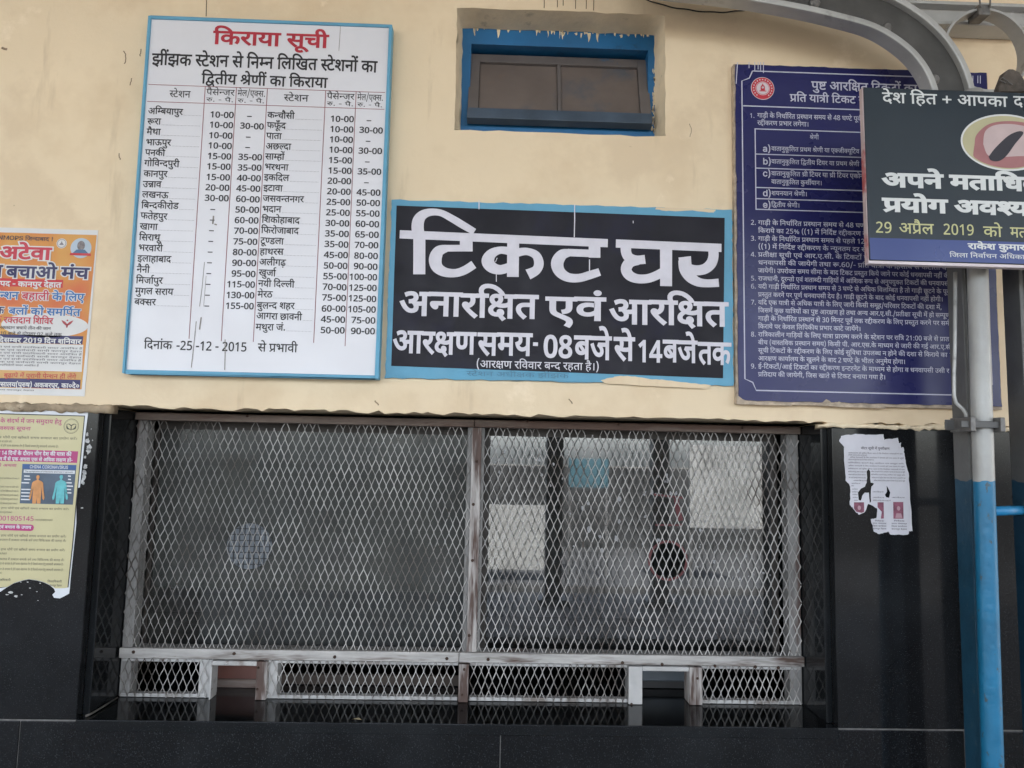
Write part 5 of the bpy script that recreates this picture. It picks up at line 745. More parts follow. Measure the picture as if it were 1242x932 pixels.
CREAM = (.765, .62, .43)
M = {}
M['plaster'] = material('cream_plaster', CREAM, .75, vary=.05, vscale=2.2, bump=.55, bscale=13, wear=[
    ((.62, .46, .29), 1.3, .49, .20, None),
    ((.86, .71, .52), 5, .62, .08, None),
    ((.50, .375, .24), 7, .60, .16, (1, 1, .15)), ((.70, .555, .38), 3.1, .56, .10, None),
    ((.16, .11, .07), 48, .735, .03, (1, 1, .55)),
    ((.30, .21, .13), 17, .735, .05, None)])
M['reveal'] = material('old_plaster', (.78, .65, .46), .85, vary=.15, vscale=9, bump=.6, bscale=40, wear=[((.30, .24, .15), 12, .6, .15, None), ((.75, .66, .48), 20, .62, .06, None)])
M['mortar'] = material('rough_mortar', (.36, .28, .19), .95, vary=.35, vscale=25, bump=1.0, bscale=60, wear=[((.62, .52, .38), 14, .55, .1, None), ((.12, .09, .06), 30, .63, .08, None)])


def granite_material(name, base, rough):
    m_ = bpy.data.materials.new(name)
    m_.use_nodes = True
    t = m_.node_tree
    b = t.nodes['Principled BSDF']
    n1 = noise(t, 420, 2, .5)
    col = mix(t, ramp(t, n1, [(.62, 0.0), (.72, 1.0)]), base, (.045, .05, .055))
    col = mix(t, ramp(t, noise(t, 2.3, 5, .6, None, 4), [(.48, 0.0), (.78, .25)]), col, (.05, .055, .06))
    col = mix(t, ramp(t, noise(t, 55, 5, .7, (1, 1, .5), 8), [(.70, 0.0), (.76, .5)]), col, (.16, .16, .155))
    t.links.new(col, b.inputs['Base Color'])
    t.links.new(ramp(t, noise(t, 5, 5, .65, None, 2), [(.3, rough), (.75, rough + .12)]), b.inputs['Roughness'])
    b.inputs['Specular IOR Level'].default_value = .30
    bp = t.nodes.new('ShaderNodeBump')
    bp.inputs['Strength'].default_value = .05
    bp.inputs['Distance'].default_value = .002
    t.links.new(noise(t, 9, 3, .5), bp.inputs['Height'])
    t.links.new(bp.outputs[0], b.inputs['Normal'])
    return m_


M['granite'] = granite_material('black_granite', (.008, .0085, .0095), .05)
M['ledge_granite'] = granite_material('polished_black_granite', (.008, .009, .010), .03)
M['joint'] = material('tile_joint', (.13, .125, .12), .9, vary=.3, vscale=60)


def wood_material(name, paint, bare, th, stretch):
    m_ = bpy.data.materials.new(name)
    m_.use_nodes = True
    t = m_.node_tree
    b = t.nodes['Principled BSDF']
    g = noise(t, 60, 6, .7, stretch)
    c1 = mix(t, ramp(t, g, [(.35, 0.0), (.65, 1.0)]), tuple(x * .62 for x in paint), paint)
    c2 = mix(t, g, tuple(x * .4 for x in bare), tuple(x * 1.5 for x in bare))
    f = ramp(t, noise(t, 7, 6, .7, stretch, 5), [(th, 0.0), (th + .06, 1.0)])
    col = mix(t, f, c1, c2)
    col = mix(t, ramp(t, noise(t, 90, 5, .7, stretch, 9), [(.64, 0.0), (.70, .8)]), col, (.05, .035, .03))
    t.links.new(col, b.inputs['Base Color'])
    b.inputs['Roughness'].default_value = .7
    bp = t.nodes.new('ShaderNodeBump')
    bp.inputs['Strength'].default_value = .5
    bp.inputs['Distance'].default_value = .002
    t.links.new(g, bp.inputs['Height'])
    t.links.new(bp.outputs[0], b.inputs['Normal'])
    return m_


M['wood_h'] = wood_material('weathered_wood_across', (.47, .45, .43), (.085, .052, .040), .525, (.12, 1, 1))
M['wood_v'] = wood_material('weathered_wood_upright', (.46, .43, .41), (.085, .052, .042), .495, (1, 1, .12))
M['wood_dark'] = wood_material('dirty_brown_wood', (.23, .18, .155), (.12, .075, .06), .45, (.12, 1, 1))
M['wood_grey'] = wood_material('greyed_wood', (.30, .29, .28), (.12, .08, .07), .62, (1, 1, .15))
M['strand'] = material('painted_wire', (.40, .385, .37), .5, vary=.3, vscale=7, spec=.3, wear=[((.11, .095, .085), 6, .47, .16, None), ((.06, .04, .03), 26, .62, .08, None)])
M['nail'] = material('rusty_nail', (.06, .035, .025), .8, metal=.3)
M['white_steel'] = material('white_painted_steel', (.42, .41, .40), .5, vary=.2, vscale=12, wear=[((.20, .17, .15), 9, .56, .1, None), ((.10, .07, .06), 40, .64, .05, None)])
M['light_blue'] = material('light_blue_paint', (.115, .335, .49), .6, vary=.12, vscale=7, bump=.25, bscale=40, wear=[((.62, .55, .42), 16, .74, .04, None), ((.05, .13, .20), 30, .72, .05, None)])
M['board_white'] = material('white_enamel', (.69, .685, .72), .38, vary=.03, vscale=3, bump=.04, bscale=9, wear=[((.56, .55, .57), 5, .62, .2, (1, 1, .2)), ((.18, .16, .15), 60, .80, .015, (1, 1, .3))])
M['ink_black'] = material('black_sign_paint', (.017, .015, .017), .5, vary=.25, vscale=40)
M['ink_red'] = material('red_sign_paint', (.42, .022, .040), .5, vary=.15, vscale=30)
M['rule_red'] = material('thin_maroon_line', (.28, .10, .11), .6)
M['dots'] = material('grey_dots', (.28, .27, .29), .6)
M['sign_black'] = material('blue_black_paint', (.012, .011, .017), .5, vary=.3, vscale=6, spec=.22, bump=.15, bscale=30, wear=[((.010, .010, .045), 2.6, .55, .25, None), ((.06, .06, .07), 26, .70, .05, (.12, 1, 1))])
M['ink_white'] = material('off_white_sign_paint', (.62, .60, .66), .5, vary=.08, vscale=25, wear=[((.30, .28, .31), 60, .72, .05, None)])
M['navy'] = material('navy_sheet', (.021, .022, .100), .30, vary=.06, vscale=2.2, spec=.3)
M['navy_ink'] = material('pale_lettering', (.50, .50, .60), .5, vary=.05)
M['rust_edge'] = material('chipped_board_edge', (.42, .34, .26), .8, vary=.4, vscale=40, bump=.5)
M['emblem_red'] = material('emblem_red', (.50, .03, .05), .4)
M['emblem_white'] = material('emblem_white', (.62, .55, .58), .5)
M['slate'] = material('dark_slate_vinyl', (.023, .033, .043), .35, spec=.3, vary=.1, vscale=2, bump=.05, bscale=7)
M['vinyl_blue'] = material('blue_vinyl', (.020, .042, .19), .32, vary=.08, vscale=3)
M['vinyl_white'] = material('white_vinyl', (.62, .64, .64), .4, vary=.04)
M['vinyl_yellow'] = material('pale_yellow_vinyl', (.50, .49, .24), .4, vary=.04)
M['olive'] = material('olive_yellow_print', (.44, .41, .25), .4, vary=.06, vscale=14)
M['skin_dark'] = material('finger_print_rose', (.34, .14, .145), .4, vary=.12, vscale=18)
M['skin_light'] = material('nail_print_pink', (.50, .39, .39), .4, vary=.08, vscale=18)
M['finger_ink'] = material('ink_mark_print', (.020, .018, .028), .4)
M['edge_red'] = material('red_board_edge', (.50, .40, .40), .5, vary=.15, vscale=6, wear=[((.36, .08, .08), 9, .5, .1, None)])
M['steel'] = material('aluminium_painted_steel', (.41, .41, .40), .42, metal=.25, vary=.14, vscale=7, bump=.12, bscale=26, wear=[((.16, .155, .15), 12, .60, .15, None), ((.50, .50, .50), 30, .68, .05, None), ((.10, .07, .05), 46, .72, .04, None)])
M['dark_steel'] = material('dark_grey_steel', (.105, .105, .105), .5, metal=.2, vary=.25, vscale=9, bump=.3, bscale=50, wear=[((.24, .235, .225), 30, .64, .08, (1, 1, .3)), ((.03, .025, .02), 14, .62, .1, None)])
M['bolt_steel'] = material('bolt_steel', (.16, .155, .15), .5, metal=.5, vary=.3, vscale=60)
M['cable'] = material('black_cable', (.018, .017, .017), .55)


def two_tone(name, low, high, zsplit, rough=.42, bump=.35):
    """post paint: one colour below the painter's line, another above it, chipped"""
    m_ = material(name, high, rough, metal=.1, vary=.14, vscale=9, bump=bump, bscale=55)
    t = m_.node_tree
    b = t.nodes['Principled BSDF']
    old = b.inputs['Base Color'].links[0].from_socket
    tc = t.nodes.new('ShaderNodeTexCoord')
    sp = t.nodes.new('ShaderNodeSeparateXYZ')
    t.links.new(tc.outputs['Object'], sp.inputs[0])
    wob = node(t, 'ShaderNodeMath', op='MULTIPLY_ADD', i1=.018, i2=-zsplit - .009)
    t.links.new(noise(t, 30, 3, .5), wob.inputs[0])
    s_ = node(t, 'ShaderNodeMath', op='ADD')
    t.links.new(sp.outputs[2], s_.inputs[0])
    t.links.new(wob.outputs[0], s_.inputs[1])
    g = node(t, 'ShaderNodeMath', op='GREATER_THAN', i1=0.0)
    t.links.new(s_.outputs[0], g.inputs[0])
    lowc = mix(t, ramp(t, noise(t, 14, 5, .6), [(.3, 0.0), (.7, 1.0)]), tuple(x * .82 for x in low), tuple(x * 1.15 for x in low))
    lowc = mix(t, ramp(t, noise(t, 42, 5, .7, (1, 1, .6), 3), [(.62, 0.0), (.66, 1.0)]), lowc, (.04, .075, .10))
    lowc = mix(t, ramp(t, noise(t, 11, 6, .75, (1, 1, .5), 6), [(.66, 0.0), (.69, 1.0)]), lowc, (.11, .085, .075))
    t.links.new(mix(t, g.outputs[0], lowc, old), b.inputs['Base Color'])
    return m_


def glass_material(name, refl, dust, tint):
    m_ = bpy.data.materials.new(name)
    m_.use_nodes = True
    t = m_.node_tree
    t.nodes.remove(t.nodes['Principled BSDF'])
    out = t.nodes['Material Output']
    tr = node(t, 'ShaderNodeBsdfTransparent', Color=(*tint, 1))
    gl = node(t, 'ShaderNodeBsdfGlossy', Color=(.95, .97, 1, 1), Roughness=.015)
    df = node(t, 'ShaderNodeBsdfDiffuse', Color=(.42, .41, .38, 1))
    m1 = node(t, 'ShaderNodeMixShader', i0=refl)
    t.links.new(tr.outputs[0], m1.inputs[1])
    t.links.new(gl.outputs[0], m1.inputs[2])
    m2 = node(t, 'ShaderNodeMixShader')
    t.links.new(ramp(t, noise(t, 6, 6, .65), [(.3, dust * .4), (.65, dust), (.8, dust * 2.2)]), m2.inputs[0])
    t.links.new(m1.outputs[0], m2.inputs[1])
    t.links.new(df.outputs[0], m2.inputs[2])
    t.links.new(m2.outputs[0], out.inputs[0])
    return m_


# ------------------------------------------------------------------ naming
def thing(name, label, cat, loc=(0, 0, 0), group=None):
    o = bpy.data.objects.new(name, None)
    COL.objects.link(o)
    o.location = loc
    o.empty_display_size = .1
    tag(o, label, cat, group)
    bpy.context.view_layer.update()
    return o


def tag(o, label, cat, group=None):
    o['label'] = label
    o['category'] = cat
    if group:
        o['group'] = group
    return o


def struct(mb, name, mt, **kw):
    o = mb.build(name, mt, **kw)
    o['kind'] = 'structure'
    return o


# ------------------------------------------------------------------ the setting
YW = 1.8                    # front of the plaster
YG = 1.9465                 # front of the ticket grille
LX, RX = -.954, .851        # the counter opening
LEDGE = CAM_Z - .636
TOP = CAM_Z + .0975

M['paving'] = material('platform_paving', (.135, .125, .115), .75, vary=.2, vscale=1.5, bump=.3, bscale=30)
M['ballast'] = material('track_ballast', (.20, .175, .145), .95, vary=.35, vscale=14, bump=1, bscale=40)
struct(MB().box(-200, 200, -200, 120, -1.30, -1.10), 'ground', M['ballast'])
struct(MB().box(-60, 60, -4.6, 1.803, -1.09, 0), 'platform', M['paving'])
struct(MB().box(-60, 60, -16, -9.4, -1.09, -.75), 'opposite_platform', material('dark_asphalt', (.03, .03, .031), .85, vary=.3))

# canopy over the platform: sheets on purlins
can = thing('platform_canopy', 'grey steel sheet canopy roof above the platform', 'canopy', (0, 1.7, 3.85))
MB().box(-14, 14, -4.3, 1.79, 3.85, 3.90).build('roof_sheet', M['steel'], can)
for y in (-4.1, -2.6, -1.1, .4):
    MB().box(-14, 14, y - .04, y + .04, 3.74, 3.845).build('purlin', M['dark_steel'], can)

# ------------------------------------------------------------------ the station wall
wall = thing('station_wall', 'cream plastered station wall with black granite cladding around a ticket counter', 'wall', (0, 2.0, 0))
random.seed(5)
lip = []
x = -5.0
while x < 5.0:
    lip.append((x, TOP + random.uniform(-.004, .005)))
    x += random.uniform(.012, .03) if -1.3 < x < 1.5 else .3
lip = [(-5, TOP)] + lip[1:] + [(5, TOP)]
NX0, NX1, NZ0, NZ1 = -.113, .431, CAM_Z + .826, CAM_Z + 1.158     # the ventilator niche


def wobbly(x0, x1, z0, z1, a, n=14):
    P = []
    for (ax, az), (bx, bz) in (((x0, z0), (x1, z0)), ((x1, z0), (x1, z1)), ((x1, z1), (x0, z1)), ((x0, z1), (x0, z0))):
        for k in range(n):
            t = k / n
            P.append((ax + (bx - ax) * t + random.uniform(-a, a), az + (bz - az) * t + random.uniform(-a, a)))
    return P


niche = wobbly(NX0, NX1, NZ0, NZ1, .0022)
outer = lip + [(5, 4.4), (-5, 4.4)]
MB().slab(outer, YW, YW + .045, [niche]).build('plaster', M['plaster'], wall)
# splayed niche sides
nb = MB()
inner = [(NX0 + .012 + (p[0] - NX0) * (NX1 - NX0 - .022) / (NX1 - NX0), NZ0 + .004 + (p[1] - NZ0) * (NZ1 - NZ0 - .010) / (NZ1 - NZ0)) for p in niche]
n_ = len(niche)
nb.add([(p[0], YW + .001, p[1]) for p in niche] + [(p[0], YW + .085, p[1]) for p in inner], [(i, (i + 1) % n_, (i + 1) % n_ + n_, i + n_) for i in range(n_)])
nb.build('niche_reveal', M['reveal'], wall, smooth=True)
# masonry behind the plaster (lintel, piers) and the office room
ms = MB()
ms.box(-5, NX0 - .03, YW + .046, YW + .23, TOP + .004, 4.4)
ms.box(NX1 + .03, 5, YW + .046, YW + .23, TOP + .004, 4.4)
ms.box(NX0 - .03, NX1 + .03, YW + .046, YW + .23, TOP + .004, NZ0 - .02)
ms.box(NX0 - .03, NX1 + .03, YW + .046, YW + .23, NZ1 + .02, 4.4)
ms.box(-5, LX - .02, YW + .03, YW + .23, 0, TOP + .002)
ms.box(RX + .02, 5, YW + .03, YW + .23, 0, TOP + .002)
ms.box(LX - .02, RX + .02, YW + .03, YW + .23, 0, LEDGE - .03)
ms.build('masonry', M['reveal'], wall)
# granite cladding
for a, b in ((-3.2, -2.06), (-2.057, LX), (RX, 1.74), (1.743, 3.2)):
    MB().box(a, b, YW + .002, YW + .028, LEDGE - .002, TOP - .012).build('granite_panel', M['granite'], wall, bevel=.0025)
xs = [-3.2, at(22, 900, YW).x, at(607, 900, YW).x, 1.16, 2.2, 3.2]
for a, b in zip(xs[:-1], xs[1:]):
    MB().box(a + .001, b - .001, YW + .001, YW + .028, LEDGE - .62, LEDGE - .0055).build('granite_tile', M['granite'], wall, bevel=.0015)
    MB().box(a + .001, b - .001, YW + .001, YW + .028, .02, LEDGE - .623).build('granite_tile', M['granite'], wall, bevel=.0015)
j = MB()
for xx in xs[1:-1]:
    j.box(xx - .0012, xx + .0012, YW + .0035, YW + .02, .02, LEDGE - .006)
j.box(-3.2, 3.2, YW + .0035, YW + .02, LEDGE - .0055, LEDGE - .002)
j.build('tile_joint', M['joint'], wall)
for a, b in ((LX - .002, LX + .016), (RX - .016, RX + .002)):
    MB().box(a, b, YW + .029, YG + .12, LEDGE + .001, TOP - .004).build('granite_jamb', M['ledge_granite'], wall, bevel=.0015)
MB().box(LX + .0, RX - .0, YW - .002, YG + .60, LEDGE - .026, LEDGE).build('granite_ledge', M['ledge_granite'], wall, bevel=.002)
# mortar ridges over the granite and around the opening corners
random.seed(3)


def ridge(x0, x1, z0, z1, y0, y1, mt, name, root):
    mb = MB()
    n = max(6, int((x1 - x0) / .012))
    V = []
    for i in range(n + 1):
        xx = x0 + (x1 - x0) * i / n
        for (yy, zz) in ((y1, z1), (y0 + .004, z1 - .002), (y0, (z0 + z1) / 2), (y0 + .004, z0), (y1, z0)):
            V.append((xx, yy + random.uniform(-.003, .003), zz + random.uniform(-.004, .004)))
    Fc = [(i * 5 + k, i * 5 + (k + 1) % 5, (i + 1) * 5 + (k + 1) % 5, (i + 1) * 5 + k) for i in range(n) for k in range(5)]
    mb.add(V, Fc + [(4, 3, 2, 1, 0), tuple(n * 5 + k for k in range(5))])
    return mb.build(name, mt, root, smooth=True)


ridge(-3.0, LX + .03, TOP - .016, TOP + .006, YW - .012, YW + .03, M['mortar'], 'mortar_ridge', wall)
ridge(RX - .03, 1.8, TOP - .013, TOP + .000, YW - .002, YW + .03, M['reveal'], 'mortar_ridge', wall)
# dark streaks and cracks on the plaster
st = MB()
random.seed(8)
for px, y0, y1 in ((660, -40, 10), (676, -40, 9), (683, -50, 7), (698, -45, 11), (711, -40, 11), (720, -50, 13), (250, -20, 20)):
    stroke(st, [(px, y0), (px + .6, (y0 + y1) / 2), (px, y1)], 1.0, YW - .0006)
st.build('damp_streak', material('damp_streak', (.10, .075, .05), .9), wall, solid=False)
# hairline cracks and scuffs in the paint
random.seed(19)
ck = MB()
for P_, w_ in (([(836, 150), (839, 158), (837, 166)], .8),
               ([(893, 120), (891, 128)], 1.2), ([(690, 484), (694, 490)], 1.2), ([(150, 62), (153, 70), (151, 78)], 1.3), ([(160, 95), (158, 104)], 1.2), ([(171, 60), (170, 68)], 1.2), ([(144, 186), (146, 194)], 1.3), ([(2, 58), (9, 60)], 3.0), ([(455, 486), (459, 492)], 1.6)):
    Q_ = catmull(P_, 5)
    Q_ = [(q[0] + random.uniform(-.6, .6), q[1] + random.uniform(-.6, .6)) for q in Q_]
    stroke(ck, Q_, w_, YW - .0005)
ck.build('paint_crack', material('crack_brown', (.24, .17, .11), .9, vary=.4, vscale=60), wall, solid=False)
# flaking paint around the vent
fl = MB()
for i in range(46):
    px = random.uniform(570, 792)
    py = 33.5 + (px - 566) * .043 + random.uniform(-1, 2.5)
    L = random.choice((1, 1, 2, 3, 4, 9)) * random.uniform(.6, 1.2)
    w_ = random.uniform(1, 3.4) * YW / FOCAL
    fl.ribbon(pxpoly([(px, py - 1.5), (px + random.uniform(-1, 1), py + L * .5), (px + random.uniform(-.8, .8), py + L)], YW + .0805), [w_ * 1.5, w_ * random.uniform(.5, 1), w_ * .15], YW + .0805, n=3)
for i in range(40):
    py = random.uniform(42, 160)
    px = 796.5 - (py - 36) * .022 + random.uniform(-3.5, .5)
    w_ = random.uniform(.8, 2.8) * YW / FOCAL
    fl.ribbon(pxpoly([(px, py - 1), (px + random.uniform(-1, 1), py + 1.5), (px + random.uniform(-1, 1), py + random.uniform(3, 6))], YW + .0805), [w_ * .3, w_, w_ * .2], YW + .0805, n=3)
fl.build('flaking_paint', material('cream_flakes', (.74, .62, .42), .85, vary=.2, vscale=60), wall, solid=False)['kind'] = 'stuff'

# office room behind the counter: closed box with openings only towards the counter
rm = MB()
rm.box(-2.6, 2.6, 4.6, 4.7, 0, 2.9)
rm.box(-2.7, -2.6, 2.035, 4.6, 0, 2.9)
rm.box(2.6, 2.7, 2.035, 4.6, 0, 2.9)
rm.box(-2.7, 2.7, 2.035, 4.7, 2.9, 4.4)
rm.box(-2.6, 2.6, 2.035, 4.6, -.05, .03)
rm.build('office_room', material('dim_office_paint', (.20, .20, .19), .8, vary=.1), wall)

# ------------------------------------------------------------------ ventilator window
vw = thing('ventilator_window', 'small blue framed ventilator window with a tilted brown shutter above the ticket sign', 'window', (.16, YW + .1, CAM_Z + .99))
YV = YW + .082
fo = pxpoly([(549, 156), (797.5, 166.5), (800.5, 35), (565, 24)], YV)
fi = pxpoly([(569, 150), (786, 160), (783, 61), (572, 48)], YV)
fo = [(min(fo[0][0], fo[3][0]) - .004, fo[0][1] - .012), (fo[1][0] + .008, fo[0][1] - .012), (fo[1][0] + .008, fo[2][1] + .012), (min(fo[0][0], fo[3][0]) - .004, fo[2][1] + .012)]
fi = [(fi[0][0], fi[0][1]), (fi[1][0], fi[0][1]), (fi[1][0], fi[2][1]), (fi[0][0], fi[2][1])]
M['vent_blue'] = material('deep_blue_paint', (.012, .125, .30), .45, vary=.12, vscale=8, bump=.15, bscale=25, wear=[((.015, .05, .10), 9, .64, .12, None)])
MB().slab(fo, YV, YV + .06, [fi]).build('frame', M['vent_blue'], vw, bevel=.0015)
# shutter tilted about its middle: top goes in, bottom comes out
sx0, sx1 = fi[0][0] - .004, fi[1][0] + .004
szb, szt = fi[0][1] - .004, fi[2][1] - .006
tilt = math.radians(17)
szm = (szb + szt) / 2
hh = (szt - szb) / 2


def tilted(mb):
    out = []
    for x_, y_, z_ in mb.v:
        dy, dz = y_ - (YV + .012), z_ - szm
        out.append((x_, YV + .012 + dy * math.cos(tilt) + dz * math.sin(tilt), szm + dz * math.cos(tilt) - dy * math.sin(tilt)))
    mb.v = out
    return mb


ys = YV + .002
M['shutter'] = material('dusty_brown_shutter', (.135, .108, .095), .5, vary=.15, vscale=8, wear=[((.085, .088, .10), 5, .56, .12, None), ((.17, .115, .09), 7, .62, .1, None)])
M['shutter_rail'] = material('dusty_blue_brown_rail', (.12, .105, .10), .5, vary=.15, vscale=10, wear=[((.03, .10, .19), 12, .60, .12, None)])
fr = MB()
rw = .028
fr.box(sx0, sx0 + rw, ys, ys + .022, szm - hh + .0305, szm + hh)
fr.box(sx1 - rw, sx1, ys, ys + .022, szm - hh + .0305, szm + hh)
mx = (sx0 + sx1) / 2
fr.box(mx - .005, mx + .005, ys + .002, ys + .022, szm - hh + .03, szm + hh - rw)
fr.box(sx0 + rw, sx1 - rw, ys, ys + .022, szm + hh - rw, szm + hh)
sash = tilted(fr).build('shutter', M['shutter_rail'], vw, bevel=.001)
tilted(MB().box(sx0 - .001, sx1 + .001, ys - .003, ys + .022, szm - hh - .004, szm - hh + .03)).build('bottom_rail', material('bluish_shutter_rail', (.06, .085, .12), .45, vary=.25, vscale=10), sash, bevel=.001)
for a, b in ((sx0 + rw + .001, mx - .006), (mx + .006, sx1 - rw - .001)):
    tilted(MB().box(a, b, ys + .008, ys + .012, szm - hh + .031, szm + hh - rw - .001)).build('shutter_panel', M['shutter'], sash)
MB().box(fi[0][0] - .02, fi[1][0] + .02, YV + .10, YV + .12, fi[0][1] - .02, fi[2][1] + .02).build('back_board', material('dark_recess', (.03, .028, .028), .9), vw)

# ------------------------------------------------------------------ ticket grille
gr = thing('ticket_grille', 'weathered wooden frame with two large expanded metal screens over the ticket counter', 'grille', ((LX + RX) / 2, YG, LEDGE))
Zp = lambda py, px=560: at(px, py, YG).z
Xp = lambda px, py=700: at(px, py, YG).x
GX0, GX1 = LX + .018, RX - .018
z_top1 = TOP - .006
z_top0 = Zp(518)
z_r1, z_r0 = Zp(791.5), Zp(803.5)
xm0, xm1 = Xp(568), Xp(580)
YM = YG + .010              # the mesh plane
# side and middle stiles behind the mesh
MB().box(GX0, GX0 + .027, YM + .004, YM + .045, LEDGE + .001, z_top0).build('stile', M['wood_grey'], gr, bevel=.002)
MB().box(GX1 - .032, GX1, YM + .004, YM + .045, LEDGE + .001, z_top0).build('stile', M['wood_grey'], gr, bevel=.002)
MB().box(xm0 - .012, xm1 + .008, YM + .004, YM + .045, z_r0, z_top0).build('stile', M['wood_grey'], gr, bevel=.002)
# battens nailed over the mesh
xa = Xp(576, 510)
MB().box(GX0, xa - .0015, YG - .004, YM + .045, z_top0, z_top1).build('top_batten', M['wood_dark'], gr, bevel=.002)
MB().box(xa, GX1, YG - .004, YM + .045, z_top0, z_top1).build('top_batten', M['wood_dark'], gr, bevel=.002)
MB().box(xm0, xm1, YG - .002, YM + .002, z_r1 + .0015, z_top0 - .001).build('middle_batten', M['wood_v'], gr, bevel=.0015)
MB().box(GX0 + .002, xa - .026, YG - .003, YM + .002, z_r0, z_r1).build('rail_batten', M['wood_h'], gr, bevel=.0015)
MB().box(xa - .0245, GX1, YG - .003, YM + .002, z_r0, z_r1).build('rail_batten', M['wood_h'], gr, bevel=.0015)
MB().box(GX0 + .03, GX1 - .034, YM + .004, YM + .045, z_r0 - .004, z_r1 - .002).build('rail', M['wood_grey'], gr, bevel=.002)
# the two pay openings and the little posts beside them
hL0, hL1 = Xp(255, 835), Xp(309, 835)
hR0, hR1 = Xp(780, 835), Xp(835.5, 835)
z_b = LEDGE + .012
posts = [(Xp(238, 830), hL0 - .002, M['white_steel']), (hL1 + .002, Xp(323, 830), M['wood_v']), (Xp(323.5, 830), Xp(334, 830), M['white_steel']),
         (Xp(556, 830), Xp(568, 830), M['wood_v']), (Xp(762.5, 830), hR0 - .002, M['white_steel']), (hR1 + .002, Xp(852, 830), M['wood_v'])]
for i, (a, b, mt) in enumerate(posts):
    yb = (YM + .004 if i in (0, 2) else YG - .001)
    MB().box(a, b, yb, YM + .045, LEDGE + .001, z_r0 - .005).build('post', mt, gr, bevel=.0015)
for a, b in ((hL0, hL1), (hR0, hR1)):
    MB().box(a - .002, b + .002, YG + .001, YM + .03, z_r0 - .017, z_r0 - .005).build('opening_lintel', M['white_steel'], gr, bevel=.003)
MB().box(hL0 - .002, hL0 + .002, YG - .001, YM + .03, LEDGE + .001, z_r0 - .018).build('opening_edge', M['white_steel'], gr)
lower = [(GX0 + .004, posts[0][1] - .003), (posts[1][0] + .016, posts[3][0] - .002), (posts[3][1] + .002, posts[4][0] - .001), (posts[5][1] + .001, GX1 - .004)]
for a, b in lower:
    MB().box(a, b, YM + .003, YM + .022, LEDGE + .001, LEDGE + .010).build('bottom_strip', M['white_steel'], gr, bevel=.001)
    MB().box(a, b, YM + .003, YM + .012, z_r0 - .012, z_r0 - .005).build('upper_strip', M['white_steel'], gr, bevel=.001)
for px, py in ((162, 791), (284, 793), (406, 797), (542, 799), (592, 800), (755, 804), (803, 806), (867, 808), (916, 809), (944, 810)):
    p = at(px, py, YG - .003)
    MB().bolt(p.x, YG - .003, p.z, .0042, .003).build('nail', M['nail'], gr)
for px, py in ((574, 612), (573, 680), (569, 771), (578, 560)):
    p = at(px, py, YG - .002)
    MB().bolt(p.x, YG - .002, p.z, .0040, .003).build('nail', M['nail'], gr)
for px, py in ((750, 514.5), (640, 511), (300, 505), (900, 519)):
    p = at(px, py, YG - .004)
    MB().bolt(p.x, YG - .004, p.z, .0035, .003).build('nail', M['nail'], gr)
for px, py in ((563, 812), (560.5, 843), (846, 823), (766, 854), (313, 810), (312, 836)):
    p = at(px, py, YG - .001)
    MB().bolt(p.x, YG - .001, p.z, .0032, .003).build('nail', M['nail'], gr)


def screen(x0, x1, z0, z1, name, px=.0200, pz=.0478, seed=1, wd=.0019):
    random.seed(seed)
    hx, hz = px / 2, pz / 2
    ni, nj = int((x1 - x0) / hx) + 2, int((z1 - z0) / hz) + 2
    P = {}
    for i in range(ni + 1):
        for k in range(nj + 1):
            bend = .003 * math.sin(i * .13 + seed) * math.sin(k * .31 + seed)
            P[i, k] = (x0 + i * hx + random.uniform(-.0008, .0008) + .0016 * math.sin(i * .21 + k * .5 + seed) * math.sin(k * .17 + 2 * seed), YM + bend * .5 + random.uniform(-.0004, .0004), z0 + k * hz + random.uniform(-.0012, .0012))
    mb = MB()
    e = hz * .07

    def seg(a, b, w_, d_):
        dx, dz = b[0] - a[0], b[2] - a[2]
        l = math.hypot(dx, dz)
        nx, nz = -dz / l * w_ / 2, dx / l * w_ / 2
        V = []
        for p in (a, b):
            V += [(p[0] + nx, p[1] - d_ * .2, p[2] + nz), (p[0] - nx, p[1] - d_ * .8, p[2] - nz), (p[0] - nx, p[1] + d_ * .2, p[2] - nz), (p[0] + nx, p[1] + d_ * .8, p[2] + nz)]
        mb.add(V, [(0, 1, 5, 4), (1, 2, 6, 5), (2, 3, 7, 6), (3, 0, 4, 7)])
    for i in range(ni):
        for k in range(nj):
            if (i + k) % 2 == 0:
                a, b = P[i, k], P[i + 1, k + 1]
                pair = ((a[0], a[1], a[2] + e), (b[0], b[1], b[2] - e))
            else:
                a, b = P[i + 1, k], P[i, k + 1]
                pair = ((a[0], a[1], a[2] + e), (b[0], b[1], b[2] - e))
            if all(x0 - .001 < q[0] < x1 + .001 and z0 - .001 < q[2] < z1 + .004 for q in pair):
                seg(*pair, wd * random.uniform(.7, 1.25), .0016)
    for (i, k), p in P.items():
        if (i + k) % 2 == 0 and p[0] < x1 and z0 - .001 < p[2] < z1:
            seg((p[0], p[1], p[2] - e * 1.1), (p[0], p[1], p[2] + e * 1.1), wd * 1.5, .0018)
    o = mb.build(name, M['strand'], gr, solid=False)
    return o


screen(GX0 + .001, xm0 + .004, z_r1 - .008, z_top0 + .002, 'mesh_screen', seed=1)
screen(xm1 - .004, GX1 - .001, z_r1 - .008, z_top0 + .002, 'mesh_screen', seed=2)
for q, (a, b) in enumerate(((GX0 + .003, hL0 - .004), lower[1], lower[2], lower[3])):
    screen(a, b, LEDGE + .004, z_r0 + .002, 'lower_mesh', seed=5 + q)

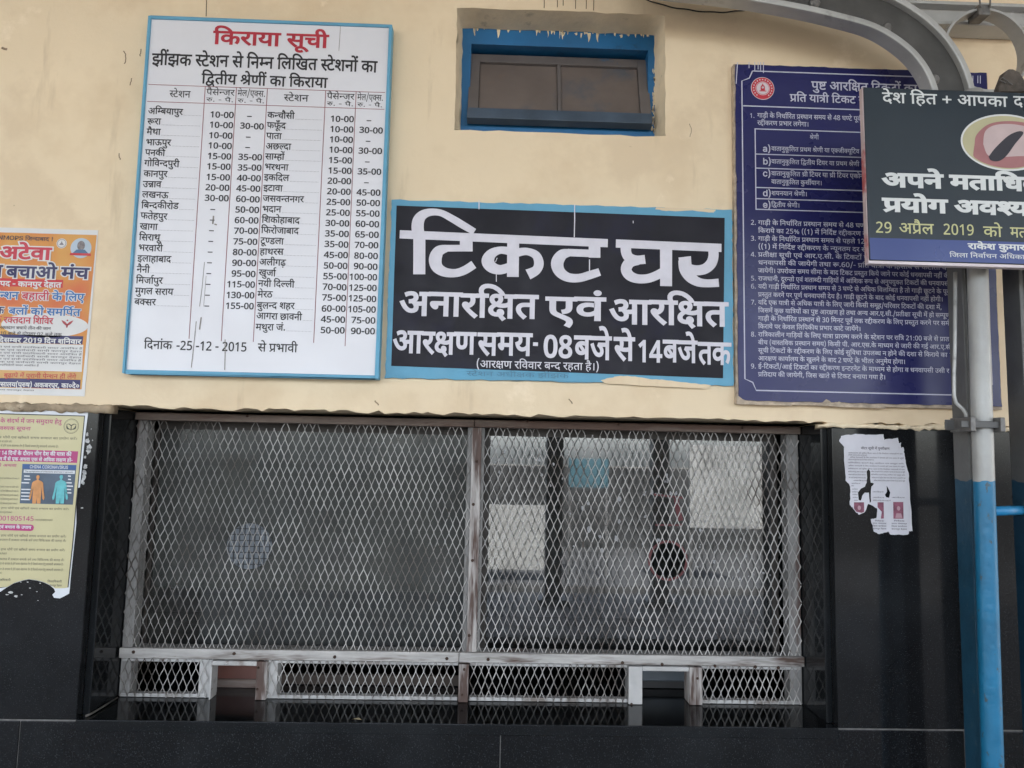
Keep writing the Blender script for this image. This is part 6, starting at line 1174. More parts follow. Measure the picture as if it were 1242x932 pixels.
# ------------------------------------------------------------------ glass behind the grille
YP = YG + .085
gp = thing('counter_glass', 'dusty glass panes with round speaking holes behind the ticket mesh', 'glass', (0, YP, LEDGE))
M['glass_l'] = glass_material('dusty_glass', .016, .05, (.80, .82, .82))
M['glass_r'] = glass_material('reflecting_glass', .13, .010, (.62, .66, .68))
GZ0, GZ1 = z_r0 - .004, z_top1


def circ(c, r, n=40):
    return [(c.x + r * math.cos(2 * math.pi * k / n), c.z + r * math.sin(2 * math.pi * k / n)) for k in range(n)]


hl, hr = at(302, 663, YP), at(810, 680, YP)
rl, rr_ = .062, .049
rect = lambda a, b, c, d: [(a, c), (b, c), (b, d), (a, d)]
MB().slab(rect(GX0 + .03, xm0 - .015, GZ0, GZ1), YP, YP + .005, [circ(hl, rl)]).build('left_pane', M['glass_l'], gp)
MB().slab(rect(xm1 + .024, GX1 - .034, GZ0, GZ1), YP, YP + .005, [circ(hr, rr_)]).build('right_pane', M['glass_r'], gp)
gf = MB()
gf.box(GX0 + .028, GX1 - .032, YP - .004, YP + .03, z_top0 - .02, z_top0 + .004)
gf.box(xm0 - .014, xm1 + .022, YP - .012, YP + .03, GZ0, z_top0 - .021)
gf.box(GX0 + .018, GX0 + .030, YP - .004, YP + .03, GZ0, z_top0 - .021)
gf.box(GX1 - .050, GX1 - .033, YP - .004, YP + .03, GZ0, z_top0 - .021)
gf.box(GX0 + .018, GX1 - .032, YP - .006, YP + .03, GZ0 - .002, GZ0 + .017)
gf.build('pane_frame', material('dark_pane_frame', (.045, .038, .033), .6, vary=.3, vscale=20), gp)
MB().flat(circ(hr, rr_ + .006), YP - .0012, [circ(hr, rr_ - .001)]).build('hole_rim', material('faded_red_tape', (.13, .038, .04), .6, vary=.4, vscale=30), gp, solid=False)
# left pane: dusty sheet pasted inside, with a wire covered speaking hole
M['film'] = material('grey_dusty_sheet', (.064, .063, .060), .55, vary=.12, vscale=3, bump=.1, bscale=20, wear=[((.095, .090, .078), 4, .52, .2, None), ((.03, .03, .03), 6, .62, .12, None)])
zf = at(350, 716, YP).z
MB().slab(rect(GX0 + .031, xm0 - .016, zf, GZ1 - .02), YP + .007, YP + .009, [circ(hl, rl + .001)]).build('pasted_sheet', M['film'], gp)
MB().slab(rect(Xp(228), xm0 - .016, GZ0, zf - .002), YP + .012, YP + .015).build('reflection_sheet', material('dark_reflection_sheet', (.030, .031, .034), .4, vary=.2, vscale=6), gp)  # added dark sheet: the pane's darker lower reflection is put into its colour
cov = MB().flat(circ(hl, rl - .001), YP + .004).build('hole_cover', material('bluish_speaking_plate', (.17, .19, .215), .55, vary=.12, vscale=12), gp, solid=False)
wr = MB()
for k in range(-4, 5):
    d_ = k * .0137
    h_ = math.sqrt(max(rl ** 2 - d_ ** 2, 0)) - .002
    if h_ > .004:
        wr.box(hl.x + d_ - .0011, hl.x + d_ + .0011, YP + .0005, YP + .0025, hl.z - h_, hl.z + h_)
        if abs(k) < 4:
            wr.box(hl.x - h_, hl.x + h_, YP - .002, YP, hl.z + d_ * 1.15 - .0011, hl.z + d_ * 1.15 + .0011)
# small pale grey spots and red tape marks on the right pane
random.seed(17)
sp = MB()
for n_s, (xa_, xb_), (ya_, yb_), r0_, r1_ in ((16, (690, 800), (596, 668), 1.2, 4.2), (26, (845, 955), (632, 705), .8, 2.6), (14, (600, 700), (535, 590), .8, 2.2), (10, (780, 830), (575, 600), 1, 2.6)):
    for k in range(n_s):
        cx_, cy_, r_ = random.uniform(xa_, xb_), random.uniform(ya_, yb_), random.uniform(r0_, r1_)
        sp.flat(pxpoly([(cx_ + r_ * random.uniform(.4, 1) * math.cos(q * .8), cy_ + r_ * random.uniform(.5, 1.6) * math.sin(q * .8)) for q in range(8)], YP - .0008), YP - .0008 - k * .00001)
sp.build('pale_spots', material('grey_spots', (.34, .34, .35), .8, vary=.3, vscale=60), gp, solid=False)['kind'] = 'stuff'
tp = MB()
for P_ in ([(793, 600), (828, 604)], [(820, 603), (822, 618), (826, 632)], [(795, 637), (828, 637)]):
    stroke(tp, P_, 2.6 if len(P_) == 2 else 6, YP - .0010)
tp.build('red_tape', material('dull_red_tape', (.12, .028, .032), .6, vary=.4, vscale=40), gp, solid=False)
wr.build('wire_guard', material('dark_wire', (.03, .032, .036), .5), cov)

# things on the desk inside, seen through the pay openings
dk = thing('office_desk', 'dark wooden desk top behind the pay openings', 'desk', (0, 2.6, .72))
MB().box(-1.6, 1.5, 2.552, 3.1, LEDGE - .10, LEDGE - .03).build('desk_top', material('dark_desk_wood', (.05, .036, .028), .5, vary=.2), dk, bevel=.003)
for xx in (-1.5, 1.4):
    MB().box(xx - .03, xx + .03, 2.6, 2.66, .031, LEDGE - .101).build('leg', M['wood_dark'], dk)
p0, p1 = at(252, 812, 2.05), at(318, 856, 2.05)
bx = thing('wooden_drawer', 'red brown wooden box behind the left pay opening', 'box', ((p0.x + p1.x) / 2, 2.2, LEDGE))
MB().box(p0.x, p1.x, 2.05, 2.065, LEDGE + .004, p0.z + .03).build('front_board', material('red_brown_board', (.14, .052, .038), .5, vary=.25, vscale=9), bx, bevel=.002)
MB().box(p0.x, p0.x + .012, 2.066, 2.40, LEDGE + .004, p0.z + .028).build('side_board', M['wood_dark'], bx)
MB().box(p1.x - .012, p1.x, 2.066, 2.40, LEDGE + .004, p0.z + .028).build('side_board', M['wood_dark'], bx)
MB().box(p0.x - .01, p1.x + .01, 2.043, 2.0495, LEDGE + .001, LEDGE + .022).build('base_strip', M['wood_dark'], bx)
p0, p1 = at(774, 812, 2.07), at(842, 846, 2.07)
sb = thing('steel_box', 'dark blue grey steel box behind the right pay opening', 'box', ((p0.x + p1.x) / 2, 2.2, LEDGE))
MB().box(p0.x, p1.x, 2.07, 2.40, LEDGE + .022, p0.z + .04).build('case', material('blue_grey_steel', (.075, .088, .10), .4, vary=.1), sb, bevel=.004)
MB().box(p0.x + .01, p1.x - .01, 2.08, 2.38, LEDGE + .002, LEDGE + .021).build('foot', M['cable'], sb)
ib = thing('inner_sill_board', 'brown board lying along the ledge behind the lower mesh', 'board', (0, 2.08, LEDGE))
MB().box(hL1 + .02, xm0 + .0, 2.075, 2.09, LEDGE + .002, LEDGE + .028).build('board', material('dark_sill_wood', (.05, .036, .028), .7, vary=.3, vscale=12), ib, bevel=.002)

# litter on the ledge
dry = thing('dry_leaf', 'small dry curled leaf lying on the ledge edge under the left screen', 'leaf', at(432, 873, YW + .012))
P = [(-.013, 0, .001), (-.005, -.004, .004), (.004, -.003, .003), (.013, .001, .001), (.005, .004, .005), (-.005, .004, .003)]
o_ = dry.location
MB().add([(p[0] + o_.x, p[1] + o_.y, p[2] + LEDGE + .001) for p in P], [(0, 1, 5), (1, 2, 4, 5), (2, 3, 4)]).build('blade', material('dry_leaf', (.30, .25, .15), .8), dry, solid=False)
jl = at(92, 873, YW + .01)
st_ = thing('thin_stick', 'thin stick lying across the left corner of the ledge', 'stick', (LX + .03, YW + .05, LEDGE))
MB().tube([(LX + .017, YW + .012, LEDGE + .004), (LX + .022, YW + .03, LEDGE + .0045), (GX0 + .008, YG - .006, LEDGE + .005)], [.0030, .0022, .0014], 7).build('rod', material('grey_stick', (.11, .10, .09), .8, vary=.3, vscale=60), st_, smooth=True)

# ------------------------------------------------------------------ fare board
random.seed(21)
YF = YW - .030
fb = thing('fare_board', 'white hand lettered train fare table in a thin light blue frame', 'sign', (at(310, 240, YF).x, YF, at(310, 240, YF).z))
a, b, c = at(181, 20, YF), at(476, 30, YF), at(150, 453, YF)
FX0, FX1, FZ0, FZ1 = (a.x + c.x) / 2 - .002, b.x, c.z, a.z
MB().box(FX0 + .006, FX1 - .006, YF, YF + .018, FZ0 + .006, FZ1 - .006).build('panel', M['board_white'], fb, bevel=.001)
f_ = MB()
e_ = .0080
f_.box(FX0, FX0 + e_, YF - .004, YF + .026, FZ0, FZ1)
f_.box(FX1 - e_, FX1, YF - .004, YF + .026, FZ0, FZ1)
f_.box(FX0 + e_, FX1 - e_, YF - .004, YF + .026, FZ1 - e_, FZ1)
f_.box(FX0 + e_, FX1 - e_, YF - .004, YF + .026, FZ0, FZ0 + e_ + .001)
f_.build('frame', M['light_blue'], fb, bevel=.0015)
YT = YF - .0006
red, blk, rul, dot = MB(), MB(), MB(), MB()
tx(red, "किराया सूची", 259.5, 38, 398.5, 53.3, YT, 26)
tx(blk, "झींझक स्टेशन से निम्न लिखित स्टेशनों का", 185, 65, 458, 78.3, YT, 19, wob=.02)
tx(blk, "द्वितीय श्रेणीं का किराया", 245, 89.8, 397.5, 101.5, YT, 19, wob=.02)
Xf = lambda px, py: at(px, py, YT).x
Zf = lambda px, py: at(px, py, YT).z
cols = [(Xf(249.3, 106) + Xf(228.8, 410)) / 2, (Xf(287, 107) + Xf(268, 414.6)) / 2, (Xf(324.6, 108) + Xf(306.8, 415)) / 2, (Xf(394.4, 110) + Xf(381, 416)) / 2, (Xf(431, 111) + Xf(419.5, 420)) / 2]
zh1, zh2 = (Zf(178, 103) + Zf(468, 112)) / 2, (Zf(177, 123) + Zf(468, 133)) / 2
zbot = [Zf(228, 411), Zf(268, 414), Zf(307, 415), Zf(381, 416), Zf(419, 420)]
for zz in (zh1, zh2):
    rul.box(FX0 + .012, FX1 - .012, YT, YT + .0004, zz - .0007, zz + .0007)
for cx, zz in zip(cols, zbot):
    rul.box(cx - .0008, cx + .0008, YT - .0001, YT + .0004, zz, zh1 - .001)


def center(mb, t, X0, X1, zb, zh, frac, bold=0, unit=622, wob=0):
    wd = (X1 - X0) * frac
    put(mb, t, (X0 + X1 - wd) / 2, (X0 + X1 + wd) / 2, zb, zh, YT, bold, unit, wob)


hz = zh1 - zh2
for k, (X0, X1, t1, t2) in enumerate(((FX0 + .03, cols[0], "स्टेशन", None), (cols[0], cols[1], "पैसेन्जर", "रु. - पै."), (cols[1], cols[2], "मेल/एक्स.", "रु. - पै."),
                                      (cols[2], cols[3], "स्टेशन", None), (cols[3], cols[4], "पैसेन्जर", "रु. - पै."), (cols[4], FX1 - .012, "मेल/एक्स.", "रु. - पै."))):
    if t2 is None:
        center(blk, t1, X0, X1, zh2 + hz * .30, zh2 + hz * .68, .42, 6)
    else:
        center(blk, t1, X0, X1, zh2 + hz * .50, zh2 + hz * .84, .90, 4)
        center(blk, t2, X0, X1, zh2 + hz * .12, zh2 + hz * .34, .88, 2)
left = [("अम्बियापुर", "10-00", "-"), ("रूरा", "10-00", "30-00"), ("मैथा", "10-00", "-"), ("भाऊपुर", "10-00", "-"), ("पनकी", "15-00", "35-00"),
        ("गोविन्दपुरी", "15-00", "35-00"), ("कानपुर", "15-00", "40-00"), ("उन्नाव", "20-00", "45-00"), ("लखनऊ", "30-00", "60-00"), ("बिन्दकीरोड", "-", "50-00"),
        ("फतेहपुर", "-", "60-00"), ("खागा", "-", "70-00"), ("सिराथू", "-", "75-00"), ("भरवारी", "-", "80-00"), ("इलाहाबाद", "-", "90-00"), ("नैनी", "-", "95-00"),
        ("मिर्जापुर", "-", "115-00"), ("मुगल सराय", "-", "130-00"), ("बक्सर", "-", "155-00")]
right = [("कन्चौसी", "10-00", "-"), ("फफूँद", "10-00", "30-00"), ("पाता", "10-00", "-"), ("अछल्दा", "10-00", "30-00"), ("साम्हों", "15-00", "-"), ("भरथना", "15-00", "35-00"),
         ("इकदिल", "20-00", "-"), ("इटावा", "20-00", "45-00"), ("जसवन्तनगर", "25-00", "50-00"), ("भदान", "25-00", "55-00"), ("शिकोहाबाद", "30-00", "60-00"),
         ("फिरोजाबाद", "35-00", "65-00"), ("टूण्डला", "35-00", "70-00"), ("हाथरस", "45-00", "80-00"), ("अलीगढ़", "50-00", "90-00"), ("खुर्जा", "55-00", "100-00"),
         ("नयी दिल्ली", "70-00", "125-00"), ("मेरठ", "75-00", "125-00"), ("बुलन्द शहर", "60-00", "105-00"), ("आगरा छावनी", "45-00", "75-00"), ("मथुरा जं.", "50-00", "90-00")]
for rows, xa_, za_, zb_, xn, c1, c2, xe in ((left, 181, Zf(181, 131.2), Zf(165, 362.6), FX0 + .016, cols[0], cols[1], cols[2]), (right, 327, Zf(327, 136.4), Zf(313, 393), cols[2] + .004, cols[3], cols[4], FX1 - .010)):
    n = len(rows)
    for i, (nm, f1, f2) in enumerate(rows):
        zh = za_ + (zb_ - za_) * i / (n - 1)
        zb = zh - .0152
        adv = lay(nm)[0]
        wd = adv * .0152 / 622 * .93
        put(blk, nm, xn, xn + wd, zb, zh, YT, 16, wob=.04)
        x_ = xn + wd + .003
        while x_ < c1 - .006:
            dot.box(x_, x_ + .0013, YT, YT + .0003, zb - .0010, zb + .0002)
            x_ += .0034
        for t, xr in ((f1, c2 - .002), (f2, xe - .003)):
            col_w = (c2 - c1) if xr < c2 else (xe - c2)
            if t == '-':
                put(blk, t, xr - col_w * .5 - .006, xr - col_w * .5 + .008, zb - .004, zb + .010, YT, 20, 725)
            else:
                wd = .0115 * len(t) + (.002 if len(t) < 6 else 0)
                put(blk, t, xr - wd, xr, zb - .0035, zb + .0117, YT, 26, 725, wob=.03)
zd1, zd0 = Zf(175, 413.5), Zf(175, 423)
put(blk, "दिनांक", Xf(175, 413), Xf(209, 413), zd0, zd1, YT, 12)
put(blk, "-25 -12 - 2015", Xf(214, 414), Xf(300, 414), zd0 - .001, zd1 + .002, YT, 16, 725)
put(blk, "से प्रभावी", Xf(313, 416), Xf(361, 416), zd0, zd1, YT, 12)
red.build('red_lettering', M['ink_red'], fb, solid=False)
blk.build('black_lettering', M['ink_black'], fb, solid=False)
rul.build('ruled_lines', M['rule_red'], fb)
dot.build('dotted_leaders', M['dots'], fb)
sm = MB()
for P, w_ in (([(248, 318), (245, 350), (242, 372)], .7), ([(238, 390), (235, 420), (232, 446)], .9), ([(273, 412), (273, 432), (272.5, 449)], 1.0), ([(244, 385), (242, 400)], 1.6), ([(259, 262), (258, 272)], 1.8), ([(260, 272), (263, 273)], 1.6), ([(413, 31), (411, 62)], .5), ([(250, 335), (247, 372)], .5)):
    stroke(sm, P, w_, YT - .0003)
sm.build('paint_smear', material('grey_smear', (.25, .23, .21), .8, vary=.4, vscale=90), fb, solid=False)

# ------------------------------------------------------------------ ticket office sign
random.seed(31)


def jag0(P, a_=.8, n=4):
    out = []
    for i in range(len(P)):
        (x0, z0), (x1, z1) = P[i], P[(i + 1) % len(P)]
        for k in range(n):
            out.append((x0 + (x1 - x0) * k / n + random.uniform(-a_, a_), z0 + (z1 - z0) * k / n + random.uniform(-a_, a_) * .6))
    return out


YS = YW - .010
ts = thing('ticket_office_sign', 'black ticket office sign with large white lettering and light blue border', 'sign', (at(680, 355, YS).x, YS, at(680, 355, YS).z))
a, b, c = at(478, 241.5, YS), at(889, 256, YS), at(888, 472, YS)
bl = wobbly(at(471, 350, YS).x, at(889, 350, YS).x, at(670, 463, YS).z, at(670, 248, YS).z, .0016, 40)
MB().slab(bl, YS + .001, YW + .001).build('border', M['light_blue'], ts)
ib_ = [at(481, 249.5, YS), at(879, 264.5, YS), at(877, 459, YS), at(474.5, 444, YS)]
MB().flat([(p.x, p.z) for p in ib_], YS).build('panel', M['sign_black'], ts, solid=False)
YL = YS - .0004
wht = MB()
k1 = lambda P: pxpoly([(480 + x_ / 6.21, 245 + y_ / 6.21) for x_, y_ in P], YL)
k2 = lambda P: pxpoly([(680 + x_ / 5.914, 255 + y_ / 5.914) for x_, y_ in P], YL)
U1, U2 = YL / FOCAL / 6.21, YL / FOCAL / 5.914
lv = [0]


def brush(conv, P, W, U, smooth=True):
    lv[0] += 1
    wht.ribbon(conv(P), [q * U for q in W], YL - lv[0] * .00003, smooth=smooth)


hd = pxpoly([(484.8, 284.4), (737.2, 295.2)], YL)
brush(lambda P: hd, [], [65 , 65], U1, False)
brush(k1, [(178, 230), (177, 546)], [92, 92], U1, False)
brush(k1, [(178, 262), (165, 200), (172, 140), (205, 98), (265, 78), (340, 84), (420, 124), (500, 172), (592, 226)], [88, 94, 90, 74, 58, 52, 56, 58, 52], U1)
brush(k1, [(531, 270), (531, 374)], [98, 98], U1, False)
brush(k1, [(560, 349), (370, 350)], [52, 52], U1, False)
brush(k1, [(385, 350), (325, 372), (298, 430), (312, 492), (370, 530), (450, 537), (520, 515), (588, 472)], [56, 84, 98, 88, 72, 64, 66, 66], U1)
brush(k1, [(885, 275), (882, 566)], [92, 90], U1, False)
brush(k1, [(860, 372), (785, 365), (722, 392), (694, 445), (722, 492), (785, 512), (860, 492)], [66, 58, 78, 98, 88, 74, 70], U1)
brush(k1, [(905, 385), (985, 374), (1055, 402), (1078, 462), (1058, 515), (996, 548)], [70, 58, 66, 74, 72, 84], U1)
brush(k2, [(243, 225), (243, 342)], [86, 86], U2, False)
brush(k2, [(262, 313), (50, 305)], [56, 56], U2, False)
brush(k2, [(65, 306), (10, 322), (-24, 378), (-8, 440), (50, 482), (130, 488), (205, 468), (280, 444)], [54, 80, 92, 82, 68, 62, 62, 58], U2)
hd2 = pxpoly([(680 + 396 / 5.914, 255 + 240 / 5.914), (680 + 1153 / 5.914, 255 + 272 / 5.914)], YL)
brush(lambda P: hd2, [], [62 * 6.21 / 5.914, 62 * 6.21 / 5.914], U1, False)
brush(k2, [(468, 255), (470, 305), (492, 342), (545, 358), (606, 354)], [80, 76, 74, 66, 68], U2)
brush(k2, [(560, 362), (500, 374), (470, 420), (490, 466), (545, 492), (620, 492), (690, 468), (770, 425)], [66, 78, 80, 76, 68, 66, 66, 70], U2)
brush(k2, [(756, 262), (756, 546)], [90, 88], U2, False)
brush(k2, [(1093, 280), (1096, 330), (1078, 385), (1030, 424), (960, 432), (905, 410), (889, 336)], [76, 76, 78, 76, 76, 84, 94], U2)
brush(k2, [(886, 360), (895, 425), (930, 480), (985, 516), (1050, 526), (1134, 522)], [88, 92, 84, 68, 60, 62], U2)
for t, x0, yh, x1, yb in (("अनारक्षित", 485, 354.5, 652, 382), ("एवं", 663, 360.5, 733, 387.5), ("आरक्षित", 739, 364, 882, 392),
                          ("आरक्षण", 477, 402, 577, 427.5), ("समय", 580, 404, 645, 430), ("बजे", 697, 408, 741, 435),
                          ("से", 745, 410, 769, 437), ("बजे", 804.5, 413.5, 845, 439), ("तक", 847, 415.5, 886, 441)):
    tx(wht, t, x0, yh, x1, yb, YL, 24, wob=.02)
for t, x0, yh, x1, yb in (("08", 659, 407, 695, 433), ("14", 773, 413, 803, 438.5)):
    tx(wht, t, x0, yh, x1, yb, YL, 30, 725)
stroke(wht, [(646.5, 417.5), (652.5, 417.8)], 4.5, YL)
tx(wht, "(आरक्षण रविवार बन्द रहता है।)", 577.5, 437.5, 727, 446, YL, 6)
for P, w_ in (([(697, 248), (697, 268), (696.5, 288)], 1.2), ([(581, 243), (581, 254)], 1.3), ([(715, 315), (715, 329)], 1.3), ([(602, 333), (602, 342)], 1.0), ([(603, 313), (601, 318)], .8), ([(768, 268), (768, 271)], 1)):
    stroke(wht, P, w_, YL - .0007)
wht.build('white_lettering', M['ink_white'], ts, solid=False)
MB().flat(pxpoly(jag0([(740, 458.5), (752, 456), (770, 457), (790, 460), (803, 460.5), (826, 463.5), (850, 466), (862, 467.5), (858, 471.5), (820, 470), (780, 468), (738, 466), (728, 462)]), YS), YS + .0006).build('cream_patch', M['plaster'], ts, solid=False)
MB().flat(pxpoly(jag0([(795, 254.2), (812, 256), (840, 255.5), (866, 258), (868, 254.5), (830, 252.5), (796, 251.5)]), YS), YS + .0006).build('cream_patch', M['plaster'], ts, solid=False)
ft = MB()
tx(ft, "स्टेशन अधीक्षक झींझक", 566, 450.5, 690, 456, YL + .0002, 0)
ft.build('faded_lettering', material('faded_old_lettering', (.09, .22, .32), .7), ts, solid=False)

# ------------------------------------------------------------------ refund rules board
random.seed(41)
YR = YW - .022
rb = thing('refund_rules_board', 'navy blue refund rules board with small white numbered lines behind the steel posts', 'sign', (at(1040, 290, YR).x, YR, at(1040, 290, YR).z))
a, b, c, d = at(892, 73, YR), at(1193, 91, YR), at(1215, 497, YR), at(892, 490, YR)
RX0, RX1, RZ0, RZ1 = (a.x + d.x) / 2, at(1217, 497, YR).x, (d.z + c.z) / 2, (a.z + b.z) / 2
MB().box(RX0, RX1, YR + .004, YR + .022, RZ0, RZ1).build('backing', M['rust_edge'], rb, bevel=.001)
sh = wobbly(RX0 + .004, RX1 - .004, RZ0 + .008, RZ1 - .003, .0014, 40)
MB().slab(sh, YR, YR + .003).build('sheet', M['navy'], rb)
YB = YR - .0006
ink, emr, emw = MB(), MB(), MB()
X = lambda px, py: at(px, py, YB).x
Z = lambda px, py: at(px, py, YB).z
lx0, lx1 = RX0 + .020, RX1 - .026
lz0, lz1 = RZ0 + .034, Z(905, 86)
nt_ = .028
loop = [(lx0 + nt_, lz1), (lx1 - nt_, lz1), (lx1 - nt_ * .7, lz1 - nt_ * .7), (lx1, lz1 - nt_), (lx1, lz0 + nt_), (lx1 - nt_ * .7, lz0 + nt_ * .7), (lx1 - nt_, lz0), (lx0 + nt_, lz0), (lx0 + nt_ * .7, lz0 + nt_ * .7), (lx0, lz0 + nt_), (lx0, lz1 - nt_), (lx0 + nt_ * .7, lz1 - nt_ * .7), (lx0 + nt_, lz1)]
ink.ribbon(loop, [.003] * len(loop), YB, smooth=False)
zt = Z(902, 128.5)
ink.box(lx0, lx1, YB, YB + .0004, zt - .0015, zt + .0015)
tx(ink, "पुष्ट आरक्षित टिकटों का", 984, 99, 1112, 108.5, YB, 14)
tx(ink, "प्रति यात्री टिकट रद्दीकरण प्रभार", 958, 114.5, 1116, 123, YB, 14)
for px in (908.5, 915.5, 919.5, 922.5, 926):
    stroke(ink, [(px, 75.5), (px, random.uniform(82, 90))], 1.0, YB - .0003)
stroke(ink, [(894.5, 76), (892.8, 102)], 1.2, YB - .0003)
for px in (1180, 1186, 1189):
    stroke(ink, [(px, 92), (px, random.uniform(97, 102))], 1.0, YB - .0003)
# railway emblem: red ring, white ring, engine front and lettering dots
ec = at(925, 107.5, YB)
emw.disc(ec.x, ec.z, .0305, YB)
emr.disc(ec.x, ec.z, .0290, YB - .0002)
emw.disc(ec.x, ec.z, .0185, YB - .0004)
emr.disc(ec.x, ec.z, .0172, YB - .0006)
emw.disc(ec.x, ec.z, .0160, YB - .0007)
for k in range(17):
    an = math.radians(-50 + k * 17.5)
    emw.box(ec.x + .0238 * math.cos(an) - .0015, ec.x + .0238 * math.cos(an) + .0015, YB - .0006, YB - .0004, ec.z + .0238 * math.sin(an) - .0016, ec.z + .0238 * math.sin(an) + .0016)
emr.box(ec.x - .0055, ec.x + .0055, YB - .0010, YB - .0008, ec.z - .006, ec.z + .003)
emr.disc(ec.x, ec.z + .003, .0055, YB - .0011, 20)
emw.disc(ec.x, ec.z + .002, .0030, YB - .0013, 16)
emr.box(ec.x - .009, ec.x + .009, YB - .0012, YB - .0009, ec.z - .0085, ec.z - .0064)
emr.box(ec.x - .0015, ec.x + .0015, YB - .0012, YB - .0009, ec.z + .0088, ec.z + .012)
LN = [("1.", "गाड़ी के निर्धारित प्रस्थान समय से 48 घण्टे पूर्व", 909, 137.5, 918.5, 1044), (None, "रद्दीकरण प्रभार लगेगा।", 0, 146.5, 918.5, 981)]
for n_o, t, xn, yh, x0, x1 in LN:
    if n_o:
        txw(ink, n_o, xn, yh, yh + 5.5, YB, 1, 4, unit=725)
    tx(ink, t, x0, yh, x1, yh + 5.2, YB, 9)
tz1, tz0 = Z(917, 156.5), Z(917, 254)
tx0 = X(917, 200)
rl_z = [Z(917, 187), Z(917, 204), Z(917, 227.5), Z(917, 241)]
for zz in [tz1, tz0] + rl_z:
    ink.box(tx0, lx1 - .03, YB, YB + .0004, zz - .0013, zz + .0013)
ink.box(tx0 - .0026, tx0, YB, YB + .0004, tz0 - .0013, tz1 + .0013)
ink.box(lx1 - .03, lx1 - .0274, YB, YB + .0004, tz0 - .0013, tz1 + .0013)
tx(ink, "श्रेणी", 982, 164, 993, 169, YB, 2)
for n_o, t, yh, x1 in (("a)", "वातानुकूलित प्रथम श्रेणी या एक्जीक्यूटिव", 178, 1042), ("b)", "वातानुकूलित द्वितीय टियर या प्रथम श्रेणी", 193.5, 1042), ("c)", "वातानुकूलित थ्री टियर या थ्री टियर एकोनोमी", 208, 1056), (None, "वातानुकूलित कुर्सीयान।", 218, 997), ("d)", "शयनयान श्रेणी।", 232, 979), ("e)", "द्वितीय श्रेणी।", 246, 970)):
    if n_o:
        txw(ink, n_o, 925, yh - 1.5, yh + 6, YB, 1, 22, unit=725)
    tx(ink, t, 935.5, yh, x1, yh + 5.0, YB, 9)
LINES = [("2.", "गाड़ी के निर्धारित प्रस्थान समय से 48 घण्टे से पहले", 1078), (None, "किराये का 25% ((1) में निर्दिष्ट रद्दीकरण के न्यूनतम", 1078), ("3.", "गाड़ी के निर्धारित प्रस्थान समय से पहले 12 घण्टे तक", 1078),
         (None, "((1) में निर्दिष्ट रद्दीकरण के न्यूनतम दर से कम न होगा", 1090), ("4.", "प्रतीक्षा सूची एवं आर.ए.सी. के टिकटों पर गाड़ी के प्रस्थान", 1110), (None, "धनवापसी की जायेगी तथा रू.60/- प्रति यात्री के हिसाब से कटौती की", 1152),
         (None, "जायेगी। उपरोक्त समय सीमा के बाद टिकट प्रस्तुत किये जाने पर कोई धनवापसी नहीं की", 1152), ("5.", "राजधानी, दूरन्तो एवं शताब्दी गाड़ियों में आंशिक रूप से अनुपयुक्त टिकटों की धनवापसी", 1152),
         ("6.", "यदी गाड़ी निर्धारित प्रस्थान समय से 3 घण्टे से अधिक विलम्बित है तो गाड़ी छूटने के पूर्व", 1152), (None, "प्रस्तुत करने पर पूर्ण धनवापसी देय है। गाड़ी छूटने के बाद कोई धनवापसी नहीं होगी।", 1143.5),
         ("7.", "यदि एक यात्री से अधिक यात्री के लिए जारी किसी समूह/परिवार टिकटों की दशा में,", 1142), (None, "जिसमें कुछ यात्रियों का पुष्ट आरक्षण हो तथा अन्य आर.ए.सी./प्रतीक्षा सूची में हो सम्पूर्ण", 1152),
         (None, "गाड़ी के निर्धारित प्रस्थान से 30 मिनट पूर्व तक रद्दीकरण के लिए प्रस्तुत करने पर समी", 1153), (None, "किराये पर केवल लिपिकीय प्रभार काटे जायेंगे।", 1044),
         ("8.", "रात्रिकालीन गाड़ियों के लिए यात्रा प्रारम्भ करने के स्टेशन पर रात्रि 21:00 बजे से प्रात:", 1153), (None, "बीच (वास्तविक प्रस्थान समय) किसी पी. आर.एस.के माध्यम से जारी की गई आर.ए.सी", 1154),
         (None, "सूची टिकटों के रद्दीकरण के लिए कोई सुविधा उपलब्ध न होने की दशा से किराये का 1", 1155), (None, "आरक्षण कार्यालय के खुलने के बाद 2 घण्टे के भीतर अनुमेय होगा।", 1098),
         ("9.", "ई-टिकटों/आई टिकटों का रद्दीकरण इन्टरनेट के माध्यम से होगा व धनवापसी उसी र", 1151), (None, "प्रतिदाय की जायेगी, जिस खाते से टिकट बनाया गया है।", 1074)]
for i, (n_o, t, x1) in enumerate(LINES):
    yh = 267.5 + i * (451.5 - 267.5) / 19
    if n_o:
        txw(ink, n_o, 910.5, yh - .6, yh + 5.2, YB, 1.0, 6, unit=725)
    tx(ink, t, 919.5, yh + .2, x1, yh + 5.2, YB, 9)
ink.build('white_lettering', M['navy_ink'], rb, solid=False)
MB().flat(pxpoly(jag0([(990, 492), (996, 489), (1002, 484.5), (1009, 488.5), (1018, 487.5), (1028, 491), (1050, 491.5), (1075, 492.5), (1074, 495.5), (1030, 494.5)], .6), YB), YB - .0003).build('chipped_edge', M['rust_edge'], rb, solid=False)
MB().flat(pxpoly(jag0([(893.5, 478), (897, 482), (904, 486), (930, 489.5), (960, 490), (960, 492), (925, 491.5), (894, 490.5)], .6), YB), YB - .0003).build('chipped_edge', M['rust_edge'], rb, solid=False)
emb = emr.build('emblem', M['emblem_red'], rb, solid=False)
emw.build('emblem_white', M['emblem_white'], emb, solid=False)

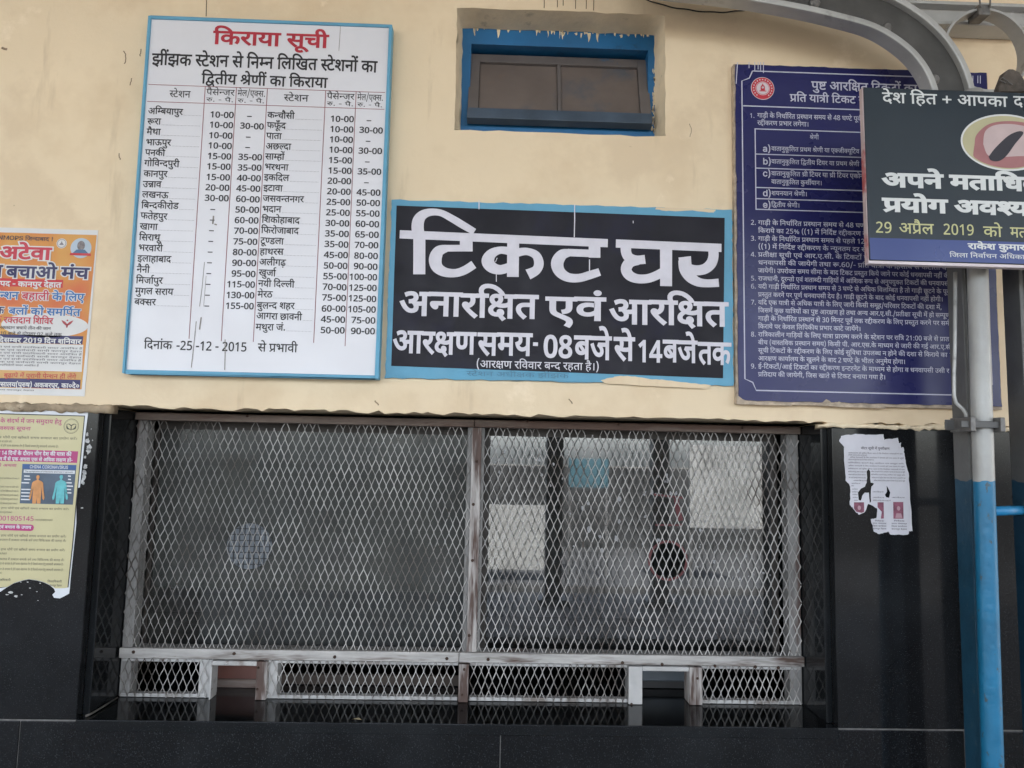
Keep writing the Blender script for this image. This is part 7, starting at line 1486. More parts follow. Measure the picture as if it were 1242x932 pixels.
# ------------------------------------------------------------------ steel columns with bent rail brackets
YC = 1.66
CX = (at(1156, 420, YC + .028).x + at(1199, 420, YC - .028).x) / 2 - .009
CH = (at(1199, 420, YC - .028).x - at(1156, 420, YC + .028).x) / 2
zpaint = at(1195, 584, 1.60).z
M['col_paint'] = two_tone('grey_and_blue_column_paint', (.008, .050, .090), (.115, .115, .112), zpaint, .5, .4)
M['pipe_paint'] = two_tone('silver_and_blue_pipe_paint', (.007, .14, .275), (.35, .35, .34), zpaint, .40, .35)
IPROF = lambda h, f, tw, y: [(-h, y - f), (-h, y + f), (-h + tw, y + f), (-h + tw, y + tw / 2), (h - tw, y + tw / 2), (h - tw, y + f), (h, y + f), (h, y - f), (h - tw, y - f), (h - tw, y - tw / 2), (-h + tw, y - tw / 2), (-h + tw, y - f)]
c1 = thing('steel_canopy_column', 'dark steel column carrying the curved bracket behind the hanging board', 'column', (CX, YC, 0))
c1m = MB().sweep([(CX, 0), (CX, 1.2), (CX, at(1163, 130, YC).z)], IPROF(CH, .028, .008, YC))
c1m.build('post', M['col_paint'], c1, bevel=.002)
arc = [(p.x, p.z) for p in (at(x_, y_, YC) for x_, y_ in ((1157, 150), (1147, 102), (1128, 67), (1100, 40), (1062, 18), (1014, 4), (960, -8), (880, -21), (760, -34)))]
arc = catmull(arc, 8)
AH, AF, AT = .052, .022, .015
MB().sweep(arc, [(AH - AT, YC - AF), (AH - AT, YC + AF), (AH, YC + AF), (AH, YC - AF)]).build('curved_flange', M['steel'], c1, bevel=.003)
MB().sweep(arc, [(-AH, YC - AF), (-AH, YC + AF), (-AH + AT, YC + AF), (-AH + AT, YC - AF)]).build('curved_flange', M['steel'], c1, bevel=.003)
MB().sweep(arc, [(-AH + AT, YC - .006), (-AH + AT, YC + .006), (AH - AT, YC + .006), (AH - AT, YC - .006)]).build('curved_web', material('shaded_dark_web', (.06, .058, .055), .6, vary=.3, vscale=12), c1)  # shade between the flanges is put into the web's darker colour
for px, py in ((1134, 96), (989, 3), (1076, 33)):
    p = at(px, py, YC - .014)
    MB().bolt(p.x, YC - .006, p.z, .013, .012).build('bolt', M['bolt_steel'], c1)
# thin conduit strap on the column
cs = [at(x_, y_, YC - .044) for x_, y_ in ((1160, 330), (1159.5, 420), (1158.5, 455), (1158.5, 480), (1161, 489), (1169, 496), (1173, 502), (1174, 512))]
MB().tube([(q.x, YC - .040, q.z) for q in cs], .0042, 8).build('conduit', M['steel'], c1, smooth=True)

YQ = 1.60
pa, pb = at(1186, 340, YQ), at(1204, 930, YQ)
PX = (pa.x + pb.x) / 2
lean = lambda z_: pb.x + (pa.x - pb.x) * (z_ - pb.z) / (pa.z - pb.z)
pi = thing('steel_pipe', 'round steel pipe silver above and bright blue below strapped to the column', 'pipe', (PX, YQ, 0))
MB().tube([(lean(z_), YQ, z_) for z_ in (0, .3, .6, .9, 1.2, 1.5, 1.8, at(1190, 112, YQ).z)], .0212, 24).build('tube', M['pipe_paint'], pi, smooth=True)
zc = at(1190, 515, YQ - .03).z
cl = MB()
x_l, x_r = at(1166, 515, YQ - .03).x, at(1216, 515, YQ - .03).x
cl.box(x_l, x_r, YQ - .031, YQ - .025, zc - .0075, zc + .0075)
cl.box(x_l, x_r, YQ + .025, YQ + .031, zc - .0075, zc + .0075)
cl.box(x_l - .003, x_l + .026, YC - .040, YC - .035, zc - .012, zc + .012)
clamp = cl.build('clamp', M['dark_steel'], pi, bevel=.0015)
for xx in (x_l + .022, x_r - .004):
    bo = MB()
    bo.box(xx - .0055, xx + .0055, YQ - .038, YQ + .036, zc - .016, zc + .016)
    bo.build('bolt', M['bolt_steel'], clamp, bevel=.002)

c2x = at(1219, 420, YC + .028).x + .024
c2 = thing('steel_canopy_column', 'dark grey steel column cut off by the right edge of the photo', 'column', (c2x, YC, 0))
MB().sweep([(c2x, 0), (c2x, 1.2), (c2x, at(1232, 180, YC).z)], IPROF(.024, .028, .009, YC)).build('post', M['col_paint'], c2, bevel=.002)
zs = at(1225, 618.5, YC).z
MB().tube([(PX + .015, YQ, zs), (c2x - .01, YC, zs)], .0105, 12).build('tie_rod', material('blue_tie_rod', (.013, .19, .40), .45, vary=.15), c2, smooth=True)

# overhead beam and scroll ring
bmz = at(1190, 6, YC + .08).z
bt = thing('overhead_beam', 'grey steel I beam running along under the canopy at the top right', 'beam', (1.2, YC, bmz))
z_lo = at(1190, 30.5, YC + .08).z
MB().sweep([(at(1082, -4, YC + .08).x, (bmz + z_lo) / 2), (3.4, (bmz + z_lo) / 2)], IPROF((bmz - z_lo) / 2 + .004, .030, .009, YC + .105)).build('beam', M['steel'], bt, bevel=.002)
rc = at(1196, 62, YC + .03)
rg = thing('scroll_ring', 'round flat steel ring hanging below the beam at the top right', 'ring', (rc.x, YC, rc.z))
rad = at(1196, 13, YC + .03).z - rc.z
circle = [(rc.x + rad * math.cos(2 * math.pi * k / 56), rc.z + rad * math.sin(2 * math.pi * k / 56)) for k in range(56)]
MB().sweep(circle, [(-.003, YC + .024), (.003, YC + .024), (.003, YC + .064), (-.003, YC + .064)], closed=True).build('hoop', M['steel'], rg, smooth=False)
hb = at(1193, 17, YC + .02)
MB().box(hb.x - .014, hb.x + .016, YC + .016, YC + .06, rc.z + rad - .02, rc.z + rad + .008).build('clamp', M['bolt_steel'], rg, bevel=.003)
for s_ in (-.012, .012):
    MB().tube([(hb.x + s_, YC + .013, rc.z + rad - .004), (hb.x + s_ * 1.2, YC + .013, rc.z + rad + .030)], .0022, 6).build('bolt', M['bolt_steel'], rg)

# ------------------------------------------------------------------ election notice board
random.seed(51)
YE = 1.53
q0, q1 = at(1047, 110, YE), at(1055.5, 317.5, YE)
ebx = (q0.x + q1.x) / 2
EX0t, EX0b, EZ1, EZ0 = q0.x * .5 + ebx * .5, q1.x * .5 + ebx * .5, at(1047, 105.5, YE).z, at(1055, 316, YE).z
EX1 = EX0t + .52
el = thing('election_notice_board', 'dark slate hanging board about voting with an inked finger picture', 'sign', (EX0t + .26, YE, (EZ0 + EZ1) / 2))
MB().hexa([(EX0b, YE, EZ0), (EX1, YE, EZ0), (EX1, YE, EZ1), (EX0t, YE, EZ1)], YE + .015).build('panel', M['slate'], el, bevel=.003)
MB().hexa([(EX0b - .002, YE + .003, EZ0 - .004), (EX0b + .001, YE + .003, EZ0 - .004), (EX0t + .001, YE + .003, EZ1), (EX0t - .002, YE + .003, EZ1)], YE + .0165).build('side_edge', M['edge_red'], el)
MB().box(EX0b - .002, EX1, YE + .0, YE + .0165, EZ0 - .007, EZ0 - .0005).build('bottom_edge', M['emblem_white'], el)
YX = YE - .0006
zband = at(1055, 288.5, YX).z
MB().flat([(EX0b + .002, EZ0 + .002), (EX1 - .003, EZ0 + .002), (EX1 - .003, zband), (EX0b + .0015, zband)], YE - .0003).build('blue_band', M['vinyl_blue'], el, solid=False)
wt, yl = MB(), MB()
tx(wt, "देश हित + आपका", 1070, 112.5, 1221, 124.5, YX, 12)
txw(wt, "दायित्व", 1229, 117, 129, YX, 1.1, 12)
tx(wt, "अपने मताधि", 1070, 210.5, 1240, 226, YX, 44)
e1 = at(1240, 210.5, YX).x
put(wt, "कार का", e1, EX1 - .02, at(1070, 226, YX).z, at(1070, 210.5, YX).z, YX, 44)
tx(wt, "प्रयोग अवश्य", 1071, 241, 1247, 256, YX, 44)
put(wt, "करें", at(1247, 241, YX).x + .015, EX1 - .06, at(1071, 256, YX).z, at(1071, 241, YX).z, YX, 44)
txw(yl, "29", 1061.5, 269, 282.2, YX, 1, 8, unit=725)
tx(yl, "अप्रैल", 1090, 271, 1132, 283, YX, 8)
txw(yl, "2019", 1143.5, 271.5, 284.5, YX, .95, 8, unit=725)
tx(yl, "को", 1192.5, 275, 1215, 287, YX, 8)
txw(yl, "मतदान", 1225, 276, 288, YX, .9, 8)
tx(wt, "राकेश कुमार", 1174, 295.5, 1243, 302, YX, 30)
tx(wt, "जिला निर्वाचन अधिकारी", 1151.5, 307, 1250, 312, YX, 4)
oc = at(1221, 173, YX)
ow, oh = .104, .0655
MB().disc(oc.x, oc.z, ow, YX + .0002, 56, oh).build('oval_rim', M['vinyl_white'], el, solid=False)
ov = MB().disc(oc.x, oc.z, ow - .004, YX, 56, oh - .004).build('oval_picture', M['olive'], el, solid=False)


def oval_clip(P, k=.96):
    out = []
    for x_, z_ in P:
        u, v = (x_ - oc.x) / (ow - .004), (z_ - oc.z) / (oh - .004)
        r = math.hypot(u, v)
        if r > k:
            u, v = u / r * k, v / r * k
        out.append((oc.x + u * (ow - .004), oc.z + v * (oh - .004)))
    return out


def epoly(P):
    Q = catmull(P + [P[0]], 5)[:-1]
    return oval_clip(pxpoly([(1030 + x_ / 3.882, 90 + y_ / 3.882) for x_, y_ in Q], YX))


MB().flat(epoly([(590, 330), (600, 285), (660, 235), (760, 222), (860, 240), (940, 300), (960, 380), (900, 430), (800, 455), (700, 448), (620, 420), (585, 395)]), YX - .0003).build('finger', M['skin_dark'], ov, solid=False)
MB().flat(epoly([(630, 330), (640, 270), (690, 240), (780, 238), (860, 262), (900, 330), (880, 380), (780, 388), (690, 392), (650, 380)]), YX - .0006).build('finger_nail', M['skin_light'], ov, solid=False)
MB().flat(epoly([(655, 390), (690, 345), (750, 290), (800, 270), (818, 282), (780, 330), (740, 385), (705, 410), (668, 408)]), YX - .0009).build('ink_mark', M['finger_ink'], ov, solid=False)
wt.build('white_lettering', M['vinyl_white'], el, solid=False)
yl.build('yellow_lettering', M['vinyl_yellow'], el, solid=False)
# the lug and wire that hold it
lg = at(1224, 95, YE + .03)
pl = [(1196, 105), (1203, 92), (1207, 84), (1215, 80), (1224, 80), (1236, 84), (1250, 100), (1250, 112), (1196, 112)]
pp = pxpoly([(1212 + (x_ - 1196) * .62, 106 + (y_ - 106) * .85) for x_, y_ in pl], YE + .03)
MB().slab(pp, YE + .03, YE + .05).build('hanging_lug', material('rusty_lug', (.075, .062, .052), .8, vary=.4, vscale=40, bump=.5), el, bevel=.003)
wl = [at(x_, y_, YE + .025) for x_, y_ in ((1220, 101), (1212, 97), (1216, 94), (1222, 99), (1228, 103))]
MB().tube([(q.x, YE + .025, q.z) for q in wl], .0011, 6).build('tie_wire', M['bolt_steel'], el)

# ------------------------------------------------------------------ cables on the wall
random.seed(61)


def cable(P, r, label):
    Q = catmull(P, 8)
    pts = []
    for i, (x_, y_) in enumerate(Q):
        p = at(x_, y_, YW - .006)
        pts.append((p.x, YW - r - .0005 - .0015 * math.sin(i * .9), p.z))
    o = MB().tube(pts, r, 7).build('cable', M['cable'], smooth=True)
    return tag(o, label, 'cable')


cable([(770, -8), (800, 4), (835, 11), (870, 14), (900, 12), (925, 8), (948, 9)], .0016, 'thin black wire sagging along the wall top above the navy board')
cable([(1120, 42), (1134, 41), (1150, 43.5), (1160, 43), (1185, 45), (1200, 44), (1222, 40), (1234, 38), (1300, 30)], .0022, 'thin black wire seen through the steel ring at the right')

# ------------------------------------------------------------------ orange rally poster
random.seed(71)
YO = YW - .0012
op = thing('rally_poster', 'orange and white rally poster pasted on cream wall at the left edge', 'poster', (at(40, 380, YO).x, YO, at(40, 380, YO).z))
K = lambda x_, z_: (x_ / 4.236, 270 + z_ / 4.236)
XL = -1.40


def osheet(P0, P1, y, mt, name, x_left=XL, par=None):
    """rectangle from the left end of the poster to pixel corner P0 (top right) and P1 (bottom right)"""
    a_, b_ = at(*K(*P0), y), at(*K(*P1), y)
    return MB().flat([(x_left, b_.z), (b_.x, b_.z), (a_.x, a_.z), (x_left, a_.z)], y).build(name, mt, par or op, solid=False)


paper = material('poster_paper', (.66, .65, .64), .6, vary=.04, vscale=8, bump=.2, bscale=8)
MB().slab([(XL - .012, at(102, 481, YO).z), (at(102.5, 481, YO).x, at(102, 481, YO).z), (at(119, 279.5, YO).x, at(119, 279.5, YO).z), (XL - .012, at(119, 279.5, YO).z)], YO, YO + .0008).build('sheet', paper, op)


def print_material(name, a_, b_, c_):
    m_ = bpy.data.materials.new(name)
    m_.use_nodes = True
    t = m_.node_tree
    b = t.nodes['Principled BSDF']
    f = noise(t, 5.5, 2, .4)
    t.links.new(ramp(t, f, [(.34, a_), (.50, b_), (.66, c_)]), b.inputs['Base Color'])
    b.inputs['Roughness'].default_value = .5
    return m_


osheet((497, 65), (419, 858), YO - .0003, print_material('orange_print', (.55, .055, .025), (.60, .24, .045), (.62, .36, .09)), 'orange_ground')
pr, nav, blu, wh_, gry = MB(), MB(), MB(), MB(), MB()
Y1, Y2, Y3, Y4 = YO - .0006, YO - .0009, YO - .0013, YO - .0017


def otx(mb, t, x0, zh, x1, zb, y, bold):
    r_ = max(x0, 60)
    put(mb, t, at(*K(x0, zh), y).x, at(*K(x1, zh), y).x, at(*K(r_, zb), y).z, at(*K(r_, zh), y).z, y, bold)


band_red = material('red_band_print', (.52, .025, .035), .5)
band_navy = material('navy_band_print', (.030, .028, .11), .5)
osheet((325, 295), (322, 336), Y1, band_red, 'red_band')
osheet((428, 585), (423, 627), Y1, band_navy, 'navy_band')
osheet((428, 629), (420, 768), Y1, paper, 'white_box')
osheet((420, 770), (415, 806), Y1, material('mustard_band_print', (.56, .33, .12), .5), 'mustard_band')
osheet((414, 809), (411, 855), Y1, band_navy, 'navy_band')
ep = at(*K(230, 528), Y1)
MB().disc(ep.x, ep.z, .105, Y1, 50, .030).build('white_oval', paper, op, solid=False)
for mb, bold, y, dark in ((wh_, 95, Y2, 0), (None, 34, Y3, 1)):
    otx(mb or pr, "अटेवा", 0, 127, 264, 186, y, bold)
    otx(mb or nav, "पेन्शन", -190, 222, 14, 280, y, bold - 6)
    otx(mb or nav, "बचाओ", 36, 226, 292, 282, y, bold - 6)
    otx(mb or nav, "मंच", 318, 232, 458, 286, y, bold - 6)
    otx(mb or blu, "पुरानी पेन्शन", -170, 358, 96, 394, y, bold - 14)
    otx(mb or pr, "बहाली", 114, 360, 254, 396, y, bold - 14)
    otx(mb or blu, "के लिए", 270, 364, 434, 400, y, bold - 14)
    otx(mb or nav, "अर्धसैनिक", -170, 436, 22, 470, y, bold - 14)
    otx(mb or blu, "बलों को समर्पित", 46, 438, 414, 472, y, bold - 14)
otx(pr, "स्वैच्छिक", -130, 484, 8, 516, Y3, 18)
otx(pr, "रक्तदान शिविर", 20, 487, 274, 517, Y3, 18)
otx(wh_, "जनपद - कानपुर देहात", -60, 303, 316, 328, Y2, 30)
otx(wh_, "दिनांक 14 दिसम्बर 2019 दिन शनिवार", -190, 594, 418, 616, Y2, 30)
otx(wh_, "स्थान - जिला चिकित्सालय(पुरुष) अकबरपुर, का०दे०", -250, 822, 410, 844, Y2, 24)
otx(pr, "बुढ़ापे में पुरानी पेन्शन ही लेंगे", 20, 776, 392, 796, Y3, 4)
otx(gry, "NMOPS जिन्दाबाद !", -10, 72, 276, 90, Y2, 18)
otx(gry, "रक्तदान बचाये तीन की जान", 0, 534, 262, 548, Y3, 6)
otx(gry, "10 बजे से दोपहर 02 बजे तक", 0, 563, 318, 577, Y3, 6)
for i in range(7):
    otx(gry, ("जिला कार्यकारिणी सदस्य एवं सभी पदाधिकारी सादर आमंत्रित हैं", "निवेदक - समस्त शिक्षक एवं कर्मचारी साथी कानपुर देहात")[i % 2], -260 if i < 6 else -260, 636 + i * 15.5, 424 - i * 1.5 if i < 6 else 200, 644 + i * 15.5, Y2, 2)
otx(gry, "मुद्रक जिला कार्यालय कानपुर देहात", -200, 858, 176, 864, Y2, 0)
pr.build('red_print', material('red_print', (.48, .030, .055), .5), op, solid=False)
nav.build('navy_print', material('navy_print', (.030, .025, .095), .5), op, solid=False)
blu.build('blue_print', material('blue_print', (.025, .13, .36), .5), op, solid=False)
wh_.build('white_print', paper, op, solid=False)
gry.build('black_print', material('black_print', (.07, .06, .07), .6), op, solid=False)
# round portrait and small round emblem
pc = at(*K(416, 132), Y1)
pt = MB().disc(pc.x, pc.z, .0255, Y1, 36).build('portrait', material('pale_blue_print', (.42, .50, .58), .5), op, solid=False)
MB().disc(pc.x, pc.z + .006, .0095, Y2, 24, .0125).build('portrait_head', material('portrait_face_print', (.20, .17, .17), .5, vary=.4, vscale=160), pt, solid=False)
MB().flat([(pc.x - .019, pc.z - .013), (pc.x + .019, pc.z - .013), (pc.x + .010, pc.z - .004), (pc.x - .010, pc.z - .004)], Y2 - .0002).build('portrait_coat', material('portrait_coat_print', (.06, .13, .24), .5), pt, solid=False)
MB().flat([(pc.x - .026, pc.z - .019), (pc.x + .026, pc.z - .019), (pc.x + .025, pc.z - .013), (pc.x - .025, pc.z - .013)], Y2 - .0004).build('portrait_ribbon', band_red, pt, solid=False)
sc_ = at(*K(317, 108), Y1)
em = MB().disc(sc_.x, sc_.z, .0125, Y1, 28).build('round_emblem', paper, op, solid=False)
ee = MB()
ee.ring(sc_.x, sc_.z, .0095, .0108, Y2)
ee.flat([(sc_.x - .006, sc_.z - .004), (sc_.x + .006, sc_.z - .004), (sc_.x + .001, sc_.z + .003), (sc_.x, sc_.z + .008), (sc_.x - .001, sc_.z + .003)], Y2)
ee.build('emblem_mark', material('grey_emblem_print', (.22, .20, .22), .6), em, solid=False)
hm = at(*K(345, 520), Y2)
hd_ = MB()
for s_ in (-1, 1):
    hd_.ribbon([(hm.x, hm.z - .004), (hm.x + s_ * .007, hm.z + .002), (hm.x + s_ * .014, hm.z + .008)], [.004, .006, .001], Y2)
hd_.disc(hm.x, hm.z - .007, .0022, Y2, 14, .0035)
hd_.disc(hm.x, hm.z + .008, .0022, Y2, 14)
hd_.build('donor_mark', material('dark_red_mark', (.36, .05, .06), .5), op, solid=False)

# ------------------------------------------------------------------ yellow health notice
random.seed(81)
YH = YW + .0005
hn = thing('health_notice', 'yellow virus health notice with torn bottom pasted on black granite', 'poster', (at(40, 610, YH).x, YH, at(40, 610, YH).z))
A = lambda x_, z_: (x_ / 6.904, 485 + z_ / 6.904)
B = lambda x_, z_: (x_ / 7.168, 610 + z_ / 7.168)
wpx = [(-90, 490)] + [A(0, 42), A(160, 48), A(165, 55), A(740, 68), A(735, 130), A(715, 280), A(690, 520), A(668, 735), (94.5, 592), (92.5, 600)] + [B(663, 180), B(640, 400), B(615, 640), B(606, 742), B(600, 790), B(560, 812), B(520, 832), B(470, 826), B(455, 800), B(480, 775), B(470, 748), B(430, 715), B(380, 692), B(320, 676), B(250, 666), B(200, 676), B(120, 700), B(60, 735), B(20, 762), B(0, 775)] + [(-30, 722), (-90, 716)]
paper2 = material('glossy_notice_paper', (.64, .66, .70), .4, vary=.06, vscale=12, bump=.15, bscale=10)
MB().slab(pxpoly(wpx, YH), YH, YH + .0008).build('sheet', paper2, hn)
y1_, y2_, y3_, y4_ = YH - .0003, YH - .0006, YH - .0010, YH - .0014
kpx = [(-90, 499), A(0, 113), A(713, 133), A(640, 880), B(640, 330), B(596, 735), B(560, 742), B(480, 744), B(430, 712), B(380, 690), B(320, 674), B(250, 664), B(190, 676), B(120, 698), B(60, 733), B(0, 742), (-90, 708)]
MB().flat(pxpoly(kpx, y1_), y1_).build('black_border', material('black_border_print', (.02, .02, .02), .4), hn, solid=False)
ypx = [(-90, 500.2), A(0, 122), A(704, 141), A(632, 880), B(630, 330), B(586, 738), B(560, 743), B(480, 745), B(430, 711), B(380, 689), B(320, 673), B(250, 663), B(190, 675), B(120, 697), B(60, 732), B(0, 735), (-90, 706)]
MB().flat(pxpoly(ypx, y1_ - .0002), y1_ - .0002).build('yellow_ground', material('yellow_print', (.52, .47, .27), .4, vary=.06, vscale=9), hn, solid=False)
mag, bk, wt2 = MB(), MB(), MB()
magenta = material('magenta_print', (.42, .035, .17), .4)


def atx(mb, conv, t, x0, zh, x1, zb, y, bold):
    r_ = max(x0, 100)
    put(mb, t, at(*conv(x0, zh), y).x, at(*conv(x1, zh), y).x, at(*conv(r_, zb), y).z, at(*conv(r_, zh), y).z, y, bold)


atx(mag, A, "कोरोना वायरस", -330, 156, -20, 186, y2_, 14)
atx(mag, A, "के संदर्भ में जन समुदाय हेतु", 4, 162, 518, 193, y2_, 14)
atx(mag, A, "आवश्यक सूचना", -60, 226, 258, 254, y2_, 14)
MB().flat(pxpoly([(-60, 544), A(0, 412), A(655, 433), A(645, 530), A(0, 512), (-60, 556)], y2_), y2_).build('magenta_band', magenta, hn, solid=False)
atx(wt2, A, "यदि पिछले 14 दिनों के दौरान चीन देश की यात्रा की", -160, 434, 600, 462, y3_, 22)
atx(wt2, A, "हो और निम्न में से एक अथवा एक से अधिक लक्षण हो-", -160, 484, 610, 510, y3_, 22)
atx(mag, A, "खाँसी अथवा", -90, 540, 140, 562, y2_, 12)
SM = ["कोरोना वायरस एक विशेष प्रकार के वायरस से होने वाला संक्रामक रोग है जिससे बचाव हेतु सावधानी आवश्यक है।", "निकट के सरकारी अस्पताल में तत्काल सम्पर्क करें तथा चिकित्सक की सलाह लें।", "बार बार साबुन से हाथ धोयें एवं खाँसते समय रूमाल का प्रयोग करें।"]
for x0, zh, x1, h_ in ((-300, 308, 650, 17), (-300, 344, 102, 15), (-300, 378, 490, 16), (-200, 655, 165, 11), (-200, 725, 158, 13), (-200, 760, 156, 13), (-200, 795, 154, 13), (-200, 828, 150, 13), (-200, 864, 146, 13), (-200, 902, 580, 14)):
    atx(bk, A, SM[int(abs(zh)) % 3], x0, zh, x1, zh + h_, y2_, 2)
for x0, zh, x1, h_ in ((-200, 78, 106, 13), (302, 143, 458, 13), (-200, 278, 578, 17), (-200, 316, 576, 17), (-200, 398, 568, 17), (-200, 436, 60, 15), (-200, 484, 560, 17), (-200, 522, 552, 17), (-200, 570, 552, 17), (-200, 606, 16, 14)):
    atx(bk, B, SM[int(abs(zh)) % 3], x0, zh, x1, zh + h_, y2_, 2)
atx(bk, B, "मुख्य चिकित्सा अधिकारी", -160, 664, 92, 680, y2_, 14)
atx(bk, B, "जिलाधिकारी", 414, 676, 538, 692, y2_, 14)
atx(bk, B, "कानपुर देहात", 432, 712, 536, 726, y2_, 14)
q_ = MB()
tx(mag, "18001805145", B(-82, 112)[0], B(0, 112)[1], B(298, 112)[0], B(0, 152)[1], y2_, 10, 725)
pill = [B(-200, 176), B(0, 182), B(270, 190), B(288, 196), B(296, 215), B(288, 238), B(268, 247), B(0, 238), B(-200, 232)]
MB().flat(pxpoly(pill, y2_), y2_).build('magenta_pill', magenta, hn, solid=False)
atx(wt2, B, "लक्षण एवं बचाव के उपाय", -120, 200, 272, 224, y3_, 22)
# emblem of two fish and a bow in a ring
eg = at(*A(597, 222), y2_)
fe = MB()
fe.ring(eg.x, eg.z, .0170, .0180, y2_)
fe.ring(eg.x, eg.z, .0150, .0154, y2_)
for s_ in (-1, 1):
    fe.ribbon([(eg.x + s_ * .002, eg.z - .008), (eg.x + s_ * .009, eg.z - .005), (eg.x + s_ * .011, eg.z + .003)], [.0012, .004, .0012], y2_)
    fe.ribbon([(eg.x, eg.z + .001), (eg.x + s_ * .006, eg.z + .005), (eg.x + s_ * .012, eg.z + .004)], [.0025, .002, .001], y2_ - .0002)
fe.ribbon([(eg.x, eg.z - .010), (eg.x, eg.z + .003)], [.003, .0015], y2_ - .0001, smooth=False)
fe.build('state_emblem', material('dark_emblem_print', (.05, .05, .035), .5), hn, solid=False)
# picture panel with two standing silhouettes
pic = MB().flat(pxpoly([A(188, 538), A(640, 547), A(610, 880), A(165, 868)], y2_), y2_).build('picture', material('blue_grey_picture', (.055, .085, .13), .4, vary=.35, vscale=14), hn, solid=False)
MB().flat(pxpoly([A(188, 538), A(640, 547), A(637, 588), A(186, 578)], y3_), y3_).build('picture_title_band', material('blue_title_print', (.022, .085, .26), .4), pic, solid=False)
MB().flat(pxpoly([A(200, 585), A(628, 594), A(626, 622), A(197, 612)], y3_ - .0001), y3_ - .0001).build('picture_caption_band', paper2, pic, solid=False)
wl2, bl2 = MB(), MB()
tx(wl2, "CHINA CORONAVIRUS", *A(250, 548), A(572, 548)[0], A(250, 574)[1], y4_, 16, 725)
tx(bl2, "The symptoms of infections and how it spreads", *A(206, 592), A(616, 592)[0], A(206, 606)[1], y4_, 6, 725)
random.seed(4)
for k in range(8):
    for x0, x1 in ((182 + k * -1, 182 + random.uniform(60, 92)), (550, 550 + random.uniform(40, 66))):
        if (x0 > 500 and k > 5) or (x0 < 500 and k == 3):
            continue
        zz = 634 + k * 28
        wl2.flat(pxpoly([A(x0 + (20 if k < 2 else 0), zz), A(x1, zz + 2), A(x1, zz + 12), A(x0 + (20 if k < 2 else 0), zz + 10)], y4_), y4_)
wl2.build('picture_white_print', paper2, pic, solid=False)
bl2.build('picture_black_print', M['ink_black'], pic, solid=False)


def figure(cx, mt, name):
    s = [(0, -38), (10, -36), (15, -24), (12, -12), (7, -6), (9, 4), (34, 14), (46, 26), (54, 90), (66, 150), (60, 172), (48, 160), (38, 90), (32, 60), (36, 130), (34, 200), (4, 200), (0, 150)]
    full = s + [(-x_, z_) for x_, z_ in s[::-1]][1:-1]
    return MB().flat(pxpoly([A(cx + x_ - z_ * .06, 670 + z_) for x_, z_ in full], y4_), y4_).build(name, mt, pic, solid=False)


figure(316, material('orange_figure_print', (.55, .24, .075), .4, vary=.2, vscale=50), 'orange_silhouette')
figure(512, material('cyan_figure_print', (.10, .42, .46), .4, vary=.2, vscale=50), 'cyan_silhouette')
mag.build('magenta_print', magenta, hn, solid=False)
bk.build('black_print', material('notice_black_print', (.07, .065, .045), .5), hn, solid=False)
wt2.build('white_print', paper2, hn, solid=False)
# glue and paper scraps beside the notice
scrap = MB()
random.seed(14)
for cx, cy, r in ((730, 290, 14), (735, 345, 20), (745, 400, 24), (740, 430, 22), (712, 480, 12), (715, 560, 18), (708, 610, 24), (700, 650, 20), (690, 690, 18), (700, 700, 10), (765, 245, 4), (775, 340, 5)):
    P = [A(cx + r * random.uniform(.5, 1.2) * math.cos(k * .63), cy + r * random.uniform(.7, 1.6) * math.sin(k * .63)) for k in range(10)]
    scrap.flat(pxpoly(P, YH + .0011), YH + .0011)
for cx, cy, r in ((260, 742, 12), (240, 690, 10), (180, 690, 8), (90, 780, 22), (140, 812, 24), (60, 800, 14), (320, 772, 8), (350, 700, 9), (190, 800, 8), (330, 850, 6), (715, 45, 12)):
    P = [B(cx + r * random.uniform(.5, 1.3) * math.cos(k * .7), cy + r * .45 * random.uniform(.5, 1.3) * math.sin(k * .7)) for k in range(9)]
    scrap.flat(pxpoly(P, YH + .0011), YH + .0011)
scrap.build('paper_scraps', material('grey_paper_scraps', (.42, .42, .42), .7, vary=.4, vscale=60), hn, solid=False)['kind'] = 'stuff'

# ------------------------------------------------------------------ torn notice on the right granite
random.seed(91)
YN = YW + .0006
tn = thing('torn_notice', 'torn white paper notice stuck on the right granite panel', 'poster', (at(1063, 588, YN).x, YN, at(1063, 588, YN).z))
Cc = lambda x_, z_: (1000 + x_ / 6.215, 510 + z_ / 6.215)


def jag(P, a_=3.5, n=4):
    out = []
    for i in range(len(P)):
        (x0, z0), (x1, z1) = P[i], P[(i + 1) % len(P)]
        for k in range(n):
            t = k / n
            out.append((x0 + (x1 - x0) * t + (random.uniform(-a_, a_) if k else 0), z0 + (z1 - z0) * t + (random.uniform(-a_, a_) if k else 0)))
    return out


out_ = jag([(112, 160), (125, 118), (180, 108), (250, 104), (330, 108), (445, 106), (450, 148), (500, 140), (552, 132), (560, 170), (578, 168), (575, 205), (596, 205), (605, 270), (612, 315), (634, 395), (640, 480), (650, 640), (664, 835), (642, 835), (626, 862), (500, 862), (480, 838), (440, 852), (405, 856), (372, 838), (350, 745), (392, 738), (398, 665), (330, 630), (305, 690), (262, 712), (235, 690), (212, 655), (192, 640), (196, 540), (190, 490), (160, 455), (152, 340), (148, 200)])
h1 = jag([(318, 385), (332, 368), (346, 385), (345, 440), (350, 470), (375, 478), (355, 500), (350, 560), (352, 610), (342, 625), (335, 545), (305, 545), (285, 570), (275, 605), (258, 600), (252, 545), (275, 515), (305, 500), (318, 470), (322, 430)], 2, 2)
h2 = jag([(468, 492), (480, 510), (497, 545), (488, 585), (465, 580), (455, 562), (470, 540)], 2, 2)
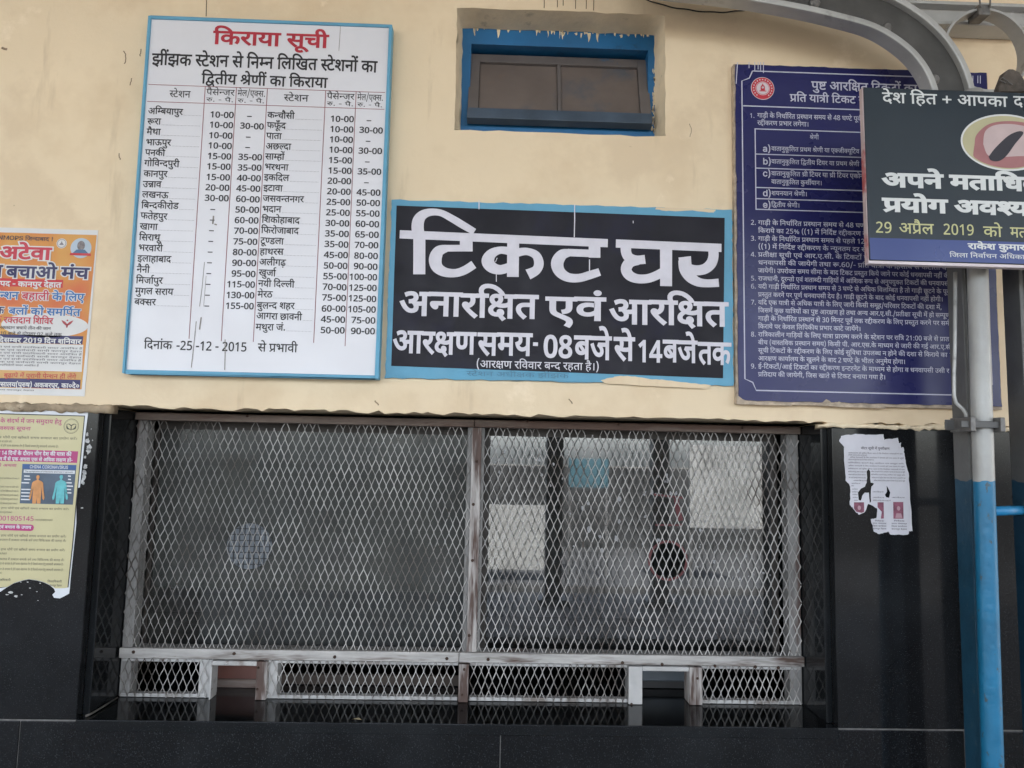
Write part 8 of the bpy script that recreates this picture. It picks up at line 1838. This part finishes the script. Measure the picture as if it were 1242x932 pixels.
MB().slab(pxpoly([Cc(*p) for p in out_], YN), YN, YN + .0007, [pxpoly([Cc(*p) for p in h1], YN), pxpoly([Cc(*p) for p in h2], YN)]).build('sheet', material('weathered_notice_paper', (.60, .59, .64), .6, vary=.08, vscale=14, bump=.3, bscale=20, wear=[((.42, .43, .45), 40, .66, .08, None)]), tn)
tk, pk = MB(), MB()
yt_ = YN - .0003
atx(tk, Cc, "वोटर सूची में पुनरीक्षण", 275, 202, 490, 218, yt_, 16)
TL = ["सर्वसाधारण को सूचित किया जाता है कि निर्वाचन नामावली में नाम", "सम्मिलित कराने हेतु आवेदन पत्र प्रस्तुत करें।", "अधिक जानकारी के लिए कार्यालय में सम्पर्क करें तथा समय से पहुँचें"]
for i, (zh, x0, x1) in enumerate(((242, 180, 588), (258, 180, 320), (275, 190, 596), (292, 180, 372), (316, 178, 600), (338, 178, 602), (360, 178, 604), (383, 178, 312), (383, 350, 606), (405, 180, 310), (405, 352, 608), (428, 182, 310), (428, 356, 610), (450, 215, 318), (450, 372, 606), (472, 200, 270), (535, 360, 445), (578, 362, 450), (578, 505, 604), (600, 366, 500), (490, 200, 222), (515, 206, 250), (536, 206, 250), (556, 210, 250), (578, 212, 250), (600, 222, 255))):
    atx(tk, Cc, TL[i % 3][:max(10, int((x1 - x0) / 6))] if False else TL[i % 3], x0, zh, x1, zh + 8, yt_, 6) if x1 - x0 > 120 else atx(tk, Cc, "आवेदन", x0, zh, x1, zh + 8, yt_, 6)
for x0, x1, zs_ in ((362, 466, (754, 772, 792, 812)), (505, 620, (754, 774, 794, 815))):
    for k, zz in enumerate(zs_):
        atx(tk, Cc, ("निवेदक", "नगर पंचायत", "जिला कार्यालय", "कानपुर देहात")[k], x0 + (18 if k == 0 else 0), zz, x1 - (18 if k == 0 else 0), zz + 9, yt_, 14)
tk.build('black_print', material('notice_text_print', (.09, .08, .10), .6), tn, solid=False)
for P in ([(222, 618), (298, 618), (300, 690), (280, 698), (240, 690), (222, 664)], [(400, 618), (446, 618), (448, 740), (425, 742), (432, 690), (400, 655)], [(518, 616), (594, 616), (596, 742), (520, 742)]):
    pk.flat(pxpoly([Cc(*p) for p in P], yt_), yt_)
ph = pk.build('small_photos', material('maroon_photo_print', (.22, .07, .11), .6, vary=.5, vscale=60), tn, solid=False)
pf = MB()
for cx, cz in ((558, 664), (262, 660)):
    p = at(*Cc(cx, cz), yt_)
    pf.disc(p.x, p.z, .0042, yt_ - .0003, 18, .0056)
p = at(*Cc(560, 720), yt_)
pf.flat([(p.x - .009, p.z - .005), (p.x + .009, p.z - .005), (p.x + .006, p.z + .006), (p.x - .006, p.z + .006)], yt_ - .0004)
pf.build('small_faces', material('pink_photo_print', (.44, .27, .31), .6), ph, solid=False)

# ------------------------------------------------------------------ across the platform (seen as reflections in the glass)
def virtual(px, py, Y):
    """point behind the camera that the right pane mirrors to photo pixel (px, py), on the plane at depth Y"""
    q = at(px, py, 2 * YP - Y)
    return Vector((q.x, Y, q.z))


def notice_board(P0, P1, Y, label, mt, ground=-.749):
    a_, b_ = virtual(*P0, Y), virtual(*P1, Y)
    t = thing('platform_board', label, 'board', ((a_.x + b_.x) / 2, Y, ground))
    MB().box(min(a_.x, b_.x), max(a_.x, b_.x), Y - .02, Y + .02, b_.z, a_.z).build('panel', mt, t, bevel=.004)
    for xx in (a_.x + .03, b_.x - .03):
        MB().box(xx - .025, xx + .025, Y - .07, Y - .021, ground, a_.z - .05).build('leg', M['dark_steel'], t)


wboard = material('white_platform_board', (.20, .20, .195), .5, vary=.12, vscale=3)
notice_board((588, 612), (680, 692), -9.8, 'low white board standing across the platform, mirrored in the right pane', wboard)
notice_board((836, 540), (932, 642), -9.7, 'taller white board standing across the platform, mirrored in the right pane', wboard)
notice_board((690, 556), (738, 592), -10.4, 'small blue board across the platform, mirrored in the right pane', material('blue_platform_board', (.03, .075, .095), .5))
bw = MB().box(-40, 40, -15.2, -15.0, -.75, 1.32).build('boundary_wall', material('dark_boundary_wall', (.022, .022, .022), .9, vary=.2))
tag(bw, 'low dark boundary wall beyond the tracks', 'wall')
for k, px in enumerate((672, 800, 965)):
    v_ = virtual(px, 600, -4.0)
    t = thing('canopy_post', ('square steel post holding up the canopy edge behind the low white board', 'square steel post holding up the canopy edge between the two white boards', 'square steel post holding up the canopy edge beyond the tall white board')[k], 'post', (v_.x, -4.0, 0), 'posts along the platform edge')
    MB().box(v_.x - .09, v_.x + .09, -4.09, -3.91, 0, 3.73).build('shaft', M['dark_steel'], t, bevel=.006)
    MB().box(v_.x - .16, v_.x + .16, -4.16, -3.84, .001, .06).build('base_plate', M['dark_steel'], t, bevel=.004)
